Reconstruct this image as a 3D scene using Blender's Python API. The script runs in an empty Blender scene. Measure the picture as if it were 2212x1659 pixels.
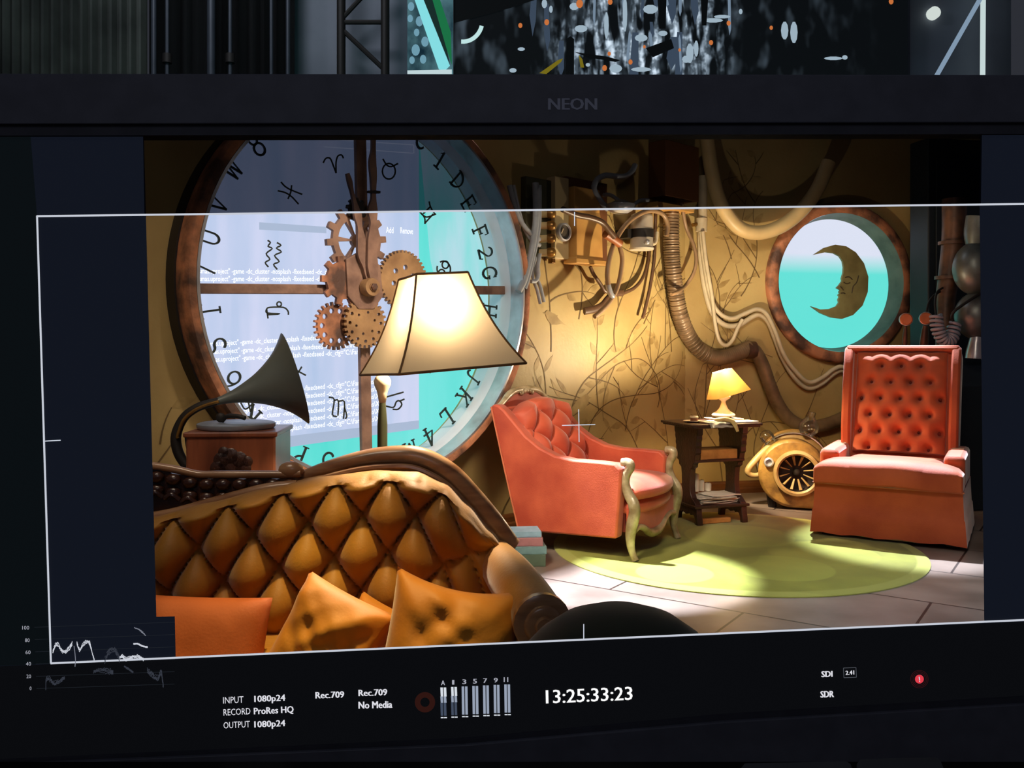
import bpy, bmesh, math, random
from mathutils import Vector, Matrix, noise as mnoise

R = math.radians
SC = bpy.context.scene
COL = SC.collection
FPX, CX, HY, CAMZ = 1900.0, 1106.0, 750.0, 1.15     # focal length in pixels, centre column, horizon row, eye height

# ------------------------------------------------------------------ camera
cam = bpy.data.cameras.new('camera')
cam.sensor_width = 36.0
cam.lens = FPX / 2212.0 * 36.0
cam.shift_y = -(829.5 - HY) / 2212.0
cam.clip_start = 0.02
cam.clip_end = 100
cam_o = bpy.data.objects.new('camera', cam)
COL.objects.link(cam_o)
cam_o.location = (0, 0, CAMZ)
cam_o.rotation_euler = (R(90), 0, 0)
SC.camera = cam_o

# ------------------------------------------------------------------ colour management and world
SC.view_settings.view_transform = 'Standard'
SC.view_settings.look = 'None'
SC.view_settings.gamma = 1.0
SC.view_settings.use_curve_mapping = False
SC.view_settings.exposure = 0.0
SC.cycles.use_denoising = True
SC.cycles.max_bounces = 8
SC.cycles.transparent_max_bounces = 12
SC.cycles.sample_clamp_indirect = 4.0
SC.cycles.caustics_reflective = False
SC.cycles.caustics_refractive = False

world = bpy.data.worlds.new('stage_air')
SC.world = world
world.use_nodes = True
world.node_tree.nodes['Background'].inputs[0].default_value = (0.72, 0.78, 1.0, 1)
world.node_tree.nodes['Background'].inputs[1].default_value = 0.035


def light(name, kind, loc, target=None, power=100, color=(1, 1, 1), size=0.3, size_y=None, spot=40, blend=0.4, spread=None):
    d = bpy.data.lights.new(name, kind)
    d.energy = power
    d.color = color
    if kind == 'AREA':
        d.size = size
        if size_y:
            d.shape = 'RECTANGLE'
            d.size_y = size_y
        if spread:
            d.spread = R(spread)
    else:
        d.shadow_soft_size = size
    if kind == 'SPOT':
        d.spot_size = R(spot)
        d.spot_blend = blend
    o = bpy.data.objects.new(name, d)
    COL.objects.link(o)
    o.location = loc
    if target is not None:
        o.rotation_euler = (Vector(target) - Vector(loc)).to_track_quat('-Z', 'Y').to_euler()
    return o


COOL = (0.80, 0.86, 1.0)
WARM = (1.0, 0.62, 0.26)
# studio lamps over the open-topped set, with unseen fills added to brighten parts
light('cool_spot_over_clock', 'SPOT', (-0.75, 5.35, 4.1), (0.42, 4.52, 0.2), 6000, COOL, 0.07, spot=17.5, blend=0.15)
light('cool_spot_behind_recliner', 'SPOT', (2.75, 7.45, 4.5), (2.38, 5.60, 0.9), 4800, COOL, 0.08, spot=14, blend=0.3)
light('cool_floor_spot', 'SPOT', (1.6, 2.2, 3.6), (1.95, 3.65, 0.0), 420, COOL, 0.25, spot=34, blend=0.7)
light('warm_armchair_spot', 'SPOT', (-0.9, 2.7, 3.0), (0.35, 5.0, 0.45), 500, (1.0, 0.82, 0.62), 0.25, spot=24, blend=0.6)
light('warm_front_fill', 'AREA', (0.75, 1.9, 3.3), (0.8, 5.6, 0.9), 13, (1.0, 0.84, 0.64), 0.9, 0.7, spread=80)
light('warm_gramophone_fill', 'AREA', (-1.1, 1.7, 2.9), (-1.2, 3.6, 0.9), 6, (1.0, 0.80, 0.60), 0.8, 0.6, spread=90)  # unseen fill, added to lift the dark gramophone side
light('warm_clock_fill', 'SPOT', (1.0, 2.3, 3.3), (-0.75, 4.55, 1.25), 560, (1.0, 0.84, 0.66), 0.2, spot=31, blend=0.9)  # unseen light, added to brighten the gears and rusty rim
light('warm_porthole_fill', 'SPOT', (1.4, 3.0, 3.5), (2.25, 6.9, 1.55), 240, (1.0, 0.86, 0.66), 0.2, spot=18, blend=0.6)  # unseen light, added to brighten the moon and porthole rim
light('amber_sofa_spot', 'SPOT', (-0.30, 2.04, 2.8), (-0.46, 1.93, 0.5), 230, (1.0, 0.72, 0.28), 0.08, spot=25, blend=0.5)
light('bezel_fill', 'AREA', (0.0, -1.2, 3.0), (0.2, 1.1, 1.3), 6, (0.86, 0.88, 1.0), 1.5, 1.0)  # unseen light behind the camera, added so the monitor bezel reads
light('stage_backdrop_fill', 'AREA', (-3.0, 6.5, 7.0), (-3.0, 10.0, 4.2), 85, (0.85, 0.9, 1.0), 2.0, 1.0)  # unseen light, added to brighten the stage backdrop


# ------------------------------------------------------------------ small helpers
def c3(r, g, b):
    def f(v):
        v /= 255.0
        return v / 12.92 if v <= 0.04045 else ((v + 0.055) / 1.055) ** 2.4
    return (f(r), f(g), f(b))


def c4(r, g, b):
    return c3(r, g, b) + (1.0,)


def P(px, py, Y):
    return Vector(((px - CX) / FPX * Y, Y, CAMZ - (py - HY) / FPX * Y))


def floor_at(px, py):
    Y = CAMZ * FPX / (py - HY)
    return Vector(((px - CX) / FPX * Y, Y, 0))


class Plane:
    """an upright plane through p0, turned by ang about the vertical; s runs along it, z up, w towards the room"""
    def __init__(self, p0, ang):
        self.p0 = Vector(p0)
        self.a = ang
        self.t = Vector((math.cos(ang), math.sin(ang), 0))
        self.n = Vector((math.sin(ang), -math.cos(ang), 0))

    def px(self, px, py, w=0.0):
        d = Vector(((px - CX) / FPX, 1.0, -(py - HY) / FPX))
        o = Vector((0, 0, CAMZ))
        k = (self.p0 + self.n * w - o).dot(self.n) / d.dot(self.n)
        return o + d * k

    def at(self, s, z, w=0.0):
        p = self.p0 + self.t * s + self.n * w
        return Vector((p.x, p.y, z))

    def s_of(self, p):
        return (Vector(p) - self.p0).dot(self.t)


# ------------------------------------------------------------------ materials
MATS = {}


def nt(name):
    m = bpy.data.materials.new(name)
    m.use_nodes = True
    return m, m.node_tree, m.node_tree.nodes['Principled BSDF']


def mat(name, col, rough=0.6, metal=0.0, col2=None, scale=6.0, bump=0.0, bscale=None, sheen=0.0, coat=0.0, spec=None, stretch=None, lo=0.35, hi=0.65, detail=5):
    """principled surface with a procedural mottle between two colours and a noise bump"""
    if name in MATS:
        return MATS[name]
    m, t, b = nt(name)
    L = t.links
    b.inputs['Roughness'].default_value = rough
    b.inputs['Metallic'].default_value = metal
    if spec is not None:
        b.inputs['Specular IOR Level'].default_value = spec
    if sheen:
        b.inputs['Sheen Weight'].default_value = sheen
        b.inputs['Sheen Roughness'].default_value = 0.4
    if coat:
        b.inputs['Coat Weight'].default_value = coat
        b.inputs['Coat Roughness'].default_value = 0.15
    tc = t.nodes.new('ShaderNodeTexCoord')
    mp = t.nodes.new('ShaderNodeMapping')
    L.new(tc.outputs['Object'], mp.inputs[0])
    if stretch:
        mp.inputs['Scale'].default_value = stretch
    col = tuple(col)
    if col2 is None:
        col2 = tuple(v * 0.82 for v in col)
    n = t.nodes.new('ShaderNodeTexNoise')
    n.inputs['Scale'].default_value = scale
    n.inputs['Detail'].default_value = detail
    L.new(mp.outputs[0], n.inputs['Vector'])
    r = t.nodes.new('ShaderNodeValToRGB')
    r.color_ramp.elements[0].position = lo
    r.color_ramp.elements[1].position = hi
    r.color_ramp.elements[0].color = tuple(col2) + (1,)
    r.color_ramp.elements[1].color = col + (1,)
    L.new(n.outputs['Fac'], r.inputs[0])
    L.new(r.outputs[0], b.inputs['Base Color'])
    if bump:
        n2 = t.nodes.new('ShaderNodeTexNoise')
        n2.inputs['Scale'].default_value = bscale or scale * 6
        n2.inputs['Detail'].default_value = 3
        L.new(mp.outputs[0], n2.inputs['Vector'])
        bp = t.nodes.new('ShaderNodeBump')
        bp.inputs['Strength'].default_value = bump
        bp.inputs['Distance'].default_value = 0.01
        L.new(n2.outputs['Fac'], bp.inputs['Height'])
        L.new(bp.outputs[0], b.inputs['Normal'])
    MATS[name] = m
    return m


def emit(name, col, strength=1.0):
    if name in MATS:
        return MATS[name]
    m, t, b = nt(name)
    b.inputs['Base Color'].default_value = (0.01, 0.01, 0.01, 1)
    b.inputs['Specular IOR Level'].default_value = 0.0
    b.inputs['Emission Color'].default_value = tuple(col) + (1,)
    b.inputs['Emission Strength'].default_value = strength
    MATS[name] = m
    return m


def clear_mat(name, col=(1, 1, 1), gloss=0.06, rough=0.05):
    m, t, b = nt(name)
    t.nodes.remove(b)
    o = t.nodes['Material Output']
    tr = t.nodes.new('ShaderNodeBsdfTransparent')
    tr.inputs[0].default_value = tuple(col) + (1,)
    gl = t.nodes.new('ShaderNodeBsdfGlossy')
    gl.inputs['Roughness'].default_value = rough
    mx = t.nodes.new('ShaderNodeMixShader')
    if gloss < 0.01:
        mx.inputs[0].default_value = 0.0
    else:
        fr = t.nodes.new('ShaderNodeLayerWeight')
        fr.inputs[0].default_value = 0.25
        ml = t.nodes.new('ShaderNodeMath')
        ml.operation = 'MULTIPLY'
        ml.inputs[1].default_value = gloss * 6
        t.links.new(fr.outputs['Fresnel'], ml.inputs[0])
        t.links.new(ml.outputs[0], mx.inputs[0])
    t.links.new(tr.outputs[0], mx.inputs[1])
    t.links.new(gl.outputs[0], mx.inputs[2])
    t.links.new(mx.outputs[0], o.inputs[0])
    MATS[name] = m
    return m


# ------------------------------------------------------------------ objects
def thing(name, label, cat, loc=(0, 0, 0), rotz=0.0, group=None):
    o = bpy.data.objects.new(name, None)
    COL.objects.link(o)
    o.empty_display_size = 0.1
    o.location = loc
    o.rotation_euler = (0, 0, rotz)
    o['label'] = label
    o['category'] = cat
    if group:
        o['group'] = group
    return o


def tag(o, label, cat, group=None):
    o['label'] = label
    o['category'] = cat
    if group:
        o['group'] = group
    return o


def chain_matrix(o):
    m = Matrix.Identity(4)
    while o is not None:
        m = Matrix.Translation(o.location) @ o.rotation_euler.to_matrix().to_4x4() @ m
        o = o.parent
    return m


def build(name, bm, mats, parent=None, smooth=40, world=False, bevel=0.0, subsurf=0, recalc=True, kind=None, label=None):
    if world and parent is not None:
        bm.transform(chain_matrix(parent).inverted())
    if recalc:
        bmesh.ops.recalc_face_normals(bm, faces=bm.faces)
    me = bpy.data.meshes.new(name)
    bm.to_mesh(me)
    bm.free()
    if not isinstance(mats, (list, tuple)):
        mats = [mats]
    for m in mats:
        me.materials.append(m)
    if smooth:
        for p in me.polygons:
            p.use_smooth = True
        me.set_sharp_from_angle(angle=R(smooth))
    o = bpy.data.objects.new(name, me)
    COL.objects.link(o)
    if parent is not None:
        o.parent = parent
    if bevel:
        b = o.modifiers.new('edge', 'BEVEL')
        b.width = bevel
        b.segments = 2
        b.limit_method = 'ANGLE'
        b.angle_limit = R(45)
    if subsurf:
        s = o.modifiers.new('soft', 'SUBSURF')
        s.levels = subsurf
        s.render_levels = subsurf
    if kind:
        o['kind'] = kind
    if label:
        o['label'] = label
    return o


def BM():
    return bmesh.new()


def box(bm, lo, hi, mi=0):
    (x0, y0, z0), (x1, y1, z1) = lo, hi
    v = [bm.verts.new(p) for p in ((x0, y0, z0), (x1, y0, z0), (x1, y1, z0), (x0, y1, z0), (x0, y0, z1), (x1, y0, z1), (x1, y1, z1), (x0, y1, z1))]
    for f in ((0, 3, 2, 1), (4, 5, 6, 7), (0, 1, 5, 4), (1, 2, 6, 5), (2, 3, 7, 6), (3, 0, 4, 7)):
        bm.faces.new([v[i] for i in f]).material_index = mi
    return v


def cbox(bm, c, size, rot=None, mi=0):
    v = box(bm, (-size[0] / 2, -size[1] / 2, -size[2] / 2), (size[0] / 2, size[1] / 2, size[2] / 2), mi)
    m = Matrix.Translation(c)
    if rot is not None:
        m = m @ rot
    for q in v:
        q.co = m @ q.co
    return v


def prism(bm, pts, axis, a, b, mi=0):
    """2-D outline extruded along an axis ('x','y','z') from a to b"""
    def mk(p, h):
        if axis == 'x':
            return (h, p[0], p[1])
        if axis == 'y':
            return (p[0], h, p[1])
        return (p[0], p[1], h)
    va = [bm.verts.new(mk(p, a)) for p in pts]
    vb = [bm.verts.new(mk(p, b)) for p in pts]
    fa = bm.faces.new(va)
    fb = bm.faces.new(vb[::-1])
    fs = [fa, fb]
    n = len(pts)
    for i in range(n):
        fs.append(bm.faces.new((va[i], vb[i], vb[(i + 1) % n], va[(i + 1) % n])))
    for f in fs:
        f.material_index = mi
    return va + vb


def lathe(bm, prof, seg=32, mtx=None, closed=False, mi=0):
    rings = []
    for r, z in prof:
        if r < 1e-6:
            rings.append([bm.verts.new((0, 0, z))])
        else:
            rings.append([bm.verts.new((r * math.cos(2 * math.pi * i / seg), r * math.sin(2 * math.pi * i / seg), z)) for i in range(seg)])
    prs = list(zip(rings, rings[1:]))
    if closed:
        prs.append((rings[-1], rings[0]))
    for A, B in prs:
        if len(A) == 1 and len(B) == 1:
            continue
        for i in range(seg):
            j = (i + 1) % seg
            if len(A) == 1:
                f = bm.faces.new((A[0], B[j], B[i]))
            elif len(B) == 1:
                f = bm.faces.new((A[i], A[j], B[0]))
            else:
                f = bm.faces.new((A[i], A[j], B[j], B[i]))
            f.material_index = mi
    vs = [v for r in rings for v in r]
    if mtx is not None:
        for v in vs:
            v.co = mtx @ v.co
    return vs


def spline(pts, n=8, closed=False):
    """Catmull-Rom through the points; works on tuples of any length"""
    pts = [Vector(p) if len(p) <= 4 else p for p in pts]
    m = len(pts)
    out = []
    rng = range(m if closed else m - 1)
    for i in rng:
        if closed:
            p0, p1, p2, p3 = pts[(i - 1) % m], pts[i], pts[(i + 1) % m], pts[(i + 2) % m]
        else:
            p1, p2 = pts[i], pts[i + 1]
            p0 = pts[i - 1] if i > 0 else p1 * 2 - p2
            p3 = pts[i + 2] if i + 2 < m else p2 * 2 - p1
        for k in range(n):
            t = k / n
            out.append(0.5 * ((2 * p1) + (p2 - p0) * t + (2 * p0 - 5 * p1 + 4 * p2 - p3) * t * t + (3 * p1 - p0 - 3 * p2 + p3) * t ** 3))
    if not closed:
        out.append(pts[-1])
    return out


def tube(bm, pts, rad, seg=10, smooth_n=6, caps=True, closed=False, flat=1.0, mi=0, ref=None):
    """tube along points; rad a number, a list per input point or a function of 0..1; flat squeezes the second axis"""
    pts = [Vector(p) for p in pts]
    if isinstance(rad, (list, tuple)):
        q = [Vector((p.x, p.y, p.z, r)) for p, r in zip(pts, rad)]
        q = spline(q, smooth_n, closed) if smooth_n > 1 else q
        path = [Vector(v[:3]) for v in q]
        rr = [v[3] for v in q]
    else:
        path = spline(pts, smooth_n, closed) if smooth_n > 1 else pts
        rr = [rad(i / max(1, len(path) - 1)) if callable(rad) else rad for i in range(len(path))]
    n = len(path)
    rings = []
    up = None
    for i, p in enumerate(path):
        if closed:
            d = path[(i + 1) % n] - path[i - 1]
        else:
            d = path[min(i + 1, n - 1)] - path[max(i - 1, 0)]
        if d.length < 1e-9:
            d = Vector((0, 0, 1))
        d.normalize()
        if up is None:
            up = Vector(ref) if ref is not None else (Vector((0, 0, 1)) if abs(d.z) < 0.9 else Vector((0, 1, 0)))
        a = up - d * up.dot(d)
        if a.length < 1e-6:
            a = d.orthogonal()
        a.normalize()
        up = a
        b = d.cross(a)
        rings.append([bm.verts.new(p + a * (math.cos(2 * math.pi * k / seg) * rr[i]) + b * (math.sin(2 * math.pi * k / seg) * rr[i] * flat)) for k in range(seg)])
    prs = list(zip(rings, rings[1:]))
    if closed:
        prs.append((rings[-1], rings[0]))
    for A, B in prs:
        for k in range(seg):
            bm.faces.new((A[k], A[(k + 1) % seg], B[(k + 1) % seg], B[k])).material_index = mi
    if caps and not closed:
        bm.faces.new(rings[0][::-1]).material_index = mi
        bm.faces.new(rings[-1]).material_index = mi
    return rings


def ball(bm, c, r, sc=(1, 1, 1), seg=20, rings=12, mi=0):
    prof = [(math.sin(math.pi * i / rings) * r if 0 < i < rings else 0.0, -math.cos(math.pi * i / rings) * r) for i in range(rings + 1)]
    return lathe(bm, prof, seg, Matrix.Translation(c) @ Matrix.Diagonal((sc[0], sc[1], sc[2], 1)), mi=mi)


def dirmat(loc, d, up=(0, 0, 1)):
    """matrix whose local z looks along d"""
    q = Vector(d).to_track_quat('Z', 'Y')
    return Matrix.Translation(loc) @ q.to_matrix().to_4x4()


def grid_surf(bm, nu, nv, fn, mi=0):
    g = [[bm.verts.new(fn(i / nu, j / nv)) for j in range(nv + 1)] for i in range(nu + 1)]
    for i in range(nu):
        for j in range(nv):
            bm.faces.new((g[i][j], g[i + 1][j], g[i + 1][j + 1], g[i][j + 1])).material_index = mi
    return g


def close_grid(bm, g, off):
    """give an open grid a back: every border vertex is pulled back by off and the back is filled"""
    off = Vector(off)
    nu, nv = len(g) - 1, len(g[0]) - 1
    ring = [g[i][0] for i in range(nu + 1)] + [g[nu][j] for j in range(1, nv + 1)] + [g[i][nv] for i in range(nu - 1, -1, -1)] + [g[0][j] for j in range(nv - 1, 0, -1)]
    back = [bm.verts.new(v.co + off) for v in ring]
    n = len(ring)
    for i in range(n):
        bm.faces.new((ring[i], ring[(i + 1) % n], back[(i + 1) % n], back[i]))
    bm.faces.new(back)


_text_cache = {}


def text_verts(body):
    """outline mesh of a line of lettering scaled to the unit square: (verts, faces)"""
    if body in _text_cache:
        return _text_cache[body]
    cu = bpy.data.curves.new('lettering', 'FONT')
    cu.body = body
    cu.resolution_u = 2
    o = bpy.data.objects.new('lettering', cu)
    COL.objects.link(o)
    dg = bpy.context.evaluated_depsgraph_get()
    dg.update()
    me = bpy.data.meshes.new_from_object(o.evaluated_get(dg))
    vs = [v.co.copy() for v in me.vertices]
    fs = [tuple(p.vertices) for p in me.polygons]
    bpy.data.objects.remove(o)
    bpy.data.curves.remove(cu)
    bpy.data.meshes.remove(me)
    x0, x1 = min(v.x for v in vs), max(v.x for v in vs)
    y0, y1 = min(v.y for v in vs), max(v.y for v in vs)
    vs = [((v.x - x0) / (x1 - x0), (v.y - y0) / (y1 - y0)) for v in vs]
    _text_cache[body] = (vs, fs)
    return vs, fs


def text_bm(bm, body, fn):
    vs, fs = text_verts(body)
    q = [bm.verts.new(fn(u, v)) for u, v in vs]
    for f in fs:
        try:
            bm.faces.new([q[i] for i in f])
        except ValueError:
            pass
# ================================================================== the set: walls and floor
rng = random.Random(7)
W1 = Plane((0, 5.60, 0), R(43))
K = W1.px(1480, 750)
W2 = Plane((K.x, K.y, 0), R(12))


def wall_top(Y):
    return 1.15 + 0.289 * Y


M_PAPER = mat('mustard_wallpaper', c3(194, 170, 112), 0.5, col2=c3(160, 132, 80), scale=1.6, bump=0.15, bscale=40, lo=0.3, hi=0.7, detail=8)
M_VINE = mat('wallpaper_vine', c3(112, 88, 50), 0.6, scale=8)
M_LEAF = mat('wallpaper_leaf', c3(182, 156, 100), 0.55, col2=c3(142, 116, 66), scale=9)


def plate_with_hole(bm, pl, s0, s1, c, rad, w, zt, flip=False):
    """upright plate in plane pl with a round hole; returns the hole's vertices"""
    cs, cz = c
    angs = [2 * math.pi * i / 96 for i in range(96)]
    corners = [(s0, 0), (s1, 0), (s1, zt(s1)), (s0, zt(s0))]
    ca = sorted(math.atan2(z - cz, s - cs) % (2 * math.pi) for s, z in corners)
    angs = sorted(angs + ca)
    inner, outer = [], []
    for a in angs:
        dx, dz = math.cos(a), math.sin(a)
        ts = []
        if dx > 1e-9:
            ts.append((s1 - cs) / dx)
        if dx < -1e-9:
            ts.append((s0 - cs) / dx)
        if dz < -1e-9:
            ts.append((0 - cz) / dz)
        k = (zt(s1) - zt(s0)) / (s1 - s0)
        den = dz - k * dx
        if den > 1e-9:
            ts.append((zt(cs) - cz) / den)
        t = min(v for v in ts if v > 0)
        inner.append(bm.verts.new(pl.at(cs + dx * rad, cz + dz * rad, w)))
        outer.append(bm.verts.new(pl.at(cs + dx * t, cz + dz * t, w)))
    n = len(angs)
    for i in range(n):
        j = (i + 1) % n
        bm.faces.new((inner[i], outer[i], outer[j], inner[j]))
    return inner, outer


def ribbon(bm, pl, pts, wd, w, mi):
    n = len(pts)
    L_, R_ = [], []
    for i in range(n):
        a, b = pts[max(i - 1, 0)], pts[min(i + 1, n - 1)]
        d = Vector((b[0] - a[0], b[1] - a[1]))
        if d.length < 1e-7:
            d = Vector((1, 0))
        d.normalize()
        h = wd * (1.0 - 0.6 * i / n) / 2
        L_.append(bm.verts.new(pl.at(pts[i][0] - d.y * h, pts[i][1] + d.x * h, w)))
        R_.append(bm.verts.new(pl.at(pts[i][0] + d.y * h, pts[i][1] - d.x * h, w)))
    for i in range(n - 1):
        bm.faces.new((L_[i], R_[i], R_[i + 1], L_[i + 1])).material_index = mi


def leaf(bm, pl, s, z, a, ln, wd, w, mi):
    pts = [(0, 0), (0.25, 0.42), (0.5, 0.5), (0.8, 0.28), (1.08, 0.0), (0.8, -0.28), (0.5, -0.5), (0.25, -0.42)]
    q = []
    for u, v in pts:
        x, y = u * ln, v * wd
        q.append(bm.verts.new(pl.at(s + x * math.cos(a) - y * math.sin(a), z + x * math.sin(a) + y * math.cos(a), w)))
    bm.faces.new(q).material_index = mi


def vine(bm, pl, s, z, a, length, inside, depth=0):
    step = 0.03
    pts = [(s, z)]
    bend = rng.uniform(-1.2, 1.2)
    n = int(length / step)
    for i in range(n):
        bend += rng.uniform(-1.6, 1.6) * 0.5
        bend *= 0.93
        a += bend * step * 1.7
        s += math.cos(a) * step
        z += math.sin(a) * step
        if not inside(s, z):
            break
        pts.append((s, z))
        if i % 7 == 5:
            side = 1 if (i // 7) % 2 else -1
            leaf(bm, pl, s, z, a + side * rng.uniform(0.5, 1.0), rng.uniform(0.07, 0.16), rng.uniform(0.03, 0.06), 0.0016 + 0.0002 * depth, 2)
        if depth < 2 and i % 15 == 10:
            vine(bm, pl, s, z, a + rng.choice((-1, 1)) * rng.uniform(0.5, 1.1), length * rng.uniform(0.3, 0.55), inside, depth + 1)
    if len(pts) > 2:
        ribbon(bm, pl, pts, 0.010 - 0.002 * depth, 0.003 + 0.0004 * depth, 1)


def bird(bm, pl, s, z, k, flip=1):
    out = [(-0.16, -0.05), (-0.07, 0.0), (-0.02, 0.045), (0.03, 0.06), (0.06, 0.075), (0.085, 0.07), (0.095, 0.055), (0.125, 0.05), (0.095, 0.042), (0.075, 0.0), (0.03, -0.04), (-0.03, -0.045), (-0.09, -0.035)]
    q = [bm.verts.new(pl.at(s + flip * u * k, z + v * k, 0.0035)) for u, v in out]
    bm.faces.new(q).material_index = 2


# ---- wall with the clock
CLK = W1.px(785, 625)
s_c = W1.s_of(CLK)
sA, sB = W1.s_of((-3.3, 5.60 - 0.9325 * 3.3, 0)), W1.s_of(K)
zt1 = lambda s: wall_top(W1.at(s, 0).y)
bm = BM()
i1, o1 = plate_with_hole(bm, W1, sA, sB, (s_c, CLK.z), 1.03, 0.0, zt1)
i2, o2 = plate_with_hole(bm, W1, sA, sB, (s_c, CLK.z), 1.03, -0.16, zt1)
for q1, q2 in ((i1, i2), (o1, o2)):
    for i in range(len(q1)):
        j = (i + 1) % len(q1)
        bm.faces.new((q1[i], q1[j], q2[j], q2[i]))
ins1 = lambda s, z: sA < s < sB and 0.1 < z < zt1(s) - 0.05 and (s - s_c) ** 2 + (z - CLK.z) ** 2 > 1.2 ** 2
for px, py, a, ln in ((1180, 1120, 1.9, 1.2), (1230, 900, 1.2, 1.1), (1270, 980, 1.7, 1.5), (1350, 930, 1.4, 1.4), (1390, 1000, 2.2, 1.2), (1420, 880, 1.1, 1.3), (1190, 760, 1.5, 1.0), (1330, 760, 1.9, 1.0), (1160, 1000, 1.3, 0.9), (1250, 690, 1.3, 0.8), (1390, 700, 0.9, 0.9), (1450, 760, 1.6, 1.1), (1300, 1080, 0.6, 0.9), (1080, 1120, 1.2, 0.8),
                      (330, 800, 1.1, 1.0), (345, 960, 1.5, 1.0), (350, 620, 1.8, 0.9), (325, 1020, 0.9, 1.0), (370, 560, 1.6, 0.8), (1440, 1050, 1.5, 1.2)):
    p = W1.px(px, py)
    vine(bm, W1, W1.s_of(p), p.z, a, ln, ins1)
for px, py, k, fl in ((1252, 876, 1.0, 1), (1195, 690, 0.8, -1), (1345, 1010, 0.8, 1), (1425, 640, 0.8, 1)):
    p = W1.px(px, py)
    bird(bm, W1, W1.s_of(p), p.z, k, fl)
o = build('wall_left', bm, [M_PAPER, M_VINE, M_LEAF], smooth=0, recalc=False)
o['kind'] = 'structure'

# ---- wall with the porthole
PRT = W2.px(1811, 611)
s_p = W2.s_of(PRT)
sC = 4.4
zt2 = lambda s: wall_top(W2.at(s, 0).y)
bm = BM()
i1, o1 = plate_with_hole(bm, W2, 0.0, sC, (s_p, PRT.z), 0.575, 0.0, zt2)
i2, o2 = plate_with_hole(bm, W2, 0.0, sC, (s_p, PRT.z), 0.575, -0.16, zt2)
for q1, q2 in ((i1, i2), (o1, o2)):
    for i in range(len(q1)):
        j = (i + 1) % len(q1)
        bm.faces.new((q1[i], q1[j], q2[j], q2[i]))
ins2 = lambda s, z: 0.02 < s < sC and 0.1 < z < zt2(s) - 0.05 and (s - s_p) ** 2 + (z - PRT.z) ** 2 > 0.7 ** 2
for px, py, a, ln in ((1560, 1040, 1.6, 1.2), (1600, 960, 1.2, 1.2), (1640, 1030, 1.9, 1.0), (1520, 900, 1.4, 1.2), (1550, 700, 1.2, 1.0), (1600, 640, 0.9, 0.9), (1580, 560, 1.8, 0.9), (1640, 600, 2.0, 0.8), (1680, 860, 2.1, 0.9), (1740, 900, 1.0, 0.9), (1820, 860, 1.5, 0.7), (1500, 1000, 1.3, 1.0), (1560, 980, 2.4, 0.8)):
    p = W2.px(px, py)
    vine(bm, W2, W2.s_of(p), p.z, a, ln, ins2)
for px, py, k, fl in ((1562, 500, 0.7, -1), (1610, 1000, 0.7, 1)):
    p = W2.px(px, py)
    bird(bm, W2, W2.s_of(p), p.z, k, fl)
o = build('wall_back', bm, [M_PAPER, M_VINE, M_LEAF], smooth=0, recalc=False)
o['kind'] = 'structure'

# ---- skirting
M_SKIRT = mat('brown_skirting_wood', c3(120, 74, 34), 0.45, col2=c3(84, 48, 22), scale=3, stretch=(1, 1, 8))


def skirting(name, pl, s0, s1):
    bm = BM()
    prof = [(0.002, 0.0), (0.028, 0.0), (0.028, 0.035), (0.018, 0.045), (0.018, 0.075), (0.012, 0.09), (0.002, 0.095)]
    va = [bm.verts.new(pl.at(s0, z, w)) for w, z in prof]
    vb = [bm.verts.new(pl.at(s1, z, w)) for w, z in prof]
    n = len(prof)
    bm.faces.new(va)
    bm.faces.new(vb[::-1])
    for i in range(n):
        bm.faces.new((va[i], vb[i], vb[(i + 1) % n], va[(i + 1) % n]))
    o = build(name, bm, M_SKIRT, smooth=0)
    o['kind'] = 'structure'


skirting('baseboard_left', W1, sA, sB - 0.01)
skirting('baseboard_back', W2, 0.01, sC)

# ---- floor: large worn slabs with seams
m, t, b = nt('worn_slab_floor')
L = t.links
tc = t.nodes.new('ShaderNodeTexCoord')
mp = t.nodes.new('ShaderNodeMapping')
mp.inputs['Rotation'].default_value = (0, 0, R(34))
L.new(tc.outputs['Object'], mp.inputs[0])
br = t.nodes.new('ShaderNodeTexBrick')
br.inputs['Scale'].default_value = 1.0
br.inputs['Mortar Size'].default_value = 0.006
br.inputs['Brick Width'].default_value = 1.3
br.inputs['Row Height'].default_value = 0.62
br.inputs['Color1'].default_value = c4(150, 134, 122)
br.inputs['Color2'].default_value = c4(136, 122, 112)
br.inputs['Mortar'].default_value = c4(60, 50, 44)
L.new(mp.outputs[0], br.inputs[0])
n1 = t.nodes.new('ShaderNodeTexNoise')
n1.inputs['Scale'].default_value = 2.3
n1.inputs['Detail'].default_value = 8
L.new(tc.outputs['Object'], n1.inputs['Vector'])
rp = t.nodes.new('ShaderNodeValToRGB')
rp.color_ramp.elements[0].position = 0.35
rp.color_ramp.elements[0].color = (0.55, 0.53, 0.52, 1)
rp.color_ramp.elements[1].position = 0.68
rp.color_ramp.elements[1].color = (1.1, 1.1, 1.12, 1)
L.new(n1.outputs['Fac'], rp.inputs[0])
mx = t.nodes.new('ShaderNodeMix')
mx.data_type = 'RGBA'
mx.blend_type = 'MULTIPLY'
mx.inputs[0].default_value = 1.0
L.new(br.outputs['Color'], mx.inputs[6])
L.new(rp.outputs[0], mx.inputs[7])
L.new(mx.outputs[2], b.inputs['Base Color'])
b.inputs['Roughness'].default_value = 0.38
bm = BM()
box(bm, (-7, -2.5, -0.06), (8, 16, 0.0))
o = build('floor', bm, m, smooth=0)
o['kind'] = 'structure'
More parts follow.
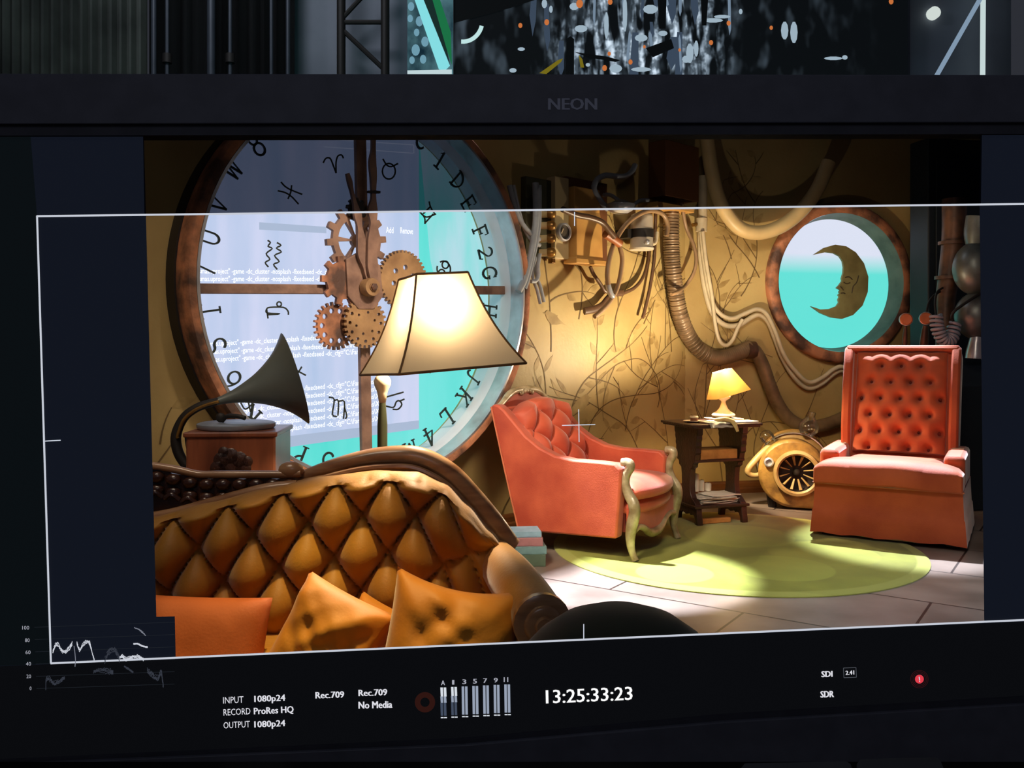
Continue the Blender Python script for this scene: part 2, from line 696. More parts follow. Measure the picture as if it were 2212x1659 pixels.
# ================================================================== round clock window
def emit_noise(name, ca, cb, strength, scale, stretch, lo=0.35, hi=0.65):
    m, t, b = nt(name)
    L = t.links
    tc = t.nodes.new('ShaderNodeTexCoord')
    mp = t.nodes.new('ShaderNodeMapping')
    mp.inputs['Scale'].default_value = stretch
    L.new(tc.outputs['Object'], mp.inputs[0])
    n = t.nodes.new('ShaderNodeTexNoise')
    n.inputs['Scale'].default_value = scale
    n.inputs['Detail'].default_value = 6
    L.new(mp.outputs[0], n.inputs['Vector'])
    r = t.nodes.new('ShaderNodeValToRGB')
    r.color_ramp.elements[0].position = lo
    r.color_ramp.elements[1].position = hi
    r.color_ramp.elements[0].color = tuple(ca) + (1,)
    r.color_ramp.elements[1].color = tuple(cb) + (1,)
    L.new(n.outputs['Fac'], r.inputs[0])
    b.inputs['Base Color'].default_value = (0.01, 0.01, 0.01, 1)
    b.inputs['Specular IOR Level'].default_value = 0.0
    L.new(r.outputs[0], b.inputs['Emission Color'])
    b.inputs['Emission Strength'].default_value = strength
    return m


M_RUST = mat('rusty_copper', c3(190, 126, 90), 0.62, 0.15, col2=c3(84, 60, 50), scale=6, bump=0.6, bscale=30, lo=0.40, hi=0.60, detail=8)
M_RUSTD = mat('dark_rusty_iron', c3(150, 116, 98), 0.65, 0.15, col2=c3(108, 80, 68), scale=9, bump=0.4, bscale=40)
M_GOLDR = mat('ochre_rust_metal', c3(174, 136, 94), 0.55, 0.15, col2=c3(136, 102, 70), scale=8, bump=0.3, bscale=40)
M_SILVER = mat('worn_silver_rim', c3(206, 208, 214), 0.28, 0.5, col2=c3(164, 164, 168), scale=5, bump=0.1, lo=0.3, hi=0.6)
M_BLACKI = mat('black_iron', c3(38, 34, 32), 0.6, 0.3, scale=12)
M_LETTER = mat('dark_green_metal_lettering', c3(44, 52, 48), 0.5, 0.3, scale=20)
M_GLASS = clear_mat('dusty_pane_glass', (0.97, 0.98, 0.99), 0.03, 0.08)
M_WHITEP = mat('white_painted_reveal', c3(240, 240, 246), 0.6, col2=c3(226, 228, 236), scale=5)

PAN = -0.13
led = thing('led_wall', 'tall LED video wall glowing behind the clock glass with pale windows of text over teal', 'video wall', (CLK.x - W1.n.x * 0.13, CLK.y - W1.n.y * 0.13, 0), W1.a)
s0, s1 = s_c - 1.75, s_c + 1.5


def pl_quad(bm, pl, pts, w, thick=0.0):
    q = [bm.verts.new(pl.px(x, y, w)) for x, y in pts]
    bm.faces.new(q)
    if thick:
        q2 = [bm.verts.new(pl.px(x, y, w) - pl.n * thick) for x, y in pts]
        bm.faces.new(q2[::-1])
        for i in range(len(q)):
            j = (i + 1) % len(q)
            bm.faces.new((q[i], q2[i], q2[j], q[j]))


bm = BM()
q = [W1.at(s0, 0.0, PAN - 0.08), W1.at(s1, 0.0, PAN - 0.08), W1.at(s1, 2.62, PAN - 0.08), W1.at(s0, 2.1, PAN - 0.08)]
qa = [bm.verts.new(p) for p in q]
qb = [bm.verts.new(p + W1.n * 0.075) for p in q]
bm.faces.new(qa)
bm.faces.new(qb[::-1])
for i in range(4):
    bm.faces.new((qa[i], qa[(i + 1) % 4], qb[(i + 1) % 4], qb[i]))
M_TEAL = emit_noise('teal_led_picture', c3(92, 226, 214), c3(122, 234, 226), 1.0, 1.2, (3, 3, 0.5))
build('screen', bm, M_TEAL, led, smooth=0, world=True)
M_LAV = emit_noise('pale_lavender_led_window', c3(186, 204, 234), c3(216, 220, 246), 1.0, 1.6, (3, 3, 0.45))
bm = BM()
pl_quad(bm, W1, [(300, 240), (905, 240), (905, 926), (300, 1012)], PAN, 0.004)
build('text_window', bm, M_LAV, led, smooth=0, world=True)
bm = BM()
pl_quad(bm, W1, [(906, 300), (1000, 300), (1130, 540), (1130, 690), (960, 690), (930, 560)], PAN, 0.003)
build('haze_patch', bm, emit_noise('whitened_teal_led', c3(110, 228, 218), c3(186, 226, 234), 1.0, 2.2, (2, 2, 0.5), 0.3, 0.6), led, smooth=0, world=True)
M_STRIP = emit('grey_blue_title_strip', c3(176, 190, 214), 1.0)
bm = BM()
pl_quad(bm, W1, [(560, 950), (905, 908), (905, 926), (560, 975)], PAN + 0.003)
pl_quad(bm, W1, [(560, 480), (705, 490), (705, 504), (560, 496)], PAN + 0.003)
build('title_strip', bm, M_STRIP, led, smooth=0, world=True)
M_FIELD = emit('pale_field_outline', c3(225, 232, 250), 1.1)
bm = BM()
for a, b_ in (((640, 295), (893, 312)), ((893, 312), (893, 330)), ((700, 316), (893, 330))):
    pl_quad(bm, W1, [a, b_, (b_[0] + (2 if a[0] == b_[0] else 0), b_[1] + 2), (a[0] + (2 if a[0] == b_[0] else 0), a[1] + 2)], PAN + 0.004)
build('field_outline', bm, M_FIELD, led, smooth=0, world=True)
M_TXT = emit('white_screen_lettering', (1.0, 1.0, 1.0), 1.5)


def led_text(body, x0, y0, x1, y1, h):
    """y0,y1 baselines at both ends"""
    bm = BM()
    text_bm(bm, body, lambda u, v: W1.px(x0 + (x1 - x0) * u, y0 + (y1 - y0) * u - h * v, PAN + 0.006))
    build('text_line', bm, M_TXT, led, smooth=0, world=True, recalc=False)


TL = 'asmas.uproject" -game -dc_cluster -nosplash -fixedseed -dc_cfg="C:\\Fantasmas\\XR'
led_text('asmas.uproject" -game -dc_cluster -nosplash -fixedseed -dc_c', 425, 594, 706, 596, 15)
led_text('asmas.uproject" -game -dc_cluster -nosplash -fixedseed -dc_c', 425, 611, 706, 611, 15)
led_text(TL[:72], 444, 752, 780, 733, 15)
led_text(TL[:72], 446, 769, 782, 753, 15)
led_text(TL[:72], 448, 786, 784, 768, 15)
for k in range(6):
    led_text(TL, 452, 868 + 17 * k, 826, 831 + 16.2 * k, 15)
led_text('Add', 834, 503, 850, 504, 13)
led_text('Remove', 865, 504, 892, 506, 13)

clock = thing('clock', 'huge round rust-rimmed window clock with lettered glass dial and gears', 'clock', CLK, W1.a)
YROT = Matrix.Rotation(R(90), 4, 'X')        # local z of a lathe -> towards the room (-y)
bm = BM()
lathe(bm, [(1.03, 0.0), (1.03, 0.208), (1.04, 0.215), (1.068, 0.215), (1.08, 0.20), (1.08, 0.0)], 96, YROT)
build('outer_rim', bm, M_RUST, clock, smooth=50)
bm = BM()
lathe(bm, [(1.081, 0.004), (1.081, 0.10), (1.090, 0.10), (1.090, 0.004)], 96, YROT, closed=True)
build('rim_band', bm, M_BLACKI, clock, smooth=50)
bm = BM()
lathe(bm, [(1.0295, 0.105), (1.0295, 0.210), (1.016, 0.213), (1.010, 0.19), (1.015, 0.17), (1.007, 0.14), (1.010, 0.105)], 96, YROT, closed=True)
build('inner_rim', bm, M_SILVER, clock, smooth=50)
bm = BM()
lathe(bm, [(1.0295, 0.006), (1.0295, 0.104), (1.012, 0.104), (1.012, 0.006)], 96, YROT, closed=True)
build('inner_sleeve', bm, M_WHITEP, clock, smooth=50)
bm = BM()
lathe(bm, [(1.02, 0.0), (1.02, -0.105), (1.028, -0.105)], 96, YROT)
build('window_reveal', bm, M_WHITEP, clock, smooth=50)
bm = BM()
lathe(bm, [(0.0, 0.004), (1.018, 0.004), (1.018, -0.004), (0.0, -0.004)], 96, YROT)
build('glass_pane', bm, M_GLASS, clock, smooth=30)


def bar(name, pts, w0, w1, m, parent):
    """bar whose outline is given in picture points on the plane at depth w1"""
    bm = BM()
    qa = [bm.verts.new(W1.px(x, y, w1)) for x, y in pts]
    qb = [bm.verts.new(W1.px(x, y, w1) - W1.n * (w1 - w0)) for x, y in pts]
    bm.faces.new(qa)
    bm.faces.new(qb[::-1])
    n = len(pts)
    for i in range(n):
        bm.faces.new((qa[i], qa[(i + 1) % n], qb[(i + 1) % n], qb[i]))
    return build(name, bm, m, parent, smooth=0, world=True, bevel=0.004)


cz, cs = CLK.z, s_c


def lbox(name, s_lo, z_lo, s_hi, z_hi, w0, w1, m):
    bm = BM()
    box(bm, (s_lo, -w1, z_lo), (s_hi, -w0, z_hi))
    return build(name, bm, m, clock, smooth=0, bevel=0.005)


bar('mullion', [(768, 215), (790, 215), (806, 1030), (784, 1030)], 0.006, 0.035, M_RUSTD, clock)
bar('mullion', [(427, 612), (1096, 618), (1096, 636), (427, 634)], 0.006, 0.05, M_RUSTD, clock)

# ---- lettering: strokes in a unit box, u right, v up
def arc(cx, cy, rx, ry, a0, a1, n=14):
    return [(cx + rx * math.cos(R(a0 + (a1 - a0) * i / n)), cy + ry * math.sin(R(a0 + (a1 - a0) * i / n))) for i in range(n + 1)]


TK, TN = 0.115, 0.055        # thick and thin strokes


def ser(x, y, w=0.32):
    return ([(x - w / 2, y), (x + w / 2, y)], TN)


GLY = {
    'C': [(arc(0.5, 0.5, 0.4, 0.48, 40, 320), TK), ([(0.80, 0.95), (0.80, 0.72)], TN)],
    '1': [([(0.5, 0), (0.5, 1)], TK), ([(0.5, 1), (0.3, 0.84)], TN), ser(0.5, 0.02, 0.5)],
    'I': [([(0.5, 0), (0.5, 1)], TK), ser(0.5, 0.02, 0.45), ser(0.5, 0.98, 0.45)],
    'D': [([(0.2, 0), (0.2, 1)], TK), (arc(0.2, 0.5, 0.65, 0.48, -90, 90), TK * 0.8), ser(0.2, 0.02), ser(0.2, 0.98)],
    'E': [([(0.2, 0), (0.2, 1)], TK), ([(0.1, 0.97), (0.8, 0.97), (0.8, 0.78)], TN), ([(0.2, 0.5), (0.62, 0.5)], TN), ([(0.1, 0.03), (0.82, 0.03), (0.82, 0.24)], TN), ([(0.62, 0.6), (0.62, 0.4)], TN)],
    'F': [([(0.25, 0), (0.25, 1)], TK), ([(0.12, 0.97), (0.85, 0.97), (0.85, 0.76)], TN * 1.3), ([(0.25, 0.5), (0.65, 0.5)], TN), ([(0.65, 0.62), (0.65, 0.38)], TN), ser(0.25, 0.02, 0.4)],
    '2': [(arc(0.48, 0.70, 0.32, 0.28, 160, -30) + [(0.15, 0.04)], TK * 0.75), ([(0.13, 0.04), (0.84, 0.04), (0.88, 0.2)], TK * 0.8)],
    'G': [(arc(0.5, 0.5, 0.42, 0.48, 45, 335), TK), ([(0.82, 0.12), (0.82, 0.45)], TK), ser(0.8, 0.45, 0.3), ([(0.82, 0.95), (0.82, 0.74)], TN)],
    'H': [([(0.18, 0), (0.18, 1)], TK), ([(0.82, 0), (0.82, 1)], TK), ([(0.18, 0.5), (0.82, 0.5)], TN), ser(0.18, 0.02), ser(0.18, 0.98), ser(0.82, 0.02), ser(0.82, 0.98)],
    'J': [([(0.6, 1), (0.6, 0.25)] + arc(0.4, 0.22, 0.2, 0.2, 0, -150), TK * 0.8), ser(0.6, 0.98, 0.36)],
    'K': [([(0.2, 0), (0.2, 1)], TK), ([(0.82, 0.98), (0.22, 0.42)], TN), ([(0.42, 0.6), (0.85, 0.02)], TK), ser(0.2, 0.02), ser(0.2, 0.98), ser(0.8, 0.98), ser(0.85, 0.02)],
    'L': [([(0.25, 0), (0.25, 1)], TK), ([(0.12, 0.03), (0.82, 0.03), (0.85, 0.25)], TN * 1.4), ser(0.25, 0.98)],
    '4': [([(0.62, 0), (0.62, 1)], TK), ([(0.62, 1), (0.1, 0.3), (0.9, 0.3)], TN * 1.3), ser(0.62, 0.02)],
    'M': [([(0.12, 0), (0.16, 1)], TN), ([(0.16, 1), (0.5, 0.1)], TK), ([(0.5, 0.1), (0.84, 1)], TN), ([(0.84, 1), (0.9, 0)], TK), ser(0.12, 0.02, 0.26), ser(0.9, 0.02, 0.28), ser(0.14, 0.98, 0.2), ser(0.86, 0.98, 0.2)],
    'N': [([(0.16, 0), (0.16, 1)], TN), ([(0.16, 1), (0.84, 0)], TK), ([(0.84, 0), (0.84, 1)], TN), ser(0.16, 0.02), ser(0.84, 0.98), ser(0.14, 0.98, 0.2)],
    'O': [(arc(0.5, 0.5, 0.40, 0.48, 0, 360, 24), TK * 0.85)],
    '5': [([(0.8, 0.96), (0.3, 0.96), (0.25, 0.55)], TN * 1.4), (arc(0.45, 0.32, 0.36, 0.3, 130, -150), TK * 0.85)],
    'P': [([(0.22, 0), (0.22, 1)], TK), (arc(0.24, 0.72, 0.5, 0.26, 90, -90), TK * 0.8), ser(0.22, 0.02, 0.4), ser(0.2, 0.98, 0.2)],
    'Q': [(arc(0.5, 0.5, 0.40, 0.48, 0, 360, 24), TK * 0.85), ([(0.5, 0.2), (0.9, -0.15)], TK * 0.8)],
    'R': [([(0.2, 0), (0.2, 1)], TK), (arc(0.22, 0.74, 0.5, 0.25, 90, -90), TK * 0.8), ([(0.42, 0.5), (0.88, 0.02)], TK), ser(0.2, 0.02), ser(0.88, 0.02, 0.2)],
    '6': [(arc(0.5, 0.28, 0.34, 0.28, 0, 360, 20), TK * 0.8), (arc(0.85, 0.32, 0.69, 0.66, 100, 180, 8), TK * 0.7)],
    'S': [(arc(0.5, 0.74, 0.3, 0.24, 30, 250, 10) + arc(0.5, 0.26, 0.32, 0.25, 75, -150, 10), TK * 0.85)],
    'T': [([(0.5, 0), (0.5, 1)], TK), ([(0.1, 0.78), (0.12, 0.97), (0.88, 0.97), (0.9, 0.78)], TN * 1.3), ser(0.5, 0.02, 0.4)],
    '7': [([(0.15, 0.8), (0.18, 0.96), (0.85, 0.96), (0.4, 0.0)], TK * 0.8)],
    'U': [([(0.2, 1), (0.2, 0.35)] + arc(0.5, 0.33, 0.3, 0.31, 180, 360, 12) + [(0.8, 1)], TK * 0.8), ser(0.2, 0.98), ser(0.8, 0.98)],
    'V': [([(0.12, 1), (0.5, 0.02)], TK), ([(0.5, 0.02), (0.88, 1)], TN), ser(0.12, 0.98, 0.28), ser(0.88, 0.98, 0.26)],
    'W': [([(0.05, 1), (0.3, 0.02)], TK), ([(0.3, 0.02), (0.5, 0.8)], TN), ([(0.5, 0.8), (0.72, 0.02)], TK), ([(0.72, 0.02), (0.95, 1)], TN), ser(0.05, 0.98, 0.22), ser(0.95, 0.98, 0.22)],
    '8': [(arc(0.5, 0.75, 0.26, 0.24, 0, 360, 18), TK * 0.75), (arc(0.5, 0.26, 0.34, 0.27, 0, 360, 18), TK * 0.85)],
    'X': [([(0.12, 1), (0.88, 0)], TK), ([(0.88, 1), (0.12, 0)], TN), ser(0.12, 0.98, 0.24), ser(0.88, 0.02, 0.24)],
}


def stroke_bm(bm, pts, wd, fn, d0, d1):
    """flat ribbon of width wd along pts in (u,v), extruded between depths d0 and d1; fn(u,v,d) -> point"""
    n = len(pts)
    rows = []
    for i in range(n):
        a, b_ = pts[max(i - 1, 0)], pts[min(i + 1, n - 1)]
        d = Vector((b_[0] - a[0], b_[1] - a[1]))
        if d.length < 1e-9:
            d = Vector((1, 0))
        d.normalize()
        nx, ny = -d.y * wd / 2, d.x * wd / 2
        p = pts[i]
        rows.append([bm.verts.new(fn(p[0] + nx, p[1] + ny, d1)), bm.verts.new(fn(p[0] - nx, p[1] - ny, d1)), bm.verts.new(fn(p[0] - nx, p[1] - ny, d0)), bm.verts.new(fn(p[0] + nx, p[1] + ny, d0))])
    for A, B in zip(rows, rows[1:]):
        for k in range(4):
            bm.faces.new((A[k], A[(k + 1) % 4], B[(k + 1) % 4], B[k]))
    bm.faces.new(rows[0][::-1])
    bm.faces.new(rows[-1])


def dial_letter(ch, px, py, h=0.115, wd=0.085):
    p = W1.px(px, py, 0.01)
    s, z = W1.s_of(p) - cs, p.z - cz
    phi = math.atan2(s, z)
    ux, uz = math.cos(phi), -math.sin(phi)      # along the letter
    vx, vz = math.sin(phi), math.cos(phi)       # outwards
    bm = BM()
    for pts, w in GLY[ch]:
        stroke_bm(bm, pts, w, lambda u, v, d: Vector((s + ux * (u - 0.5) * wd + vx * (v - 0.5) * h, -d, z + uz * (u - 0.5) * wd + vz * (v - 0.5) * h)), 0.004, 0.014)
    build('numeral', bm, M_LETTER, clock, smooth=0)


for ch, x, y in (('C', 912, 302), ('1', 951, 346), ('D', 990, 391), ('E', 1013, 440), ('F', 1038, 501), ('2', 1049, 546), ('G', 1058, 590), ('H', 1058, 671), ('I', 1050, 716), ('3' if '3' in GLY else '2', 1040, 764), ('J', 1023, 815), ('K', 1003, 857), ('L', 966, 903), ('4', 928, 943), ('M', 888, 974), ('N', 842, 994), ('O', 766, 1003), ('5', 706, 1000), ('P', 645, 985),
                 ('Q', 592, 952), ('R', 540, 900), ('6', 497, 822), ('S', 464, 748), ('T', 452, 672), ('7', 440, 584), ('U', 450, 512), ('V', 468, 440), ('W', 500, 364), ('8', 553, 312)):
    dial_letter(ch, x, y)

# ---- zodiac signs, strokes in picture points of the dial
ZOD = [
    [[(698, 352), (704, 342), (713, 342), (719, 355), (726, 374)], [(726, 374), (726, 350), (730, 337), (738, 335), (742, 342)]],
    [[(827, 343), (835, 356), (845, 360), (860, 353)], arc(840, 370, 14, 17, 0, 360, 18)],
    [[(607, 393), (615, 402), (628, 410), (653, 420)], [(600, 412), (616, 416), (630, 425), (645, 441)], [(630, 400), (628, 415), (622, 430)]],
    [[(907, 458), (918, 468), (927, 468), (942, 462)], [(927, 435), (930, 447), (939, 462)], [(918, 484), (917, 470), (907, 458)], [(914, 462), (929, 447)], [(918, 482), (936, 462)]],
    [[(578, 519), (584, 524), (579, 532), (588, 537), (575, 548), (583, 560), (573, 567), (580, 577)], [(598, 524), (607, 530), (597, 536), (608, 544), (593, 552), (603, 565), (591, 571), (599, 582)]],
    [arc(962, 572, 7, 8, 0, 360, 14), arc(954, 590, 7, 8, 0, 360, 14), arc(959, 580, 15, 17, 60, 200, 10), arc(958, 582, 15, 18, 240, 380, 10)],
    [[(577, 680), (605, 678), (577, 676), (576, 668), (583, 664), (612, 664), (622, 672), (623, 680)], arc(603, 657, 5, 5, 0, 360, 12), [(576, 668), (579, 688)]],
    [[(628, 795), (640, 800), (661, 811)], [(652, 792), (641, 810)]],
    [[(710, 858), (722, 863), (718, 895), (728, 900)], [(722, 865), (731, 866), (730, 898)], [(731, 867), (744, 868), (742, 905)], [(744, 880), (749, 898), (746, 905)]],
    [[(833, 858), (872, 847)], [(833, 877), (850, 880), (856, 868), (863, 866), (868, 874), (860, 884), (848, 884)], [(862, 867), (874, 862)]],
    [[(912, 798), (918, 804), (924, 798), (929, 805), (935, 798)], [(918, 790), (926, 796)]],
    [[(520, 870), (530, 884), (546, 872)], [(536, 865), (541, 890)]],
]
for sg in ZOD:
    bm = BM()
    for pts in sg:
        q = [(v.x, v.y) for v in spline([(a, b_, 0) for a, b_ in pts], 3)] if len(pts) < 9 else pts
        stroke_bm(bm, q, 3.5, lambda u, v, d: W1.px(u, v, d), 0.004, 0.016)
    build('zodiac_sign', bm, M_LETTER, clock, smooth=0, world=True)


# ---- gear train
def gear(name, px, py, r, nt_, depth, w0, w1, m, holes=(), frac=0.5, phase=0.0, label=None):
    """toothed wheel with real holes; holes = list of outlines in (s,z) about the centre"""
    c = W1.px(px, py, w1)
    c0 = (W1.s_of(c) - cs, c.z - cz)
    bm = BM()
    out = []
    for i in range(nt_):
        a = 2 * math.pi * (i + phase) / nt_
        st = 2 * math.pi / nt_
        for f, rr in ((0.0, r - depth), (0.06, r), (frac - 0.02, r), (frac + 0.04, r - depth)):
            out.append((rr * math.cos(a + st * f), rr * math.sin(a + st * f)))
    loops = [out] + list(holes)
    es = []
    for lp in loops:
        vs = [bm.verts.new((c0[0] + x, -w1, c0[1] + z)) for x, z in lp]
        for i in range(len(vs)):
            es.append(bm.edges.new((vs[i], vs[(i + 1) % len(vs)])))
    bmesh.ops.triangle_fill(bm, use_beauty=True, use_dissolve=False, edges=es)
    g = bmesh.ops.extrude_face_region(bm, geom=list(bm.faces))
    for v in [e for e in g['geom'] if isinstance(e, bmesh.types.BMVert)]:
        v.co.y += (w1 - w0)
    return build(name, bm, m, clock, smooth=30, label=label)


def circ(cx, cy, r, n=10):
    return [(cx + r * math.cos(2 * math.pi * i / n), cy + r * math.sin(2 * math.pi * i / n)) for i in range(n)]


def sector(r0, r1, a0, a1, n=5):
    return [(r1 * math.cos(R(a0 + (a1 - a0) * i / n)), r1 * math.sin(R(a0 + (a1 - a0) * i / n))) for i in range(n + 1)] + [(r0 * math.cos(R(a1 + (a0 - a1) * i / n)), r0 * math.sin(R(a1 + (a0 - a1) * i / n))) for i in range(n + 1)]


gear('gear', 772, 520, 0.188, 12, 0.036, 0.05, 0.075, M_RUSTD, [sector(0.035, 0.118, a, a + 48) for a in range(6, 360, 60)], 0.42, label='large spoked gear with blocky teeth')
gear('gear', 742, 606, 0.130, 9, 0.030, 0.078, 0.10, M_RUST, [], 0.45, 0.2, label='solid rusty gear with blocky teeth')
gear('gear', 872, 604, 0.165, 40, 0.014, 0.06, 0.085, M_GOLDR, [circ(0.07 * math.cos(R(a)), 0.07 * math.sin(R(a)), 0.016) for a in range(20, 380, 60)], 0.5, label='ochre gear disc with fine teeth')
gear('gear', 726, 704, 0.128, 26, 0.018, 0.05, 0.07, M_RUST, [circ(0.082 * math.cos(R(a)), 0.082 * math.sin(R(a)), 0.015) for a in range(0, 360, 36)], 0.4, label='rusty gear pierced with a ring of round holes')
gear('gear', 790, 698, 0.135, 28, 0.016, 0.085, 0.11, M_GOLDR, [circ(0.098 * math.cos(R(a)), 0.098 * math.sin(R(a)), 0.010, 8) for a in range(0, 360, 30)] + [circ(0.06 * math.cos(R(a)), 0.06 * math.sin(R(a)), 0.008, 8) for a in range(15, 375, 60)], 0.5, label='dull brass gear dotted with small holes')
gear('gear', 772, 452, 0.062, 9, 0.014, 0.08, 0.10, M_BLACKI, [], 0.5, label='small dark gear at the top')
bm = BM()
p = W1.px(757, 560, 0.13)
for x0, y0, x1, y1 in ((740, 470, 790, 640), (772, 500, 835, 650)):
    pass
bar('bridge_plate', [(748, 560), (775, 545), (800, 548), (822, 575), (828, 640), (808, 668), (775, 668), (752, 640)], 0.088, 0.115, M_RUSTD, clock)
c = W1.px(806, 620, 0.178)
bm = BM()
lathe(bm, [(0.0, 0.115), (0.03, 0.115), (0.048, 0.12), (0.050, 0.165), (0.046, 0.178), (0.022, 0.178), (0.022, 0.185), (0.0, 0.185)], 28, Matrix.Translation((W1.s_of(c) - cs, 0, c.z - cz)) @ YROT)
build('hub', bm, M_GOLDR, clock, smooth=40)
bm = BM()
lathe(bm, [(0.0, 0.203), (0.012, 0.202), (0.02, 0.196), (0.02, 0.18), (0.0, 0.18)], 6, Matrix.Translation((W1.s_of(c) - cs, 0, c.z - cz)) @ YROT)
build('hub_nut', bm, M_RUST, clock, smooth=20)


def hand(name, mid, widths, w, m):
    """flat ornate hand; mid = picture points, widths in picture pixels"""
    q = spline([(x, y, wd) for (x, y), wd in zip(mid, widths)], 5)
    n = len(q)
    left, right = [], []
    for i in range(n):
        a, b_ = q[max(i - 1, 0)], q[min(i + 1, n - 1)]
        d = Vector((b_.x - a.x, b_.y - a.y)).normalized()
        left.append((q[i].x - d.y * q[i].z / 2, q[i].y + d.x * q[i].z / 2))
        right.append((q[i].x + d.y * q[i].z / 2, q[i].y - d.x * q[i].z / 2))
    pts = left + right[::-1]
    bm = BM()
    A = [bm.verts.new(W1.px(x, y, w)) for x, y in left]
    B = [bm.verts.new(W1.px(x, y, w)) for x, y in right]
    A2 = [bm.verts.new(W1.px(x, y, w) - W1.n * 0.018) for x, y in left]
    B2 = [bm.verts.new(W1.px(x, y, w) - W1.n * 0.018) for x, y in right]
    for i in range(n - 1):
        bm.faces.new((A[i], B[i], B[i + 1], A[i + 1]))
        bm.faces.new((A2[i], A2[i + 1], B2[i + 1], B2[i]))
        bm.faces.new((A[i], A[i + 1], A2[i + 1], A2[i]))
        bm.faces.new((B[i], B2[i], B2[i + 1], B[i + 1]))
    bm.faces.new((A[0], A2[0], B2[0], B[0]))
    bm.faces.new((A[-1], B[-1], B2[-1], A2[-1]))
    return build(name, bm, m, clock, smooth=30, world=True)


hand('minute_hand', [(808, 600), (806, 575), (805, 545), (808, 515), (808, 480), (806, 455), (808, 430), (808, 415), (808, 380), (806, 350), (808, 320), (808, 285)], [16, 22, 20, 24, 14, 20, 10, 9, 13, 14, 8, 9], 0.17, M_RUSTD)
hand('hour_hand', [(798, 600), (790, 575), (784, 550), (782, 520), (778, 490), (774, 465), (768, 440), (762, 415), (757, 392), (752, 374)], [14, 12, 20, 18, 10, 16, 8, 6, 9, 6], 0.145, M_RUSTD)
hand('hand_crossbar', [(796, 414), (808, 414), (822, 415)], [5, 6, 5], 0.175, M_BLACKI)

# ================================================================== porthole with the moon
port = thing('porthole', 'round rust-rimmed porthole window with a crescent moon face cut-out', 'window', PRT, W2.a)
M_GREYG = mat('grey_green_painted_metal', c3(112, 120, 106), 0.5, 0.1, col2=c3(80, 88, 76), scale=6)
bm = BM()
lathe(bm, [(0.56, 0.0), (0.56, 0.055), (0.575, 0.065), (0.63, 0.062), (0.648, 0.045), (0.648, 0.002)], 80, YROT)
build('outer_rim', bm, M_RUST, port, smooth=50)
bm = BM()
lathe(bm, [(0.559, 0.055), (0.55, 0.0), (0.545, -0.04), (0.537, -0.07), (0.53, -0.105), (0.54, -0.105)], 80, YROT)
build('window_reveal', bm, M_GREYG, port, smooth=50)
bm = BM()
lathe(bm, [(0.0, -0.099), (0.529, -0.099), (0.529, -0.105), (0.0, -0.105)], 80, YROT)
build('glass_pane', bm, M_GLASS, port, smooth=30)
MOON = [(672, 408), (750, 357), (830, 334), (910, 346), (980, 390), (1040, 470), (1072, 570), (1068, 680), (1030, 780), (960, 850), (880, 878), (800, 868), (720, 835), (652, 786), (720, 809), (790, 805), (840, 785), (858, 757), (853, 737), (861, 716), (853, 701), (865, 691), (859, 679), (869, 668), (840, 651), (860, 630), (881, 600), (878, 580), (890, 542), (893, 500), (885, 455), (862, 420), (820, 397), (760, 389)]
bm = BM()
q = [W2.px(1560 + x / 3.393, 430 + y / 3.393, -0.07) for x, y in MOON]
va = [bm.verts.new(p) for p in q]
vb = [bm.verts.new(p - W2.n * 0.022) for p in q]
for lp in (va, vb):
    bmesh.ops.triangle_fill(bm, use_beauty=True, use_dissolve=False, edges=[bm.edges.new((lp[i], lp[(i + 1) % len(lp)])) for i in range(len(lp))])
for i in range(len(q)):
    bm.faces.new((va[i], va[(i + 1) % len(q)], vb[(i + 1) % len(q)], vb[i]))
M_MOON = mat('olive_brown_moon_metal', c3(150, 142, 92), 0.55, 0.0, col2=c3(122, 112, 70), scale=7)
moon = build('moon_cutout', bm, M_MOON, port, smooth=0, world=True)
M_MOOND = mat('dark_olive_relief', c3(74, 62, 42), 0.6, scale=10)
bm = BM()
for pts in ([(890, 608), (912, 620), (938, 613)], [(868, 690), (890, 688), (902, 694)], [(866, 640), (880, 655), (888, 668)], [(1000, 560), (985, 610), (960, 640), (950, 690)], [(900, 575), (930, 570), (955, 590)]):
    tube(bm, [W2.px(1560 + x / 3.393, 430 + y / 3.393, -0.069) for x, y in pts], 0.0045, 6, 4)
fc = build('face_relief', bm, M_MOOND, moon, smooth=40)
fc.data.transform(chain_matrix(port).inverted())
panel = thing('led_wall', 'LED video panel outside the porthole, white fading down into teal', 'video wall', W2.at(s_p, 0, -0.36), W2.a)
m, t, b = nt('white_to_teal_led_picture')
L = t.links
tc = t.nodes.new('ShaderNodeTexCoord')
sp = t.nodes.new('ShaderNodeSeparateXYZ')
L.new(tc.outputs['Object'], sp.inputs[0])
zt_ = W2.px(1700, 572, -0.36).z
mr = t.nodes.new('ShaderNodeMapRange')
mr.inputs['From Min'].default_value = zt_ - 0.07
mr.inputs['From Max'].default_value = zt_ + 0.10
L.new(sp.outputs['Z'], mr.inputs['Value'])
mx = t.nodes.new('ShaderNodeMix')
mx.data_type = 'RGBA'
mx.inputs[6].default_value = c4(104, 230, 218)
mx.inputs[7].default_value = c4(226, 230, 246)
L.new(mr.outputs[0], mx.inputs[0])
L.new(mx.outputs[2], b.inputs['Emission Color'])
b.inputs['Emission Strength'].default_value = 1.0
b.inputs['Base Color'].default_value = (0.01, 0.01, 0.01, 1)
bm = BM()
box(bm, (-1.1, 0.0, 0.35), (0.95, 0.06, 2.75))
build('screen', bm, m, panel, smooth=0)
for x in (-0.9, 0.75):
    bm = BM()
    box(bm, (x - 0.03, 0.0, 0.0), (x + 0.03, 0.06, 0.349))
    build('leg', bm, M_BLACKI, panel, smooth=0)
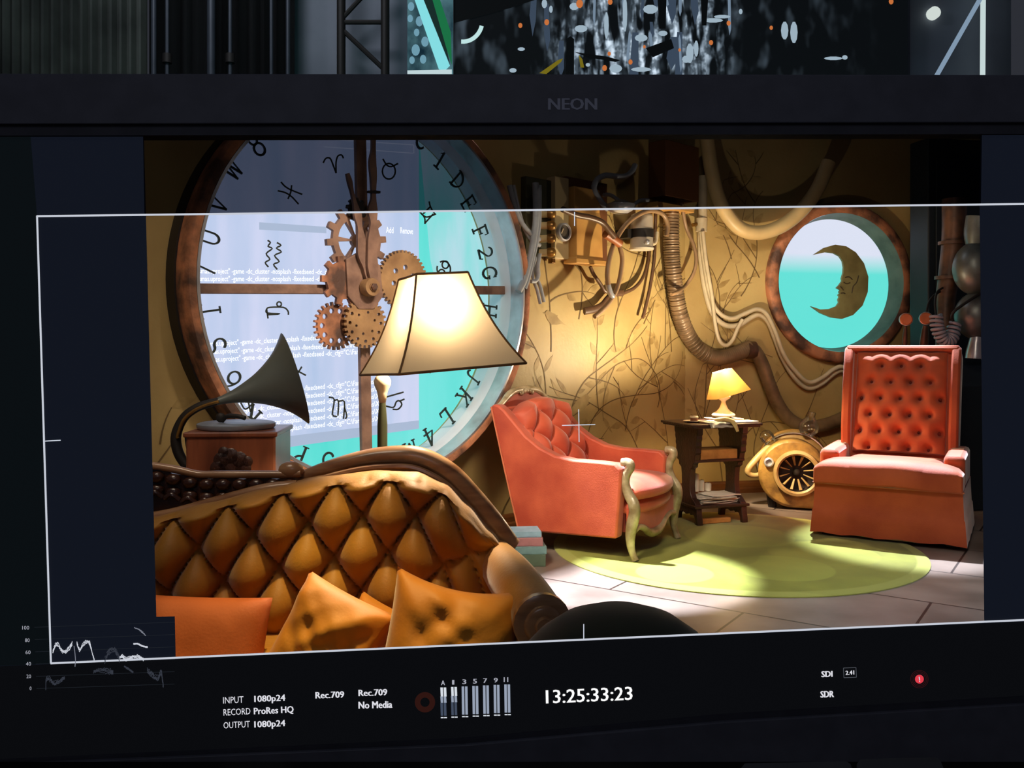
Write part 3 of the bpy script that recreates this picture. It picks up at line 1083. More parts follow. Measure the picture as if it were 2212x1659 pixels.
# ================================================================== the stage beyond the set
M_CORR = mat('dark_corrugated_sheet', c3(74, 80, 74), 0.6, 0.2, col2=c3(46, 50, 47), scale=1.5)
M_BLACKC = mat('black_drape_cloth', c3(22, 24, 26), 0.9, scale=3)
M_GREYF = mat('grey_stage_panel', c3(128, 134, 146), 0.7, col2=c3(104, 108, 120), scale=0.8)
M_STEEL = mat('dull_steel_pole', c3(64, 70, 80), 0.5, 0.3, scale=6)
SY = 10.0


def sx(px, Y=SY):
    return (px - CX) / FPX * Y


bm = BM()
n = 90
x0, x1 = sx(-160), sx(312)
pts = []
for i in range(n + 1):
    x = x0 + (x1 - x0) * i / n
    y = SY + (0.05 if (i // 2) % 2 else -0.03)
    pts.append((x, y))
A = [bm.verts.new((x, y, 0)) for x, y in pts]
B = [bm.verts.new((x, y, 6.5)) for x, y in pts]
A2 = [bm.verts.new((x, y + 0.03, 0)) for x, y in pts]
B2 = [bm.verts.new((x, y + 0.03, 6.5)) for x, y in pts]
for i in range(n):
    bm.faces.new((A[i], A[i + 1], B[i + 1], B[i]))
    bm.faces.new((A2[i], B2[i], B2[i + 1], A2[i + 1]))
    bm.faces.new((B[i], B[i + 1], B2[i + 1], B2[i]))
o = build('wall_stage', bm, M_CORR, smooth=0)
o['kind'] = 'structure'

drape = BM()
n = 60
fold = lambda i: 0.05 * math.sin(i * 1.15) + 0.02 * math.sin(i * 2.7)
A = [drape.verts.new((sx(313) + (sx(632) - sx(313)) * i / n, SY + 0.12 + fold(i), 0.01)) for i in range(n + 1)]
B = [drape.verts.new((v.co.x, v.co.y, 6.4)) for v in A]
for i in range(n):
    drape.faces.new((A[i], A[i + 1], B[i + 1], B[i]))
g = bmesh.ops.solidify(drape, geom=list(drape.faces), thickness=0.02)
tag(build('stage_drape', drape, M_BLACKC, smooth=60), 'black stage drape hanging in folds beside the corrugated wall', 'curtain')
for px, r, hb in ((332, 0.030, 0), (361, 0.022, 1), (456, 0.045, 0), (497, 0.022, 1), (586, 0.02, 0), (622, 0.024, 0)):
    t_ = thing('steel_pole', 'slim dull steel pole standing in front of the black stage drape', 'pole', (sx(px, SY - 0.25), SY - 0.25, 0), 0, 'steel poles before the black drape')
    bm = BM()
    lathe(bm, [(0.0, 0.0), (0.06, 0.0), (0.06, 0.02), (r, 0.03), (r, 6.2), (0.0, 6.2)], 12)
    build('shaft', bm, M_STEEL, t_)
    bm = BM()
    lathe(bm, [(r + 0.001, 4.05 + 0.25 * hb), (r + 0.03, 4.05 + 0.25 * hb), (r + 0.03, 4.15 + 0.25 * hb), (r + 0.001, 4.15 + 0.25 * hb)], 12, closed=True)
    build('clamp', bm, M_BLACKI, t_)


def flat(name, p0, p1, Y, h=6.6):
    bm = BM()
    box(bm, (sx(p0, Y), Y, 0), (sx(p1, Y), Y + 0.08, h))
    o = build(name, bm, M_GREYF, smooth=0)
    o['kind'] = 'structure'


flat('wall_grey_flat', 634, 888, SY + 0.4)
flat('wall_pale_flat', 1966, 2184, SY + 0.2)
tr = thing('truss', 'black lighting truss tower with a diagonal brace against the grey stage panel', 'truss', (sx(782, SY), SY, 0))
for px in (737, 832):
    bm = BM()
    x = sx(px) - tr.location.x
    tube(bm, [(x, 0, 0.0), (x, 0, 6.3)], 0.05, 10, 1)
    build('upright', bm, M_BLACKI, tr)
xa, xb = sx(737) - tr.location.x, sx(832) - tr.location.x
zpx = lambda py: CAMZ + (HY - py) / FPX * SY
for (a, b_) in (((xa, zpx(48)), (xb, zpx(48))), ((xa, zpx(62)), (xb, zpx(152))), ((xb, zpx(-60)), (xa, zpx(42))), ((xa, 3.2), (xb, 2.6)), ((xb, 2.2), (xa, 1.7)), ((xa, 1.2), (xb, 0.6))):
    bm = BM()
    tube(bm, [(a[0], 0, a[1]), (b_[0], 0, b_[1])], 0.028, 8, 1)
    build('brace', bm, M_BLACKI, tr)

SP = Plane((0, SY, 0), 0.0)


def sp_quad(bm, pts, w, mi=0):
    bm.faces.new([bm.verts.new(SP.px(x, y, w)) for x, y in pts]).material_index = mi


# ---- narrow LED side screen
side = thing('led_side_screen', 'narrow LED side screen with a slanting cyan bar and green edge above the monitor', 'video wall', (sx(928), SY, 0))
bm = BM()
box(bm, (sx(880), SY + 0.001, 0), (sx(978), SY + 0.08, 6.6))
M_SIDE = emit_noise('blurred_city_glow', c3(16, 44, 58), c3(96, 142, 152), 0.75, 2.6, (1, 1, 0.8), 0.38, 0.66)
build('screen', bm, M_SIDE, side, smooth=0, world=True)
bm = BM()
sp_quad(bm, [(893, -8), (912, -8), (972, 142), (962, 152), (948, 150)], 0.01)
build('cyan_bar', bm, emit('cyan_light_bar', c3(132, 220, 226), 1.0), side, smooth=0, world=True)
bm = BM()
sp_quad(bm, [(932, -8), (948, -8), (974, 70), (976, 140), (966, 110)], 0.012)
build('green_edge', bm, emit('deep_green_glow', c3(24, 110, 66), 1.0), side, smooth=0, world=True)
bm = BM()
sp_quad(bm, [(912, -8), (932, -8), (966, 110), (972, 140)], 0.008)
build('dark_field', bm, emit('dark_green_screen', c3(20, 42, 38), 1.0), side, smooth=0, world=True)
bm = BM()
sp_quad(bm, [(880, 152), (976, 150), (976, 160), (880, 160)], 0.014)
build('white_sill', bm, emit('white_screen_edge', c3(200, 222, 226), 0.9), side, smooth=0, world=True)
bm = BM()
for x, y, rr in ((888, 14, 7), (886, 40, 6), (906, 46, 8), (900, 70, 6), (918, 90, 8), (898, 108, 9), (914, 128, 7), (890, 130, 6)):
    sp_quad(bm, [(x + rr * math.cos(2 * math.pi * i / 12), y + rr * 1.4 * math.sin(2 * math.pi * i / 12)) for i in range(12)], 0.006)
build('light_spots', bm, emit('soft_blue_light_spots', c3(120, 170, 190), 0.8), side, smooth=0, world=True)

# ---- LED backdrop with the night city
city = thing('led_backdrop', 'wide LED backdrop showing a blurred night city of blue-white and orange lights', 'video wall', (sx(1470), SY + 0.05, 0))
bm = BM()
box(bm, (sx(979), SY + 0.051, 0), (sx(1965), SY + 0.13, 6.6))
m, t, b = nt('night_city_glow')
M_NIGHT = m
L = t.links
tc = t.nodes.new('ShaderNodeTexCoord')
sep = t.nodes.new('ShaderNodeSeparateXYZ')
L.new(tc.outputs['Object'], sep.inputs[0])


def mapped(v, a, b_, c_=0.0, d_=1.0):
    mr = t.nodes.new('ShaderNodeMapRange')
    mr.interpolation_type = 'SMOOTHSTEP'
    for k_, x_ in (('From Min', a), ('From Max', b_), ('To Min', c_), ('To Max', d_)):
        mr.inputs[k_].default_value = x_
    L.new(v, mr.inputs['Value'])
    return mr.outputs[0]


def mth(op, a, b_):
    n_ = t.nodes.new('ShaderNodeMath')
    n_.operation = op
    for i_, v in enumerate((a, b_)):
        if isinstance(v, (int, float)):
            n_.inputs[i_].default_value = v
        else:
            L.new(v, n_.inputs[i_])
    return n_.outputs[0]


def streaky(scale, stretch, lo, hi):
    mp = t.nodes.new('ShaderNodeMapping')
    mp.inputs['Scale'].default_value = stretch
    L.new(tc.outputs['Object'], mp.inputs[0])
    n_ = t.nodes.new('ShaderNodeTexNoise')
    n_.inputs['Scale'].default_value = scale
    n_.inputs['Detail'].default_value = 2
    L.new(mp.outputs[0], n_.inputs['Vector'])
    return mapped(n_.outputs['Fac'], lo, hi)


core = mth('MULTIPLY', mapped(sep.outputs['X'], -1.7, -0.75), mapped(sep.outputs['X'], 0.75, 0.0))
glow = mth('MULTIPLY', core, mth('MULTIPLY', streaky(5.5, (1.6, 1, 0.42), 0.44, 0.66), mth('ADD', streaky(9.0, (1.2, 1, 1.0), 0.40, 0.62), 0.25)))
wide = mth('MULTIPLY', mapped(sep.outputs['X'], 2.4, 1.0), mth('MULTIPLY', streaky(3.0, (1.4, 1, 0.7), 0.5, 0.75), 0.10))
tot = mth('ADD', mth('MULTIPLY', glow, 0.85), mth('ADD', wide, 0.006))
cmb = t.nodes.new('ShaderNodeMix')
cmb.data_type = 'RGBA'
L.new(glow, cmb.inputs[0])
cmb.inputs[6].default_value = (0.45, 0.62, 0.80, 1)
cmb.inputs[7].default_value = (0.72, 0.86, 1.0, 1)
L.new(cmb.outputs[2], b.inputs['Emission Color'])
L.new(tot, b.inputs['Emission Strength'])
b.inputs['Base Color'].default_value = (0.01, 0.01, 0.01, 1)
b.inputs['Specular IOR Level'].default_value = 0.0
build('screen', bm, M_NIGHT, city, smooth=0, world=True)
M_ST = [emit('dim_blue_streak', c3(60, 74, 92), 0.9), emit('blue_white_streak', c3(120, 140, 160), 0.9), emit('bright_white_streak', c3(156, 176, 190), 1.0), emit('orange_dot', c3(198, 112, 58), 1.0), emit('yellow_band', c3(120, 108, 24), 0.9), emit('night_black', c3(6, 8, 10), 1.0)]
r2 = random.Random(11)


def dots(name, items, mi):
    bm = BM()
    for k, pts in enumerate(items):
        sp_quad(bm, pts, -0.049 + 0.0015 * (mi + 1) + 0.00003 * k)
    build(name, bm, M_ST[mi], city, smooth=0, world=True)


def blob(x, y, rx, ry, n=10):
    return [(x + rx * math.cos(2 * math.pi * i / n), y + ry * math.sin(2 * math.pi * i / n)) for i in range(n)]


dim, midl, hot = [], [], []
for i in range(12):
    x = r2.gauss(1395, 150) if i < 8 else r2.uniform(1150, 1900)
    if not 1120 < x < 1930:
        continue
    y = r2.uniform(-20, 140)
    h_, w_ = r2.uniform(14, 70), r2.uniform(3, 11)
    sk = r2.uniform(-6, 6)
    dim.append([(x - w_, y + h_ * 0.3), (x - w_ * 0.6 + sk, y - h_), (x + w_ * 0.8 + sk, y - h_), (x + w_, y + h_ * 0.5), (x, y + h_)])
for i in range(8):
    x = r2.gauss(1390, 105)
    y = r2.uniform(-10, 120)
    h_, w_ = r2.uniform(8, 52), r2.uniform(2, 7)
    sk = r2.uniform(-5, 5)
    midl.append([(x - w_, y + h_ * 0.6), (x - w_ + sk, y - h_ * 0.8), (x + sk, y - h_), (x + w_ + sk, y - h_ * 0.7), (x + w_, y + h_ * 0.7), (x, y + h_)])
for x, y, rx, ry in ((1255, 62, 14, 8), (1405, 20, 16, 10), (1385, 82, 14, 8), (1432, 72, 10, 6), (1490, 115, 8, 22), (1504, 105, 5, 18), (1482, 128, 9, 8), (1695, 66, 8, 20), (1715, 70, 8, 24), (1240, 14, 10, 8), (1310, 55, 5, 30), (1350, 30, 5, 40), (1176, 8, 6, 10), (1190, 20, 4, 8), (1330, 148, 14, 9), (1800, 126, 20, 4), (1825, 124, 6, 5), (1385, 150, 22, 5), (1270, 140, 5, 4), (1600, 25, 4, 6), (1540, 44, 22, 5), (1560, 36, 18, 4), (1126, 106, 8, 4), (1108, 152, 8, 5)):
    hot.append(blob(x, y, rx, ry))
dots('dim_streaks', dim, 0)
dots('bright_streaks', midl, 1)
dots('white_glints', hot, 2)
dots('orange_lights', [blob(x, y, rr * 0.75, rr * 0.95) for x, y, rr in ((1181, 48, 7), (1318, 4, 7), (1574, 50, 6), (1536, 92, 6), (1362, 134, 6), (1306, 147, 7), (1392, 101, 4), (1124, 55, 6), (1316, 116, 5), (1252, 8, 10), (1925, 3, 7), (1666, 60, 5), (1468, 108, 4))], 3)
dots('yellow_band', [[(1165, 158), (1205, 130), (1216, 126), (1212, 134), (1180, 160)], [(1250, 118), (1258, 128), (1262, 146), (1254, 146)]], 4)
dots('black_shapes', [[(1222, 162), (1224, 84), (1232, 78), (1240, 84), (1240, 162)], [(1240, 112), (1310, 122), (1340, 130), (1330, 134), (1270, 124)], [(980, 50), (1100, 18), (1180, -8), (980, -8)], [(1420, -10), (1440, -10), (1438, 62), (1424, 62)], [(1514, -5), (1530, -5), (1526, 55), (1516, 55)], [(1395, 104), (1450, 84), (1456, 104), (1410, 124)]], 5)
bm = BM()
stroke_bm(bm, arc(1000, 44, 42, 46, 95, 15, 10), 9, lambda u, v, d: SP.px(u, v, -0.03), 0, 1)
for f in list(bm.faces):
    pass
bmesh.ops.remove_doubles(bm, verts=bm.verts, dist=0.0005)
build('pale_arc', bm, emit('pale_cyan_arc', c3(190, 226, 226), 1.0), city, smooth=0, world=True)

# ---- lit tubes against the pale stage panel
M_TUBEL = emit('pale_lit_tube', c3(196, 214, 214), 1.0)
M_TUBED = emit('dim_blue_lit_tube', c3(128, 150, 172), 1.0)
bm = BM()
tube(bm, [SP.px(2124, -60, 0.0), SP.px(2121, 400, 0.0), (SP.px(2121, 400, 0).x, SY, 0.0)], 0.028, 10, 1)
tag(build('light_tube', bm, M_TUBEL), 'upright white light tube before the pale stage panel', 'light')
bm = BM()
tube(bm, [SP.px(2150, -60, 0.1), SP.px(2024, 162, 0.1), SP.px(1820, 520, 0.1), SP.px(1620, 872, 0.1) * 1.0], 0.026, 10, 1)
tag(build('light_tube', bm, M_TUBED), 'slanting bluish light tube leaning across the pale stage panel', 'light')
bm = BM()
lathe(bm, [(0.0, -0.02), (0.07, -0.02), (0.07, 0.05), (0.05, 0.07), (0.0, 0.075)], 16, Matrix.Translation(SP.px(2015, 30, -0.16)) @ YROT)
tag(build('work_lamp', bm, emit('white_work_lamp', c3(206, 216, 210), 1.0)), 'small round white lamp fixed high on the pale stage panel', 'light')

# ================================================================== the studio monitor
MP = Plane((0, 1.138, 0), math.atan(0.0647))
mon = thing('monitor', 'big black studio monitor framing the set with timecode captions and level meters', 'monitor', (0.16, 1.15, 0.5))
M_BEZ = mat('satin_black_bezel', c3(84, 86, 98), 0.55, scale=30, spec=0.3)
M_LIP = mat('black_bezel_lip', c3(62, 63, 72), 0.6, scale=30, spec=0.2)
M_SCR = emit('black_lit_screen', c3(16, 20, 30), 1.0)
M_SCR2 = emit('black_screen_lower', c3(9, 10, 13), 1.0)


def mesh_with_hole(bm, outer, inner, pl, w1, w0):
    es, loops = [], []
    for lp in (outer, inner):
        vs = [bm.verts.new(pl.px(x, y, w1)) for x, y in lp]
        loops.append(vs)
        for i in range(len(vs)):
            es.append(bm.edges.new((vs[i], vs[(i + 1) % len(vs)])))
    bmesh.ops.triangle_fill(bm, use_beauty=True, use_dissolve=False, edges=es)
    g = bmesh.ops.extrude_face_region(bm, geom=list(bm.faces))
    for v in [e for e in g['geom'] if isinstance(e, bmesh.types.BMVert)]:
        v.co -= pl.n * (w1 - w0)


bm = BM()
mesh_with_hole(bm, [(-260, 158), (2560, 162), (2560, 1760), (-260, 1760)], [(-60, 268), (2440, 264), (2440, 1508), (1560, 1560), (1000, 1610), (-60, 1655)], MP, 0.012, -0.03)
build('bezel', bm, M_BEZ, mon, smooth=0, world=True, bevel=0.0015)
bm = BM()
mesh_with_hole(bm, [(-61, 267), (2441, 263), (2441, 1509), (1560, 1561), (1000, 1611), (-61, 1656)], [(-40, 293), (2420, 289), (2420, 1494), (1560, 1546), (1000, 1598), (-40, 1646)], MP, 0.007, -0.02)
build('inner_lip', bm, M_LIP, mon, smooth=0, world=True)
OPEN = [(309, 293), (2121, 290), (2119, 443), (2129, 1346), (378, 1423), (376, 1333), (336, 1334)]
bm = BM()
mesh_with_hole(bm, [(-41, 292), (2421, 288), (2421, 1495), (1560, 1547), (1000, 1599), (-41, 1647)], OPEN, MP, 0.0, -0.003)
build('screen_border', bm, M_SCR, mon, smooth=0, world=True)
bm = BM()
pl_quad(bm, MP, [(-40, 1441), (2415, 1334), (2420, 1494), (1560, 1546), (1000, 1598), (-40, 1645)], 0.001)
build('lower_border', bm, M_SCR2, mon, smooth=0, world=True)
bm = BM()
pl_quad(bm, MP, [(-40, 293), (66, 293), (80, 467), (110, 1434), (-40, 1440)], 0.0008)
build('side_border', bm, emit('black_green_screen_edge', c3(9, 14, 17), 1.0), mon, smooth=0, world=True)
M_BAND = clear_mat('dark_tinted_mask', (0.082, 0.088, 0.108), 0.0)
bm = BM()
pl_quad(bm, MP, [(309, 293), (2121, 290), (2119, 442), (312, 464)], 0.001)
build('mask_band', bm, M_BAND, mon, smooth=0, world=True)
M_LINE = emit('pale_frame_line', c3(198, 203, 214), 1.0)
M_LINEW = emit('thin_white_marker', c3(206, 214, 226), 1.0)


def mline(bm, a, b_, wd, w=0.002):
    d = Vector((b_[0] - a[0], b_[1] - a[1])).normalized()
    nx, ny = -d.y * wd / 2, d.x * wd / 2
    bm.faces.new([bm.verts.new(MP.px(x, y, w)) for x, y in ((a[0] + nx, a[1] + ny), (a[0] - nx, a[1] - ny), (b_[0] - nx, b_[1] - ny), (b_[0] + nx, b_[1] + ny))])


for a, b_ in (((79, 467), (2419, 438)), ((80, 466), (110, 1433)), ((109, 1433), (2419, 1330)), ((2412, 438), (2416, 1331))):
    bm = BM()
    mline(bm, a, b_, 4.2)
    build('frame_line', bm, M_LINE, mon, smooth=0, world=True)
bm = BM()
mline(bm, (1214, 919), (1286, 917), 1.8)
mline(bm, (1250, 884), (1251, 955), 1.8)
build('centre_cross', bm, M_LINEW, mon, smooth=0, world=True)
for a, b_ in (((1241, 458), (1241, 488)), ((1261, 1348), (1261, 1382)), ((96, 953), (131, 951))):
    bm = BM()
    mline(bm, a, b_, 2)
    build('edge_tick', bm, M_LINEW, mon, smooth=0, world=True)
M_CAP = emit('white_caption_lettering', c3(224, 224, 232), 1.0)
M_CAPD = emit('grey_caption_lettering', c3(170, 172, 184), 1.0)


def caption(body, x0, y0, x1, y1, h, m=None, bold=0.0, name='caption', w=0.002):
    """baseline from (x0,y0) to (x1,y1), letter height h in picture pixels"""
    bm = BM()
    sk = (y1 - y0) / max(1.0, (x1 - x0))
    for k in ((0.0,) if not bold else (-bold, 0.0, bold)):
        text_bm(bm, body, lambda u, v: MP.px(x0 + (x1 - x0) * u + k + sk * h * v * 0.5, y0 + (y1 - y0) * u - h * v, w + 0.00001 * (k + 2)))
    build(name, bm, m or M_CAP, mon, smooth=0, world=True, recalc=False)


caption('INPUT', 482, 1520, 526, 1518, 14)
caption('1080p24', 550, 1521, 616, 1518, 18, bold=0.6)
caption('RECORD', 483, 1546, 541, 1543, 14)
caption('ProRes HQ', 549, 1546, 634, 1542, 17, bold=0.6)
caption('OUTPUT', 483, 1574, 540, 1571, 14)
caption('1080p24', 550, 1576, 616, 1573, 18, bold=0.6)
caption('Rec.709', 682, 1509, 743, 1507, 14, bold=0.7)
caption('Rec.709', 775, 1504, 836, 1502, 14, bold=0.7)
caption('No Media', 775, 1531, 847, 1529, 15, bold=0.7)
caption('13:25:33:23', 1180, 1520, 1366, 1512, 29, emit('bright_timecode', (1, 1, 1), 1.0), bold=0.7)
caption('SDI', 1775, 1463, 1798, 1462, 13, bold=0.8)
caption('SDR', 1773, 1507, 1801, 1506, 14, bold=0.8)
caption('2.41', 1827, 1458, 1845, 1457, 9, bold=0.5)
for i, (s_, x) in enumerate((('A', 957), ('1', 979), ('3', 1003), ('5', 1026), ('7', 1048), ('9', 1071), ('11', 1093))):
    w_ = 4 if s_ == '1' else 8 if s_ != '11' else 9
    caption(s_, x - w_ / 2, 1480 - i * 1.15, x + w_ / 2, 1480 - i * 1.15, 10, M_CAPD, bold=0.4)
for s_, x0, x1, y in (('100', 48, 63, 1360), ('80', 54, 64, 1387), ('60', 55, 66, 1413), ('40', 56, 67, 1438), ('20', 57, 67, 1465), ('0', 64, 68, 1491)):
    caption(s_, x0, y, x1, y, 8, M_CAPD)
M_MET = [emit('bright_meter_bar', c3(214, 220, 228), 1.0), emit('mid_meter_bar', c3(150, 160, 178), 1.0), emit('dark_meter_bar', c3(66, 76, 94), 1.0)]
for i in range(7):
    bm = BM()
    y0, y1 = 1485 - i * 1.1, 1546 - i * 1.1
    for d in (-3.6, 3.6):
        x = 957.5 + i * 23 + d
        if i < 2:
            for (f0, f1, mi) in ((0, 0.32, 0), (0.32, 0.54, 1), (0.54, 1.0, 2)):
                bm.faces.new([bm.verts.new(MP.px(*p, 0.002)) for p in ((x - 2.7, y0 + 61 * f0), (x + 2.7, y0 + 61 * f0), (x + 3.6, y0 + 61 * f1), (x - 1.8, y0 + 61 * f1))]).material_index = mi
        else:
            bm.faces.new([bm.verts.new(MP.px(*p, 0.002)) for p in ((x - 2.7, y0), (x + 2.7, y0), (x + 3.6, y1), (x - 1.8, y1))]).material_index = 1
        bm.faces.new([bm.verts.new(MP.px(*p, 0.002)) for p in ((x - 1.8, y1 + 3), (x + 4.4, y1 + 3), (x + 4.4, y1 + 5.5), (x - 1.8, y1 + 5.5))]).material_index = 0
    build('level_meter', bm, M_MET, mon, smooth=0, world=True)
# aspect badge, alert lamp, record ring
bm = BM()
for a, b_ in (((1822, 1443), (1849, 1442)), ((1849, 1442), (1850, 1463)), ((1850, 1463), (1823, 1464)), ((1823, 1464), (1822, 1443))):
    mline(bm, a, b_, 1.1)
build('badge_outline', bm, emit('dim_badge_outline', c3(84, 88, 96), 1.0), mon, smooth=0, world=True)


def mdisc(bm, x, y, r0, r1, w=0.002, n=28):
    o_ = [bm.verts.new(MP.px(x + r1 * math.cos(2 * math.pi * i / n), y + r1 * math.sin(2 * math.pi * i / n), w)) for i in range(n)]
    if r0 <= 0:
        bm.faces.new(o_)
        return
    i_ = [bm.verts.new(MP.px(x + r0 * math.cos(2 * math.pi * i / n), y + r0 * math.sin(2 * math.pi * i / n), w)) for i in range(n)]
    for i in range(n):
        bm.faces.new((o_[i], o_[(i + 1) % n], i_[(i + 1) % n], i_[i]))


bm = BM()
mdisc(bm, 1986, 1467, 0, 9.5)
al = build('alert_light', bm, emit('red_alert_light', c3(226, 62, 76), 1.0), mon, smooth=0, world=True)
bm = BM()
mline(bm, (1985.5, 1462), (1986.5, 1469), 2.2, 0.003)
mline(bm, (1986.5, 1470.5), (1986.5, 1472.5), 2.2, 0.003)
build('alert_mark', bm, M_LINEW, mon, smooth=0, world=True)
bm = BM()
for r_ in (12.5, 15.5, 18.5):
    mdisc(bm, 1986, 1467, r_, r_ + 0.9)
build('alert_halo_rings', bm, emit('dim_red_rings', c3(62, 18, 22), 1.0), mon, smooth=0, world=True)
bm = BM()
mdisc(bm, 918, 1517, 10, 22)
build('record_ring', bm, emit('dim_rust_ring', c3(46, 20, 16), 1.0), mon, smooth=0, world=True)
caption('NEON', 1185, 237, 1289, 237, 25, emit('faint_grey_emblem', c3(44, 46, 56), 1.0), bold=1.2, name='emblem', w=0.0125)

# waveform scope
M_GRID = emit('faint_scope_grid', c3(30, 34, 40), 1.0)
bm = BM()
for k in range(6):
    y = 1356 + 26.5 * k
    mline(bm, (74 + k, y - 1), (377, y - 12 + k * 0.2), 1.0, 0.0015)
build('scope_grid', bm, M_GRID, mon, smooth=0, world=True)
r3 = random.Random(5)
WV = [emit('bright_waveform', c3(206, 210, 220), 1.0), emit('mid_waveform', c3(120, 124, 136), 1.0), emit('dim_waveform', c3(52, 56, 66), 1.0)]


def trace(pts, wd, mi, jit=1.5, reps=1):
    bm = BM()
    for _ in range(reps):
        q = spline([(x, y + r3.uniform(-jit, jit), 0) for x, y in pts], 5)
        for a, b_ in zip(q, q[1:]):
            mline(bm, (a.x, a.y + r3.uniform(-jit, jit) * 0.5), (b_.x, b_.y + r3.uniform(-jit, jit) * 0.5), wd, 0.002 + 0.0001 * mi)
    build('waveform_trace', bm, WV[mi], mon, smooth=0, world=True)


trace([(114, 1410), (120, 1392), (126, 1393), (133, 1404), (141, 1408), (149, 1400), (156, 1391)], 1.2, 0, 4.0, 5)
trace([(166, 1388), (172, 1404), (178, 1396), (186, 1386), (193, 1389), (198, 1405), (204, 1428)], 1.2, 0, 4.0, 4)
trace([(160, 1396), (162, 1412), (163, 1428), (162, 1440)], 1.6, 1, 1.5, 2)
trace([(226, 1426), (236, 1408), (246, 1400), (252, 1410), (258, 1424)], 1.2, 2, 6, 6)
trace([(257, 1423), (264, 1416), (272, 1424), (284, 1420), (298, 1419), (310, 1424)], 1.4, 0, 4, 6)
trace([(288, 1391), (298, 1391), (308, 1396), (319, 1398)], 2.0, 0, 1, 2)
trace([(290, 1357), (300, 1360), (308, 1366), (315, 1373)], 1.8, 1, 1.5, 2)
trace([(202, 1450), (215, 1448), (230, 1450), (244, 1452), (238, 1447)], 1.1, 2, 5, 6)
trace([(268, 1438), (278, 1446), (288, 1453)], 1.8, 2, 2, 3)
trace([(318, 1450), (328, 1458), (340, 1464), (348, 1452), (351, 1470), (353, 1479)], 1.2, 2, 6, 7)
trace([(99, 1486), (100, 1468), (108, 1466), (118, 1474), (140, 1462)], 1.4, 2, 5, 6)

bm = BM()
box(bm, (-0.06, 0.03, -0.47), (0.14, 0.08, 0.07))
build('stand_column', bm, M_LIP, mon, smooth=0, bevel=0.005)
bm = BM()
box(bm, (-0.4, -0.08, -0.5), (0.5, 0.13, -0.47))
build('stand_base', bm, M_LIP, mon, smooth=0, bevel=0.005)

# ---- desk in front of the monitor
desk = thing('desk', 'plain black desk top below the studio monitor', 'desk', (0.15, 0.95, 0))
M_DESK = mat('black_desk_top', c3(16, 17, 18), 0.7, scale=20, spec=0.1)
bm = BM()
box(bm, (-1.3, -0.30, 0.625), (1.4, 0.10, 0.655))
build('desk_top', bm, M_DESK, desk, smooth=0)
for x in (-1.22, 1.28):
    for y in (-0.25, 0.04):
        bm = BM()
        box(bm, (x, y, 0.0), (x + 0.05, y + 0.05, 0.625))
        build('leg', bm, M_DESK, desk, smooth=0)
M_PAD = mat('dim_grey_pad', c3(74, 76, 80), 0.7, scale=10)
for (xa, xb, yt), lb in (((1600, 1838, 1643), 'dim grey pad on the desk, its top sloping, beside a darker gap'), ((1850, 2032, 1634), 'dim grey pad with a rounded corner on the desk by the frame edge')):
    bm = BM()
    Y = 1.0
    pts = [(xa, yt + 14), (xa + 8, yt + 4), (xb - 10, yt), (xb, yt + 6), (xb + 22, yt + 60), (xa, yt + 60)]
    q = []
    for x, y in pts:
        d = Vector(((x - CX) / FPX, 1.0, -(y - HY) / FPX))
        k = (0.672 - CAMZ) / d.z
        q.append(Vector((0, 0, CAMZ)) + d * k)
    va = [bm.verts.new(p) for p in q]
    vb = [bm.verts.new((p.x, p.y, 0.656)) for p in q]
    bm.faces.new(va)
    bm.faces.new(vb[::-1])
    for i in range(len(q)):
        bm.faces.new((va[i], va[(i + 1) % len(q)], vb[(i + 1) % len(q)], vb[i]))
    tag(build('desk_pad', bm, M_PAD, smooth=0, bevel=0.002), lb, 'pad')
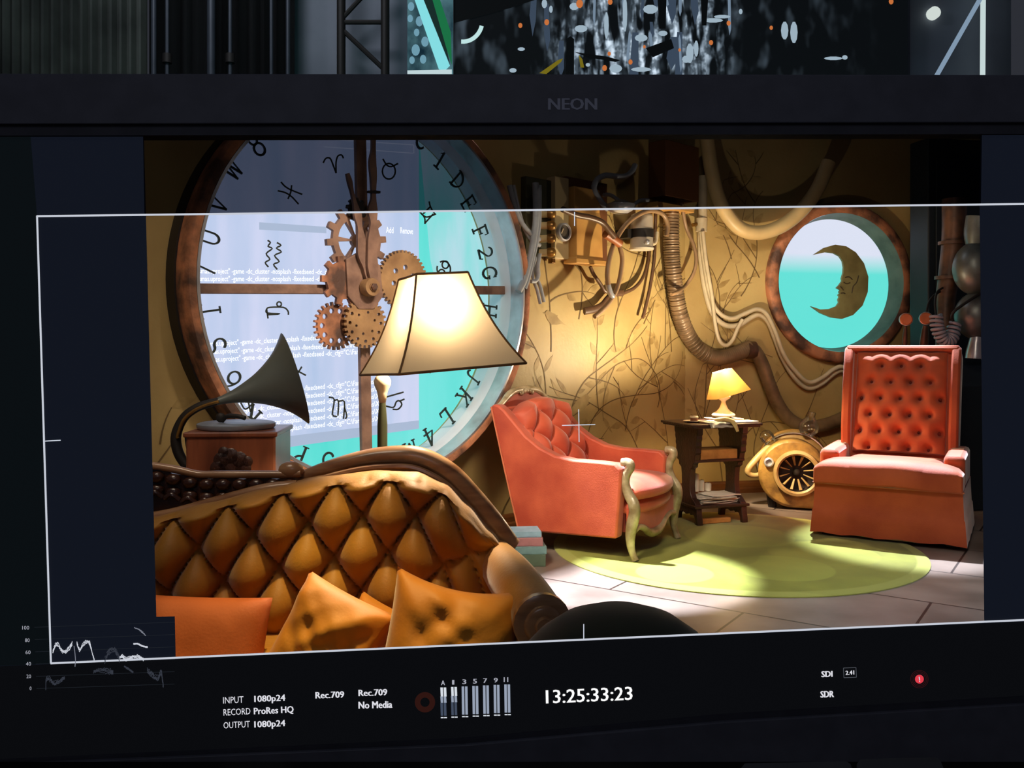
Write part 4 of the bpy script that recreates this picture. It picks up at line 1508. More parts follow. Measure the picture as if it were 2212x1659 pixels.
# ================================================================== rug
rug = BM()
RC = Vector((1.27, 5.06, 0))
n = 96
lathe(rug, [(0.0, 0.012), (1.015, 0.012), (1.03, 0.006), (1.03, 0.001), (0.0, 0.001)], n)
m, t, b = nt('green_wool_rug')
L = t.links
tc = t.nodes.new('ShaderNodeTexCoord')
base = t.nodes.new('ShaderNodeTexNoise')
base.inputs['Scale'].default_value = 5
base.inputs['Detail'].default_value = 8
L.new(tc.outputs['Object'], base.inputs['Vector'])
rp = t.nodes.new('ShaderNodeValToRGB')
rp.color_ramp.elements[0].position = 0.3
rp.color_ramp.elements[1].position = 0.7
rp.color_ramp.elements[0].color = c4(112, 116, 30)
rp.color_ramp.elements[1].color = c4(142, 146, 46)
L.new(base.outputs['Fac'], rp.inputs[0])
cur = rp.outputs[0]
for cx_, cy_, rr, col, amt in ((0.0, 0.0, 0.97, None, 0), (0.12, -0.52, 0.27, c4(166, 176, 66), 0.6), (-0.25, -0.2, 0.34, c4(128, 134, 44), 0.6), (0.45, -0.2, 0.30, c4(150, 156, 50), 0.5), (0.1, 0.25, 0.33, c4(160, 164, 58), 0.5), (-0.5, 0.25, 0.26, c4(150, 158, 64), 0.5), (0.62, 0.32, 0.24, c4(126, 130, 38), 0.5), (-0.45, -0.62, 0.2, c4(160, 170, 84), 0.5), (0.25, -0.52, 0.5, c4(126, 130, 48), 0.35)):
    vm = t.nodes.new('ShaderNodeVectorMath')
    vm.operation = 'DISTANCE'
    vm.inputs[1].default_value = (cx_, cy_, 0.012)
    L.new(tc.outputs['Object'], vm.inputs[0])
    mr = t.nodes.new('ShaderNodeMapRange')
    mr.inputs['From Min'].default_value = rr
    mr.inputs['From Max'].default_value = rr - 0.012
    L.new(vm.outputs['Value'], mr.inputs['Value'])
    mx = t.nodes.new('ShaderNodeMix')
    mx.data_type = 'RGBA'
    if col is None:                      # paler border band
        mx.inputs[6].default_value = c4(152, 156, 70)
        L.new(mr.outputs[0], mx.inputs[0])
        L.new(cur, mx.inputs[7])
    else:
        ml = t.nodes.new('ShaderNodeMath')
        ml.operation = 'MULTIPLY'
        ml.inputs[1].default_value = amt
        L.new(mr.outputs[0], ml.inputs[0])
        L.new(ml.outputs[0], mx.inputs[0])
        L.new(cur, mx.inputs[6])
        mx.inputs[7].default_value = col
    cur = mx.outputs[2]
L.new(cur, b.inputs['Base Color'])
b.inputs['Roughness'].default_value = 0.95
b.inputs['Sheen Weight'].default_value = 0.2
n2 = t.nodes.new('ShaderNodeTexNoise')
n2.inputs['Scale'].default_value = 260
L.new(tc.outputs['Object'], n2.inputs['Vector'])
bp = t.nodes.new('ShaderNodeBump')
bp.inputs['Strength'].default_value = 0.4
bp.inputs['Distance'].default_value = 0.004
L.new(n2.outputs['Fac'], bp.inputs['Height'])
L.new(bp.outputs[0], b.inputs['Normal'])
ro = build('round_rug', rug, m, smooth=30)
ro.location = RC
tag(ro, 'round olive green rug patterned with overlapping circles under the seats', 'rug')

# ================================================================== upholstery helpers
M_RED = mat('coral_red_upholstery', c3(202, 92, 60), 0.62, col2=c3(172, 66, 42), scale=5, bump=0.12, bscale=160, sheen=0.35)
M_RED2 = mat('rust_red_velvet', c3(204, 94, 50), 0.7, col2=c3(176, 72, 36), scale=4, bump=0.1, bscale=140, sheen=0.5)
M_PIPE = mat('pale_coral_piping', c3(214, 120, 84), 0.6, scale=20)
M_WOODG = mat('gilded_pale_wood', c3(192, 176, 142), 0.35, 0.1, col2=c3(136, 116, 82), scale=14, bump=0.2, coat=0.3)
M_DARKB = mat('dark_button_cloth', c3(120, 34, 24), 0.7, scale=20)


def tuft(p, q, k=0.38):
    """0 on the diagonal creases, 1 in the middle of each diamond"""
    return abs(math.sin(math.pi * (p + q) / 2) * math.sin(math.pi * (p - q) / 2)) ** k


# ================================================================== armchair with the wooden frame
ca = thing('armchair', 'coral red button-tufted armchair with low arms and pale carved wooden frame', 'armchair', (0.476, 5.16, 0.0125), R(59.3))
SIDE = [(0.30, 0.095), (-0.31, 0.115), (-0.325, 0.30), (-0.335, 0.44), (-0.335, 0.485), (-0.30, 0.515), (-0.20, 0.52), (-0.05, 0.52), (0.06, 0.535), (0.16, 0.575), (0.25, 0.635), (0.33, 0.715), (0.39, 0.775), (0.43, 0.803), (0.465, 0.808), (0.483, 0.793)]
for sgn in (-1, 1):
    bm = BM()
    prism(bm, SIDE, 'x', sgn * 0.285, sgn * 0.365)
    build('arm_panel', bm, M_RED, ca, smooth=50, bevel=0.022)
    bm = BM()
    tube(bm, [(sgn * 0.367, y + dy, z + dz) for (y, z), dy, dz in zip([(0.483, 0.793), (0.395, 0.45), (0.30, 0.10)], (-0.006, -0.006, -0.006), (0, 0, 0))], 0.005, 6, 6)
    build('piping', bm, M_PIPE, ca)
    bm = BM()       # carved post running down into the front leg
    x = sgn * 0.326
    tube(bm, [(x, -0.325, 0.522), (x, -0.365, 0.520), (x, -0.372, 0.495), (x, -0.352, 0.455), (x, -0.345, 0.41), (x, -0.362, 0.355), (x, -0.392, 0.305), (x, -0.398, 0.255), (x, -0.385, 0.20), (x, -0.375, 0.14), (x, -0.376, 0.08), (x, -0.388, 0.035), (x, -0.402, 0.002)],
         [0.022, 0.026, 0.026, 0.024, 0.024, 0.027, 0.031, 0.031, 0.032, 0.028, 0.022, 0.018, 0.020], 12, 5, ref=(1, 0, 0))
    build('leg', bm, M_WOODG, ca, smooth=60, label='carved front post and leg')
    bm = BM()
    tube(bm, [(sgn * 0.28, 0.27, 0.12), (sgn * 0.285, 0.30, 0.06), (sgn * 0.29, 0.33, 0.001)], [0.022, 0.019, 0.015], 10, 4)
    build('leg', bm, M_WOODG, ca)
bm = BM()
prism(bm, [(0.295, 0.10), (0.335, 0.10), (0.476, 0.76), (0.47, 0.785), (0.435, 0.785)], 'x', -0.29, 0.29)
build('back_panel', bm, M_RED, ca, smooth=50, bevel=0.012)


def chair_back(u, v):
    x = (u - 0.5) * 0.585
    top = 0.75 + 0.075 * (1 - (2 * u - 1) ** 2)
    z = 0.385 + (top - 0.385) * v
    y = 0.175 + (z - 0.385) * 0.50
    p, q = (u - 0.5) * 5.0, (v - 0.40) * 4.2
    if v > 0.78:                     # plain channels above the last row of buttons
        h = abs(math.cos(math.pi * p / 2)) ** 0.45 if int(1) else 0
        h0 = tuft(p + 1, q)
        k = min(1, (v - 0.78) / 0.10)
        h = h0 * (1 - k) + h * k
    else:
        h = tuft(p + 1, q)
    edge = min(1, 9 * min(u, 1 - u)) ** 0.5 * min(1, 12 * (1 - v) + 0.05) ** 0.6
    d = 0.012 + 0.062 * h * edge + 0.018 * edge
    return Vector((x, y - d * 0.9, z + d * 0.42))


bm = BM()
g = grid_surf(bm, 80, 80, chair_back)
close_grid(bm, g, (0, 0.06, -0.02))
build('backrest', bm, M_RED, ca, smooth=70)
for r_ in range(-2, 5):
    for c_ in range(-3, 4):
        if (r_ + c_) % 2 == 0:
            continue
        u, v = 0.5 + (c_) / 5.0, 0.40 + r_ / 4.2
        if 0.08 < u < 0.92 and 0.05 < v < 0.85:
            bm = BM()
            p = chair_back(u, v)
            ball(bm, p + Vector((0, -0.004, 0.002)), 0.010, (1, 0.6, 1), 10, 6)
            build('button', bm, M_DARKB, ca)
bm = BM()
tube(bm, [(-0.345, 0.455, 0.790), (-0.30, 0.455, 0.800), (-0.25, 0.46, 0.822), (-0.19, 0.465, 0.852), (-0.12, 0.468, 0.872), (0, 0.47, 0.878), (0.12, 0.468, 0.872), (0.19, 0.465, 0.852), (0.25, 0.46, 0.822), (0.30, 0.455, 0.800), (0.345, 0.455, 0.790)],
     [0.014, 0.016, 0.018, 0.022, 0.022, 0.024, 0.022, 0.022, 0.018, 0.016, 0.014], 12, 5)
crest = build('crest_rail', bm, M_WOODG, ca, smooth=60)
bm = BM()
prism(bm, [(-0.33, 0.775), (0.33, 0.775), (0.25, 0.815), (0.16, 0.855), (0, 0.868), (-0.16, 0.855), (-0.25, 0.815)], 'y', 0.455, 0.475)
build('crest_infill', bm, M_RED, ca, smooth=40)
bm = BM()
for k in range(-2, 3):
    ball(bm, (k * 0.032, 0.448, 0.872 - 0.006 * k * k * 0.5), 0.018, (1.1, 0.7, 0.9), 10, 8)
build('carved_flower', bm, M_WOODG, crest, smooth=60)


def cushion(bm, x0, x1, y0, y1, z0, z1, bow=0.0, n=16, puff=0.03, crown=0.02):
    """boxy cushion with puffed faces; the front edge (low y) bows out"""
    def top(u, v):
        x = x0 + (x1 - x0) * u
        yf = y0 - bow * (1 - (2 * u - 1) ** 2)
        y = yf + (y1 - yf) * v
        e = min(1, 7 * min(u, 1 - u, v, 1 - v)) ** 0.5
        return Vector((x, y, z1 - puff * (1 - e) + crown * math.sin(math.pi * u) * math.sin(math.pi * v)))
    g = grid_surf(bm, n, n, top)
    nu = nv = n
    ring = [g[i][0] for i in range(nu + 1)] + [g[nu][j] for j in range(1, nv + 1)] + [g[i][nv] for i in range(nu - 1, -1, -1)] + [g[0][j] for j in range(nv - 1, 0, -1)]
    cxm, cym = (x0 + x1) / 2, (y0 + y1) / 2
    prev = ring
    H = z1 - z0
    for f, o_ in ((0.25, 0.010), (0.5, 0.014), (0.75, 0.010), (1.0, 0.0)):
        cur_ = []
        for v in ring:
            d = Vector((v.co.x - cxm, v.co.y - cym, 0))
            d = d.normalized() if d.length > 0 else d
            cur_.append(bm.verts.new((v.co.x + d.x * o_, v.co.y + d.y * o_, v.co.z + (z0 - v.co.z) * f)))
        for i in range(len(ring)):
            j = (i + 1) % len(ring)
            bm.faces.new((prev[i], prev[j], cur_[j], cur_[i]))
        prev = cur_
    bm.faces.new(prev[::-1])


bm = BM()
cushion(bm, -0.283, 0.283, -0.375, 0.20, 0.315, 0.405, bow=0.06, crown=0.025)
build('seat_cushion', bm, M_RED, ca, smooth=60)
bm = BM()
cushion(bm, -0.285, 0.285, -0.36, 0.22, 0.235, 0.318, bow=0.045, crown=0.0)
build('seat_deck', bm, M_RED, ca, smooth=60)
bm = BM()
WAVE = [(-0.30, 0.155), (-0.24, 0.165), (-0.17, 0.15), (-0.10, 0.115), (-0.04, 0.10), (0.04, 0.10), (0.10, 0.115), (0.17, 0.15), (0.24, 0.165), (0.30, 0.155)]
prism(bm, [(-0.30, 0.26)] + WAVE + [(0.30, 0.26)], 'y', -0.385, -0.34)
build('front_panel', bm, M_RED, ca, smooth=40)
bm = BM()
tube(bm, [(x, -0.384, z) for x, z in WAVE], [0.018, 0.016, 0.018, 0.022, 0.026, 0.026, 0.022, 0.018, 0.016, 0.018], 10, 5)
build('front_apron', bm, M_WOODG, ca, smooth=60)
bm = BM()
box(bm, (-0.29, -0.33, 0.14), (0.29, 0.28, 0.24))
build('seat_frame', bm, M_DARKB, ca, smooth=0)

# ================================================================== high-backed skirted armchair
cb = thing('armchair', 'tall rust red high-backed armchair with deep buttons and a floor-length skirt', 'armchair', (2.385, 5.485, 0.0125), R(-30.3))
bm = BM()
lv = [(0.018, 0.425, 0.410, 0.40), (0.10, 0.418, 0.402, 0.395), (0.155, 0.414, 0.398, 0.392), (0.162, 0.409, 0.393, 0.390), (0.24, 0.405, 0.390, 0.388), (0.315, 0.402, 0.388, 0.385)]
rows = []
per = []
for i in range(14):
    per.append((-1 + 2 * i / 14, -1))
for i in range(12):
    per.append((1, -1 + 2 * i / 12))
for i in range(14):
    per.append((1 - 2 * i / 14, 1))
for i in range(12):
    per.append((-1, 1 - 2 * i / 12))
rr_ = random.Random(3)
jit = [rr_.uniform(-0.006, 0.006) for _ in per]
for z, hx, hy, hb in lv:
    k = max(0, 1 - z / 0.16)
    rows.append([bm.verts.new((hx * a, (-hy if b_ < 0 else hb) * abs(b_) + jit[i] * k, z + (0.006 * math.sin(i * 1.7) * k))) for i, (a, b_) in enumerate(per)])
for A, B in zip(rows, rows[1:]):
    for i in range(len(per)):
        j = (i + 1) % len(per)
        bm.faces.new((A[i], A[j], B[j], B[i]))
bm.faces.new(rows[-1])
bm.faces.new(rows[0][::-1])
build('skirt', bm, M_RED2, cb, smooth=50)
for sx_ in (-1, 1):
    for sy_ in (-1, 1):
        bm = BM()
        box(bm, (sx_ * 0.34 - 0.025, sy_ * 0.33 - 0.025, 0.0), (sx_ * 0.34 + 0.025, sy_ * 0.33 + 0.025, 0.03))
        build('foot', bm, M_BLACKI, cb, smooth=0)
# T-shaped seat cushion: broad nose in front of the arms
bm = BM()


def tseat(u, v):
    y = -0.425 + 0.60 * v
    wide = 0.405 if y < -0.235 else 0.405 - 0.118 * min(1, (y + 0.235) / 0.03)
    x = (2 * u - 1) * wide
    e = min(1, 8 * min(u, 1 - u, v + 0.0, 1 - v)) ** 0.5
    return Vector((x, y - 0.012 * math.sin(math.pi * u), 0.452 - 0.04 * (1 - e) + 0.022 * math.sin(math.pi * u) * math.sin(math.pi * min(1, v + 0.15)) + 0.003 * math.sin(14 * u) * (1 - v)))


g = grid_surf(bm, 28, 24, tseat)
close_grid(bm, g, (0, 0, -0.10))
build('seat_cushion', bm, M_RED2, cb, smooth=60, bevel=0.012)
LEAN = 0.33
BZ0, BZ1 = 0.40, 1.145


def bk(x, z, d):
    """point on the back: z height, d forwards of the back's front plane"""
    y = 0.165 + (z - 0.40) * LEAN
    n_ = Vector((0, -1, LEAN)).normalized()
    return Vector((x, y, z)) + n_ * d


bm = BM()
HX = lambda z: 0.345 + 0.012 * (z - 0.4)
OUT = [(-HX(0.30), 0.30), (HX(0.30), 0.30), (HX(1.1), 1.10), (HX(1.1) - 0.02, 1.135), (HX(1.1) - 0.06, 1.145), (-HX(1.1) + 0.06, 1.145), (-HX(1.1) + 0.02, 1.135), (-HX(1.1), 1.10)]
va = [bm.verts.new(bk(x, z, 0.0)) for x, z in OUT]
vb = [bm.verts.new(bk(x, z, -0.13)) for x, z in OUT]
bm.faces.new(va)
bm.faces.new(vb[::-1])
for i in range(len(OUT)):
    bm.faces.new((va[i], va[(i + 1) % len(OUT)], vb[(i + 1) % len(OUT)], vb[i]))
build('back_frame', bm, M_RED2, cb, smooth=50, bevel=0.02)
for sgn in (-1, 1):
    bm = BM()
    pr = [(0.42, 0.02), (0.60, 0.075), (0.80, 0.085), (1.00, 0.075), (1.10, 0.06), (1.13, 0.04)]
    ina = [bm.verts.new(bk(sgn * (HX(z) - 0.058), z, d)) for z, d in pr]
    oua = [bm.verts.new(bk(sgn * HX(z), z, d)) for z, d in pr]
    inb = [bm.verts.new(bk(sgn * (HX(z) - 0.058), z, -0.01)) for z, d in pr]
    oub = [bm.verts.new(bk(sgn * HX(z), z, -0.01)) for z, d in pr]
    for i in range(len(pr) - 1):
        bm.faces.new((ina[i], oua[i], oua[i + 1], ina[i + 1]))
        bm.faces.new((ina[i], ina[i + 1], inb[i + 1], inb[i]))
        bm.faces.new((oua[i], oub[i], oub[i + 1], oua[i + 1]))
        bm.faces.new((inb[i], inb[i + 1], oub[i + 1], oub[i]))
    bm.faces.new((ina[0], inb[0], oub[0], oua[0]))
    bm.faces.new((ina[-1], oua[-1], oub[-1], inb[-1]))
    build('wing', bm, M_RED2, cb, smooth=50, bevel=0.016)
bm = BM()
q = [bk(-HX(1.1) + 0.01, 1.10, 0.06), bk(HX(1.1) - 0.01, 1.10, 0.06), bk(HX(1.1) - 0.01, 1.142, 0.045), bk(-HX(1.1) + 0.01, 1.142, 0.045)]
q2 = [bk(-HX(1.1) + 0.01, 1.10, -0.02), bk(HX(1.1) - 0.01, 1.10, -0.02), bk(HX(1.1) - 0.01, 1.142, -0.02), bk(-HX(1.1) + 0.01, 1.142, -0.02)]
va = [bm.verts.new(p) for p in q]
vb = [bm.verts.new(p) for p in q2]
bm.faces.new(va)
bm.faces.new(vb[::-1])
for i in range(4):
    bm.faces.new((va[i], va[(i + 1) % 4], vb[(i + 1) % 4], vb[i]))
build('top_roll', bm, M_RED2, cb, smooth=50, bevel=0.016)
BTN = []
for r_, n_ in enumerate((3, 4, 5, 4, 5, 4)):
    z = 1.005 - 0.105 * r_
    for k in range(n_):
        BTN.append(((k - (n_ - 1) / 2) * 0.118, z))


def pad(u, v):
    hx = 0.275
    z = 0.455 + (1.095 - 0.455) * v
    x = (2 * u - 1) * hx
    e = min(1, 6 * min(u, 1 - u)) ** 0.5 * min(1, 9 * (1 - v)) ** 0.5
    d = 0.02 + 0.055 * e
    near = sorted(((x - a) ** 2 + (z - c) ** 2, a, c) for a, c in BTN)[:2]
    dd = math.sqrt(near[0][0])
    d -= 0.048 * math.exp(-(dd / 0.020) ** 2) + 0.016 * math.exp(-(dd / 0.045) ** 2)
    if v > 0.86:
        d += 0.010 * abs(math.cos(math.pi * (x / 0.118))) * min(1, (v - 0.86) / 0.05)
    return bk(x, z, d)


bm = BM()
g = grid_surf(bm, 96, 110, pad)
close_grid(bm, g, (0, 0.05, -0.015))
build('backrest_pad', bm, M_RED2, cb, smooth=70)
for a, c in BTN:
    bm = BM()
    ball(bm, bk(a, c, 0.018), 0.010, (1, 0.7, 1), 8, 6)
    build('button', bm, M_DARKB, cb)
for sgn in (-1, 1):
    bm = BM()
    xa, xb_ = sgn * 0.292, sgn * 0.405
    prism(bm, [(-0.225, 0.31), (0.30, 0.31), (0.30, 0.515), (0.05, 0.512), (-0.20, 0.506), (-0.235, 0.49)], 'x', min(xa, xb_), max(xa, xb_))
    build('arm', bm, M_RED2, cb, smooth=50, bevel=0.025)
bm = BM()
tube(bm, [(-0.41, -0.402, 0.318), (0.0, -0.415, 0.318), (0.41, -0.402, 0.318)], 0.006, 6, 4)
build('piping', bm, M_PIPE, cb)

# ================================================================== tufted sofa
M_GOLD = mat('gold_brown_velvet', c3(194, 136, 34), 0.6, col2=c3(150, 96, 24), scale=3, bump=0.1, bscale=120, sheen=0.5)
M_SOFAW = mat('polished_brown_wood', c3(186, 142, 102), 0.3, col2=c3(134, 90, 58), scale=5, stretch=(1, 1, 6), coat=0.4)
M_CARVE = mat('dark_carved_walnut', c3(84, 46, 26), 0.32, col2=c3(50, 26, 16), scale=10, bump=0.3, coat=0.5)
SX0, SY0 = -1.12, 2.45
sofa = thing('sofa', 'gold velvet tufted sofa with humped back, wooden rail and carved crest', 'sofa', (SX0, SY0, 0))
TOPP = [(0.0, 0.655), (0.14, 0.675), (0.30, 0.715), (0.45, 0.752), (0.60, 0.782), (0.75, 0.80), (0.86, 0.797), (0.94, 0.762), (1.00, 0.705), (1.06, 0.635), (1.11, 0.575)]


def sofa_top(x):
    x = abs(x)
    for (a, za), (b_, zb) in zip(TOPP, TOPP[1:]):
        if x <= b_:
            f = (x - a) / (b_ - a)
            f = f * f * (3 - 2 * f) * 0.4 + f * 0.6
            return za + (zb - za) * f
    return TOPP[-1][1]


def sofa_back(u, v):
    x = (2 * u - 1) * 1.09
    top = sofa_top(x) + 0.012
    z = 0.36 + (top - 0.36) * v
    y = 0.0 - 0.10 + 0.16 * (z - 0.36)
    p, q = x / 0.072, (top - z) / 0.098
    h = tuft(p, q + 0.8) if v < 0.93 else tuft(p, q + 0.8) * 0.6 + 0.4 * abs(math.sin(math.pi * (p - 0.2) / 1.0 / 2)) ** 0.5
    e = min(1, 10 * (1 - v) + 0.02) ** 0.5 * min(1, 12 * min(u, 1 - u)) ** 0.5
    d = 0.015 + 0.080 * h * e + 0.02 * e
    return Vector((x, y - d, z + 0.012 * e))


bm = BM()
g = grid_surf(bm, 300, 80, sofa_back)
close_grid(bm, g, (0, 0.07, 0))
build('backrest', bm, M_GOLD, sofa, smooth=75)
bm = BM()
N = 60
fr, bk_ = [], []
xs = [-1.12 + 2.24 * i / N for i in range(N + 1)]
outl = [(x, sofa_top(x) + 0.02) for x in xs]
prism(bm, [(-1.12, 0.10)] + [(1.12, 0.10)] + outl[::-1], 'y', 0.0, 0.06)
build('back_panel', bm, M_SOFAW, sofa, smooth=30)
for sgn in (-1, 1):
    bm = BM()
    pts = [(sgn * x, 0.015, sofa_top(x) + dz) for x, dz in ((0.50, 0.012), (0.60, 0.026), (0.70, 0.038), (0.78, 0.042), (0.86, 0.040), (0.94, 0.034), (1.0, 0.03), (1.06, 0.028), (1.105, 0.024), (1.125, 0.012))]
    tube(bm, pts, [0.016, 0.022, 0.028, 0.032, 0.034, 0.034, 0.034, 0.034, 0.032, 0.028], 12, 6)
    rail = build('back_rail', bm, M_SOFAW, sofa, smooth=60)
    bm = BM()
    tube(bm, [Vector(p) + Vector((sgn * -0.005, -0.045, -0.022)) for p in pts], 0.010, 8, 6)
    build('rail_bead', bm, M_SOFAW, rail)
    # knob where the rail meets the crest
    bm = BM()
    ball(bm, (sgn * 0.505, 0.0, sofa_top(0.505) + 0.045), 0.030, (1.2, 0.9, 0.85), 14, 8)
    build('rail_knob', bm, M_SOFAW, rail)
    # straight lower moulding of the crest
    bm = BM()
    tube(bm, [(sgn * 0.04, -0.05, 0.672), (sgn * 0.18, -0.05, 0.692), (sgn * 0.32, -0.045, 0.728), (sgn * 0.44, -0.04, 0.758), (sgn * 0.53, -0.035, 0.768)], [0.016, 0.016, 0.017, 0.018, 0.018], 10, 5)
    build('crest_moulding', bm, M_SOFAW, sofa, smooth=60)
bm = BM()
cr = []
for i in range(0, 61):
    x = -0.54 + 1.08 * i / 60
    cr.append((x, 0.782 + 0.010 * abs(math.sin(i * 0.62)) + (0.03 * (1 - (x / 0.25) ** 2) if abs(x) < 0.25 else 0)))
prism(bm, [(-0.54, 0.62), (0.54, 0.62)] + cr[::-1], 'y', -0.015, 0.03)
cp = build('carved_crest', bm, M_CARVE, sofa, smooth=30)
bm = BM()
for i in range(-11, 12):
    x = i * 0.046
    zt_ = 0.782 + (0.03 * (1 - (x / 0.25) ** 2) if abs(x) < 0.25 else 0)
    for k in range(2):
        ball(bm, (x, -0.02, zt_ - 0.012 - 0.035 * k), 0.022, (1.0, 0.7, 0.75), 10, 6)
    tube(bm, [(x - 0.02, -0.028, zt_ - 0.062), (x, -0.034, zt_ - 0.050), (x + 0.02, -0.028, zt_ - 0.066)], 0.007, 6, 4)
build('carved_leaves', bm, M_CARVE, cp, smooth=60)
bm = BM()
tube(bm, [(-0.535, -0.012, 0.80)] + [(x * 0.05, -0.012, 0.797 + (0.032 * (1 - (x * 0.05 / 0.25) ** 2) if abs(x) <= 5 else 0)) for x in range(-10, 11)] + [(0.535, -0.012, 0.80)], 0.011, 8, 3)
build('crest_bead', bm, M_SOFAW, cp, smooth=60)
for sgn in (-1, 1):
    bm = BM()
    tube(bm, [(sgn * 1.075, -0.02, 0.565), (sgn * 1.11, -0.15, 0.555), (sgn * 1.15, -0.32, 0.545), (sgn * 1.185, -0.48, 0.535)], [0.055, 0.062, 0.064, 0.062], 14, 6)
    arm = build('arm', bm, M_GOLD, sofa, smooth=60)
    bm = BM()
    ang = math.atan2(sgn * 0.11, 0.46)
    prism(bm, [(-0.48, 0.10), (-0.02, 0.10), (-0.02, 0.57), (-0.48, 0.54)], 'x', sgn * 1.085 - 0.035, sgn * 1.085 + 0.035)
    for v in bm.verts:
        v.co.x += sgn * 0.24 * (-v.co.y - 0.02)
    build('arm_side', bm, M_GOLD, sofa, smooth=40, bevel=0.015)
    bm = BM()
    for r0, d in ((0.066, 0.012), (0.045, 0.02), (0.022, 0.028)):
        lathe(bm, [(0.0, d), (r0 * 0.8, d), (r0, d - 0.008), (r0, -0.012), (0.0, -0.012)], 20, dirmat((sgn * 1.187, -0.487, 0.535), (sgn * 0.2, -1, -0.05)))
    build('arm_scroll', bm, M_SOFAW, sofa, smooth=50)
    bm = BM()
    prism(bm, [(sgn * 1.187 - 0.03, 0.08), (sgn * 1.187 + 0.03, 0.08), (sgn * 1.187 + 0.045, 0.30), (sgn * 1.187 + 0.03, 0.49), (sgn * 1.187 - 0.03, 0.49), (sgn * 1.187 - 0.045, 0.30)], 'y', -0.51, -0.47)
    build('arm_facing', bm, M_SOFAW, sofa, smooth=30, bevel=0.008)
    for y in (-0.47, 0.02):
        bm = BM()
        tube(bm, [(sgn * 1.10, y, 0.13), (sgn * 1.11, y, 0.07), (sgn * 1.12, y, 0.001)], [0.03, 0.022, 0.018], 10, 3)
        build('leg', bm, M_SOFAW, sofa)
bm = BM()
box(bm, (-1.05, -0.50, 0.11), (1.05, -0.02, 0.25))
build('seat_frame', bm, M_SOFAW, sofa, smooth=0, bevel=0.01)
bm = BM()
cushion(bm, -1.04, 1.04, -0.53, -0.07, 0.25, 0.40, bow=0.01, n=30, crown=0.02)
build('seat_cushion', bm, M_GOLD, sofa, smooth=60)

# ---- cushions
M_AMB = mat('amber_satin', c3(222, 148, 40), 0.6, col2=c3(196, 118, 26), scale=3, sheen=0.3, bump=0.08, bscale=60)
M_ORA = mat('burnt_orange_cotton', c3(190, 98, 44), 0.75, col2=c3(166, 82, 34), scale=4, bump=0.08, bscale=150)


def pillow(bm, w, h, th, seed=0, crease=0.0, n=30, pinch=0.10, sag=0.0):
    def side(s):
        def fn(u, v):
            a, c = 2 * u - 1, 2 * v - 1
            k = 1 - pinch * (1 - abs(a) ** 2) * 0 
            x = a * w / 2 * (1 - pinch * (1 - c * c) * 0.6)
            z = c * h / 2 * (1 - pinch * (1 - a * a) * 0.6)
            if c > 0:
                z -= sag * (1 - a * a) * c * h / 2
            f = ((1 - a ** 4) * (1 - c ** 4)) ** 0.55
            d = th / 2 * f
            if crease:
                d += crease * f * (mnoise.noise(Vector((a * 0.9 + c * 0.6 + seed, (a - c) * 2.1 + seed, s * 3.0))) + 0.45 * mnoise.noise(Vector(((a + c) * 3.4 + seed, (a - c) * 0.9, s * 5 + seed))))
            return Vector((x, s * d, z))
        return fn
    for s in (-1, 1):
        grid_surf(bm, n, n, side(s))
    bmesh.ops.remove_doubles(bm, verts=bm.verts, dist=0.0008)


def cushion_at(name, label, px, py, Y, w, h, th, m, roll=0, tilt=-18, yaw=0, seed=0, crease=0.0, sag=0.0, pinch=0.1):
    bm = BM()
    pillow(bm, w, h, th, seed, crease, sag=sag, pinch=pinch)
    o = build(name, bm, m, smooth=75)
    o.location = P(px, py, Y)
    o.rotation_euler = (Matrix.Rotation(R(yaw), 3, 'Z') @ Matrix.Rotation(R(tilt), 3, 'X') @ Matrix.Rotation(R(roll), 3, 'Y')).to_euler()
    tag(o, label, 'cushion')
    return o


cushion_at('throw_pillow', 'plain burnt orange cushion lowest on the sofa, beside the scope graph', 395, 1455, 2.08, 0.38, 0.36, 0.14, M_ORA, roll=2, tilt=-20, seed=1, crease=0.006, pinch=0.05)
cushion_at('throw_pillow', 'creased amber satin cushion standing on one corner against the tufted sofa back', 712, 1388, 2.08, 0.25, 0.25, 0.15, M_AMB, roll=24, tilt=-16, yaw=-6, seed=4, crease=0.020)
cushion_at('throw_pillow', 'crumpled amber satin cushion with a pulled corner beside the sofa arm', 972, 1408, 2.00, 0.31, 0.33, 0.17, M_AMB, roll=12, tilt=-18, yaw=8, seed=9, crease=0.021, sag=0.12)
cushion_at('throw_pillow', 'small shaded amber cushion wedged between the two creased satin cushions', 806, 1400, 2.13, 0.17, 0.22, 0.10, M_AMB, roll=18, tilt=-14, yaw=-20, seed=14, crease=0.02)

# ================================================================== dark round stool close to the monitor
st = thing('stool', 'dark green round-topped stool cut off by the bottom frame line', 'stool', (P(1338, 750, 1.52).x, 1.52, 0))
M_STOOL = mat('dark_green_stool_velvet', c3(56, 58, 40), 0.9, scale=8, sheen=0.3)
bm = BM()
lathe(bm, [(0.0, 0.70), (0.05, 0.697), (0.10, 0.680), (0.14, 0.652), (0.165, 0.625), (0.175, 0.59), (0.17, 0.56), (0.15, 0.54), (0.0, 0.54)], 40)
build('seat', bm, M_STOOL, st, smooth=70)
for k in range(4):
    a = R(45 + 90 * k)
    bm = BM()
    tube(bm, [(0.12 * math.cos(a), 0.12 * math.sin(a), 0.56), (0.15 * math.cos(a), 0.15 * math.sin(a), 0.0)], [0.02, 0.014], 10, 1)
    build('leg', bm, M_CARVE, st)
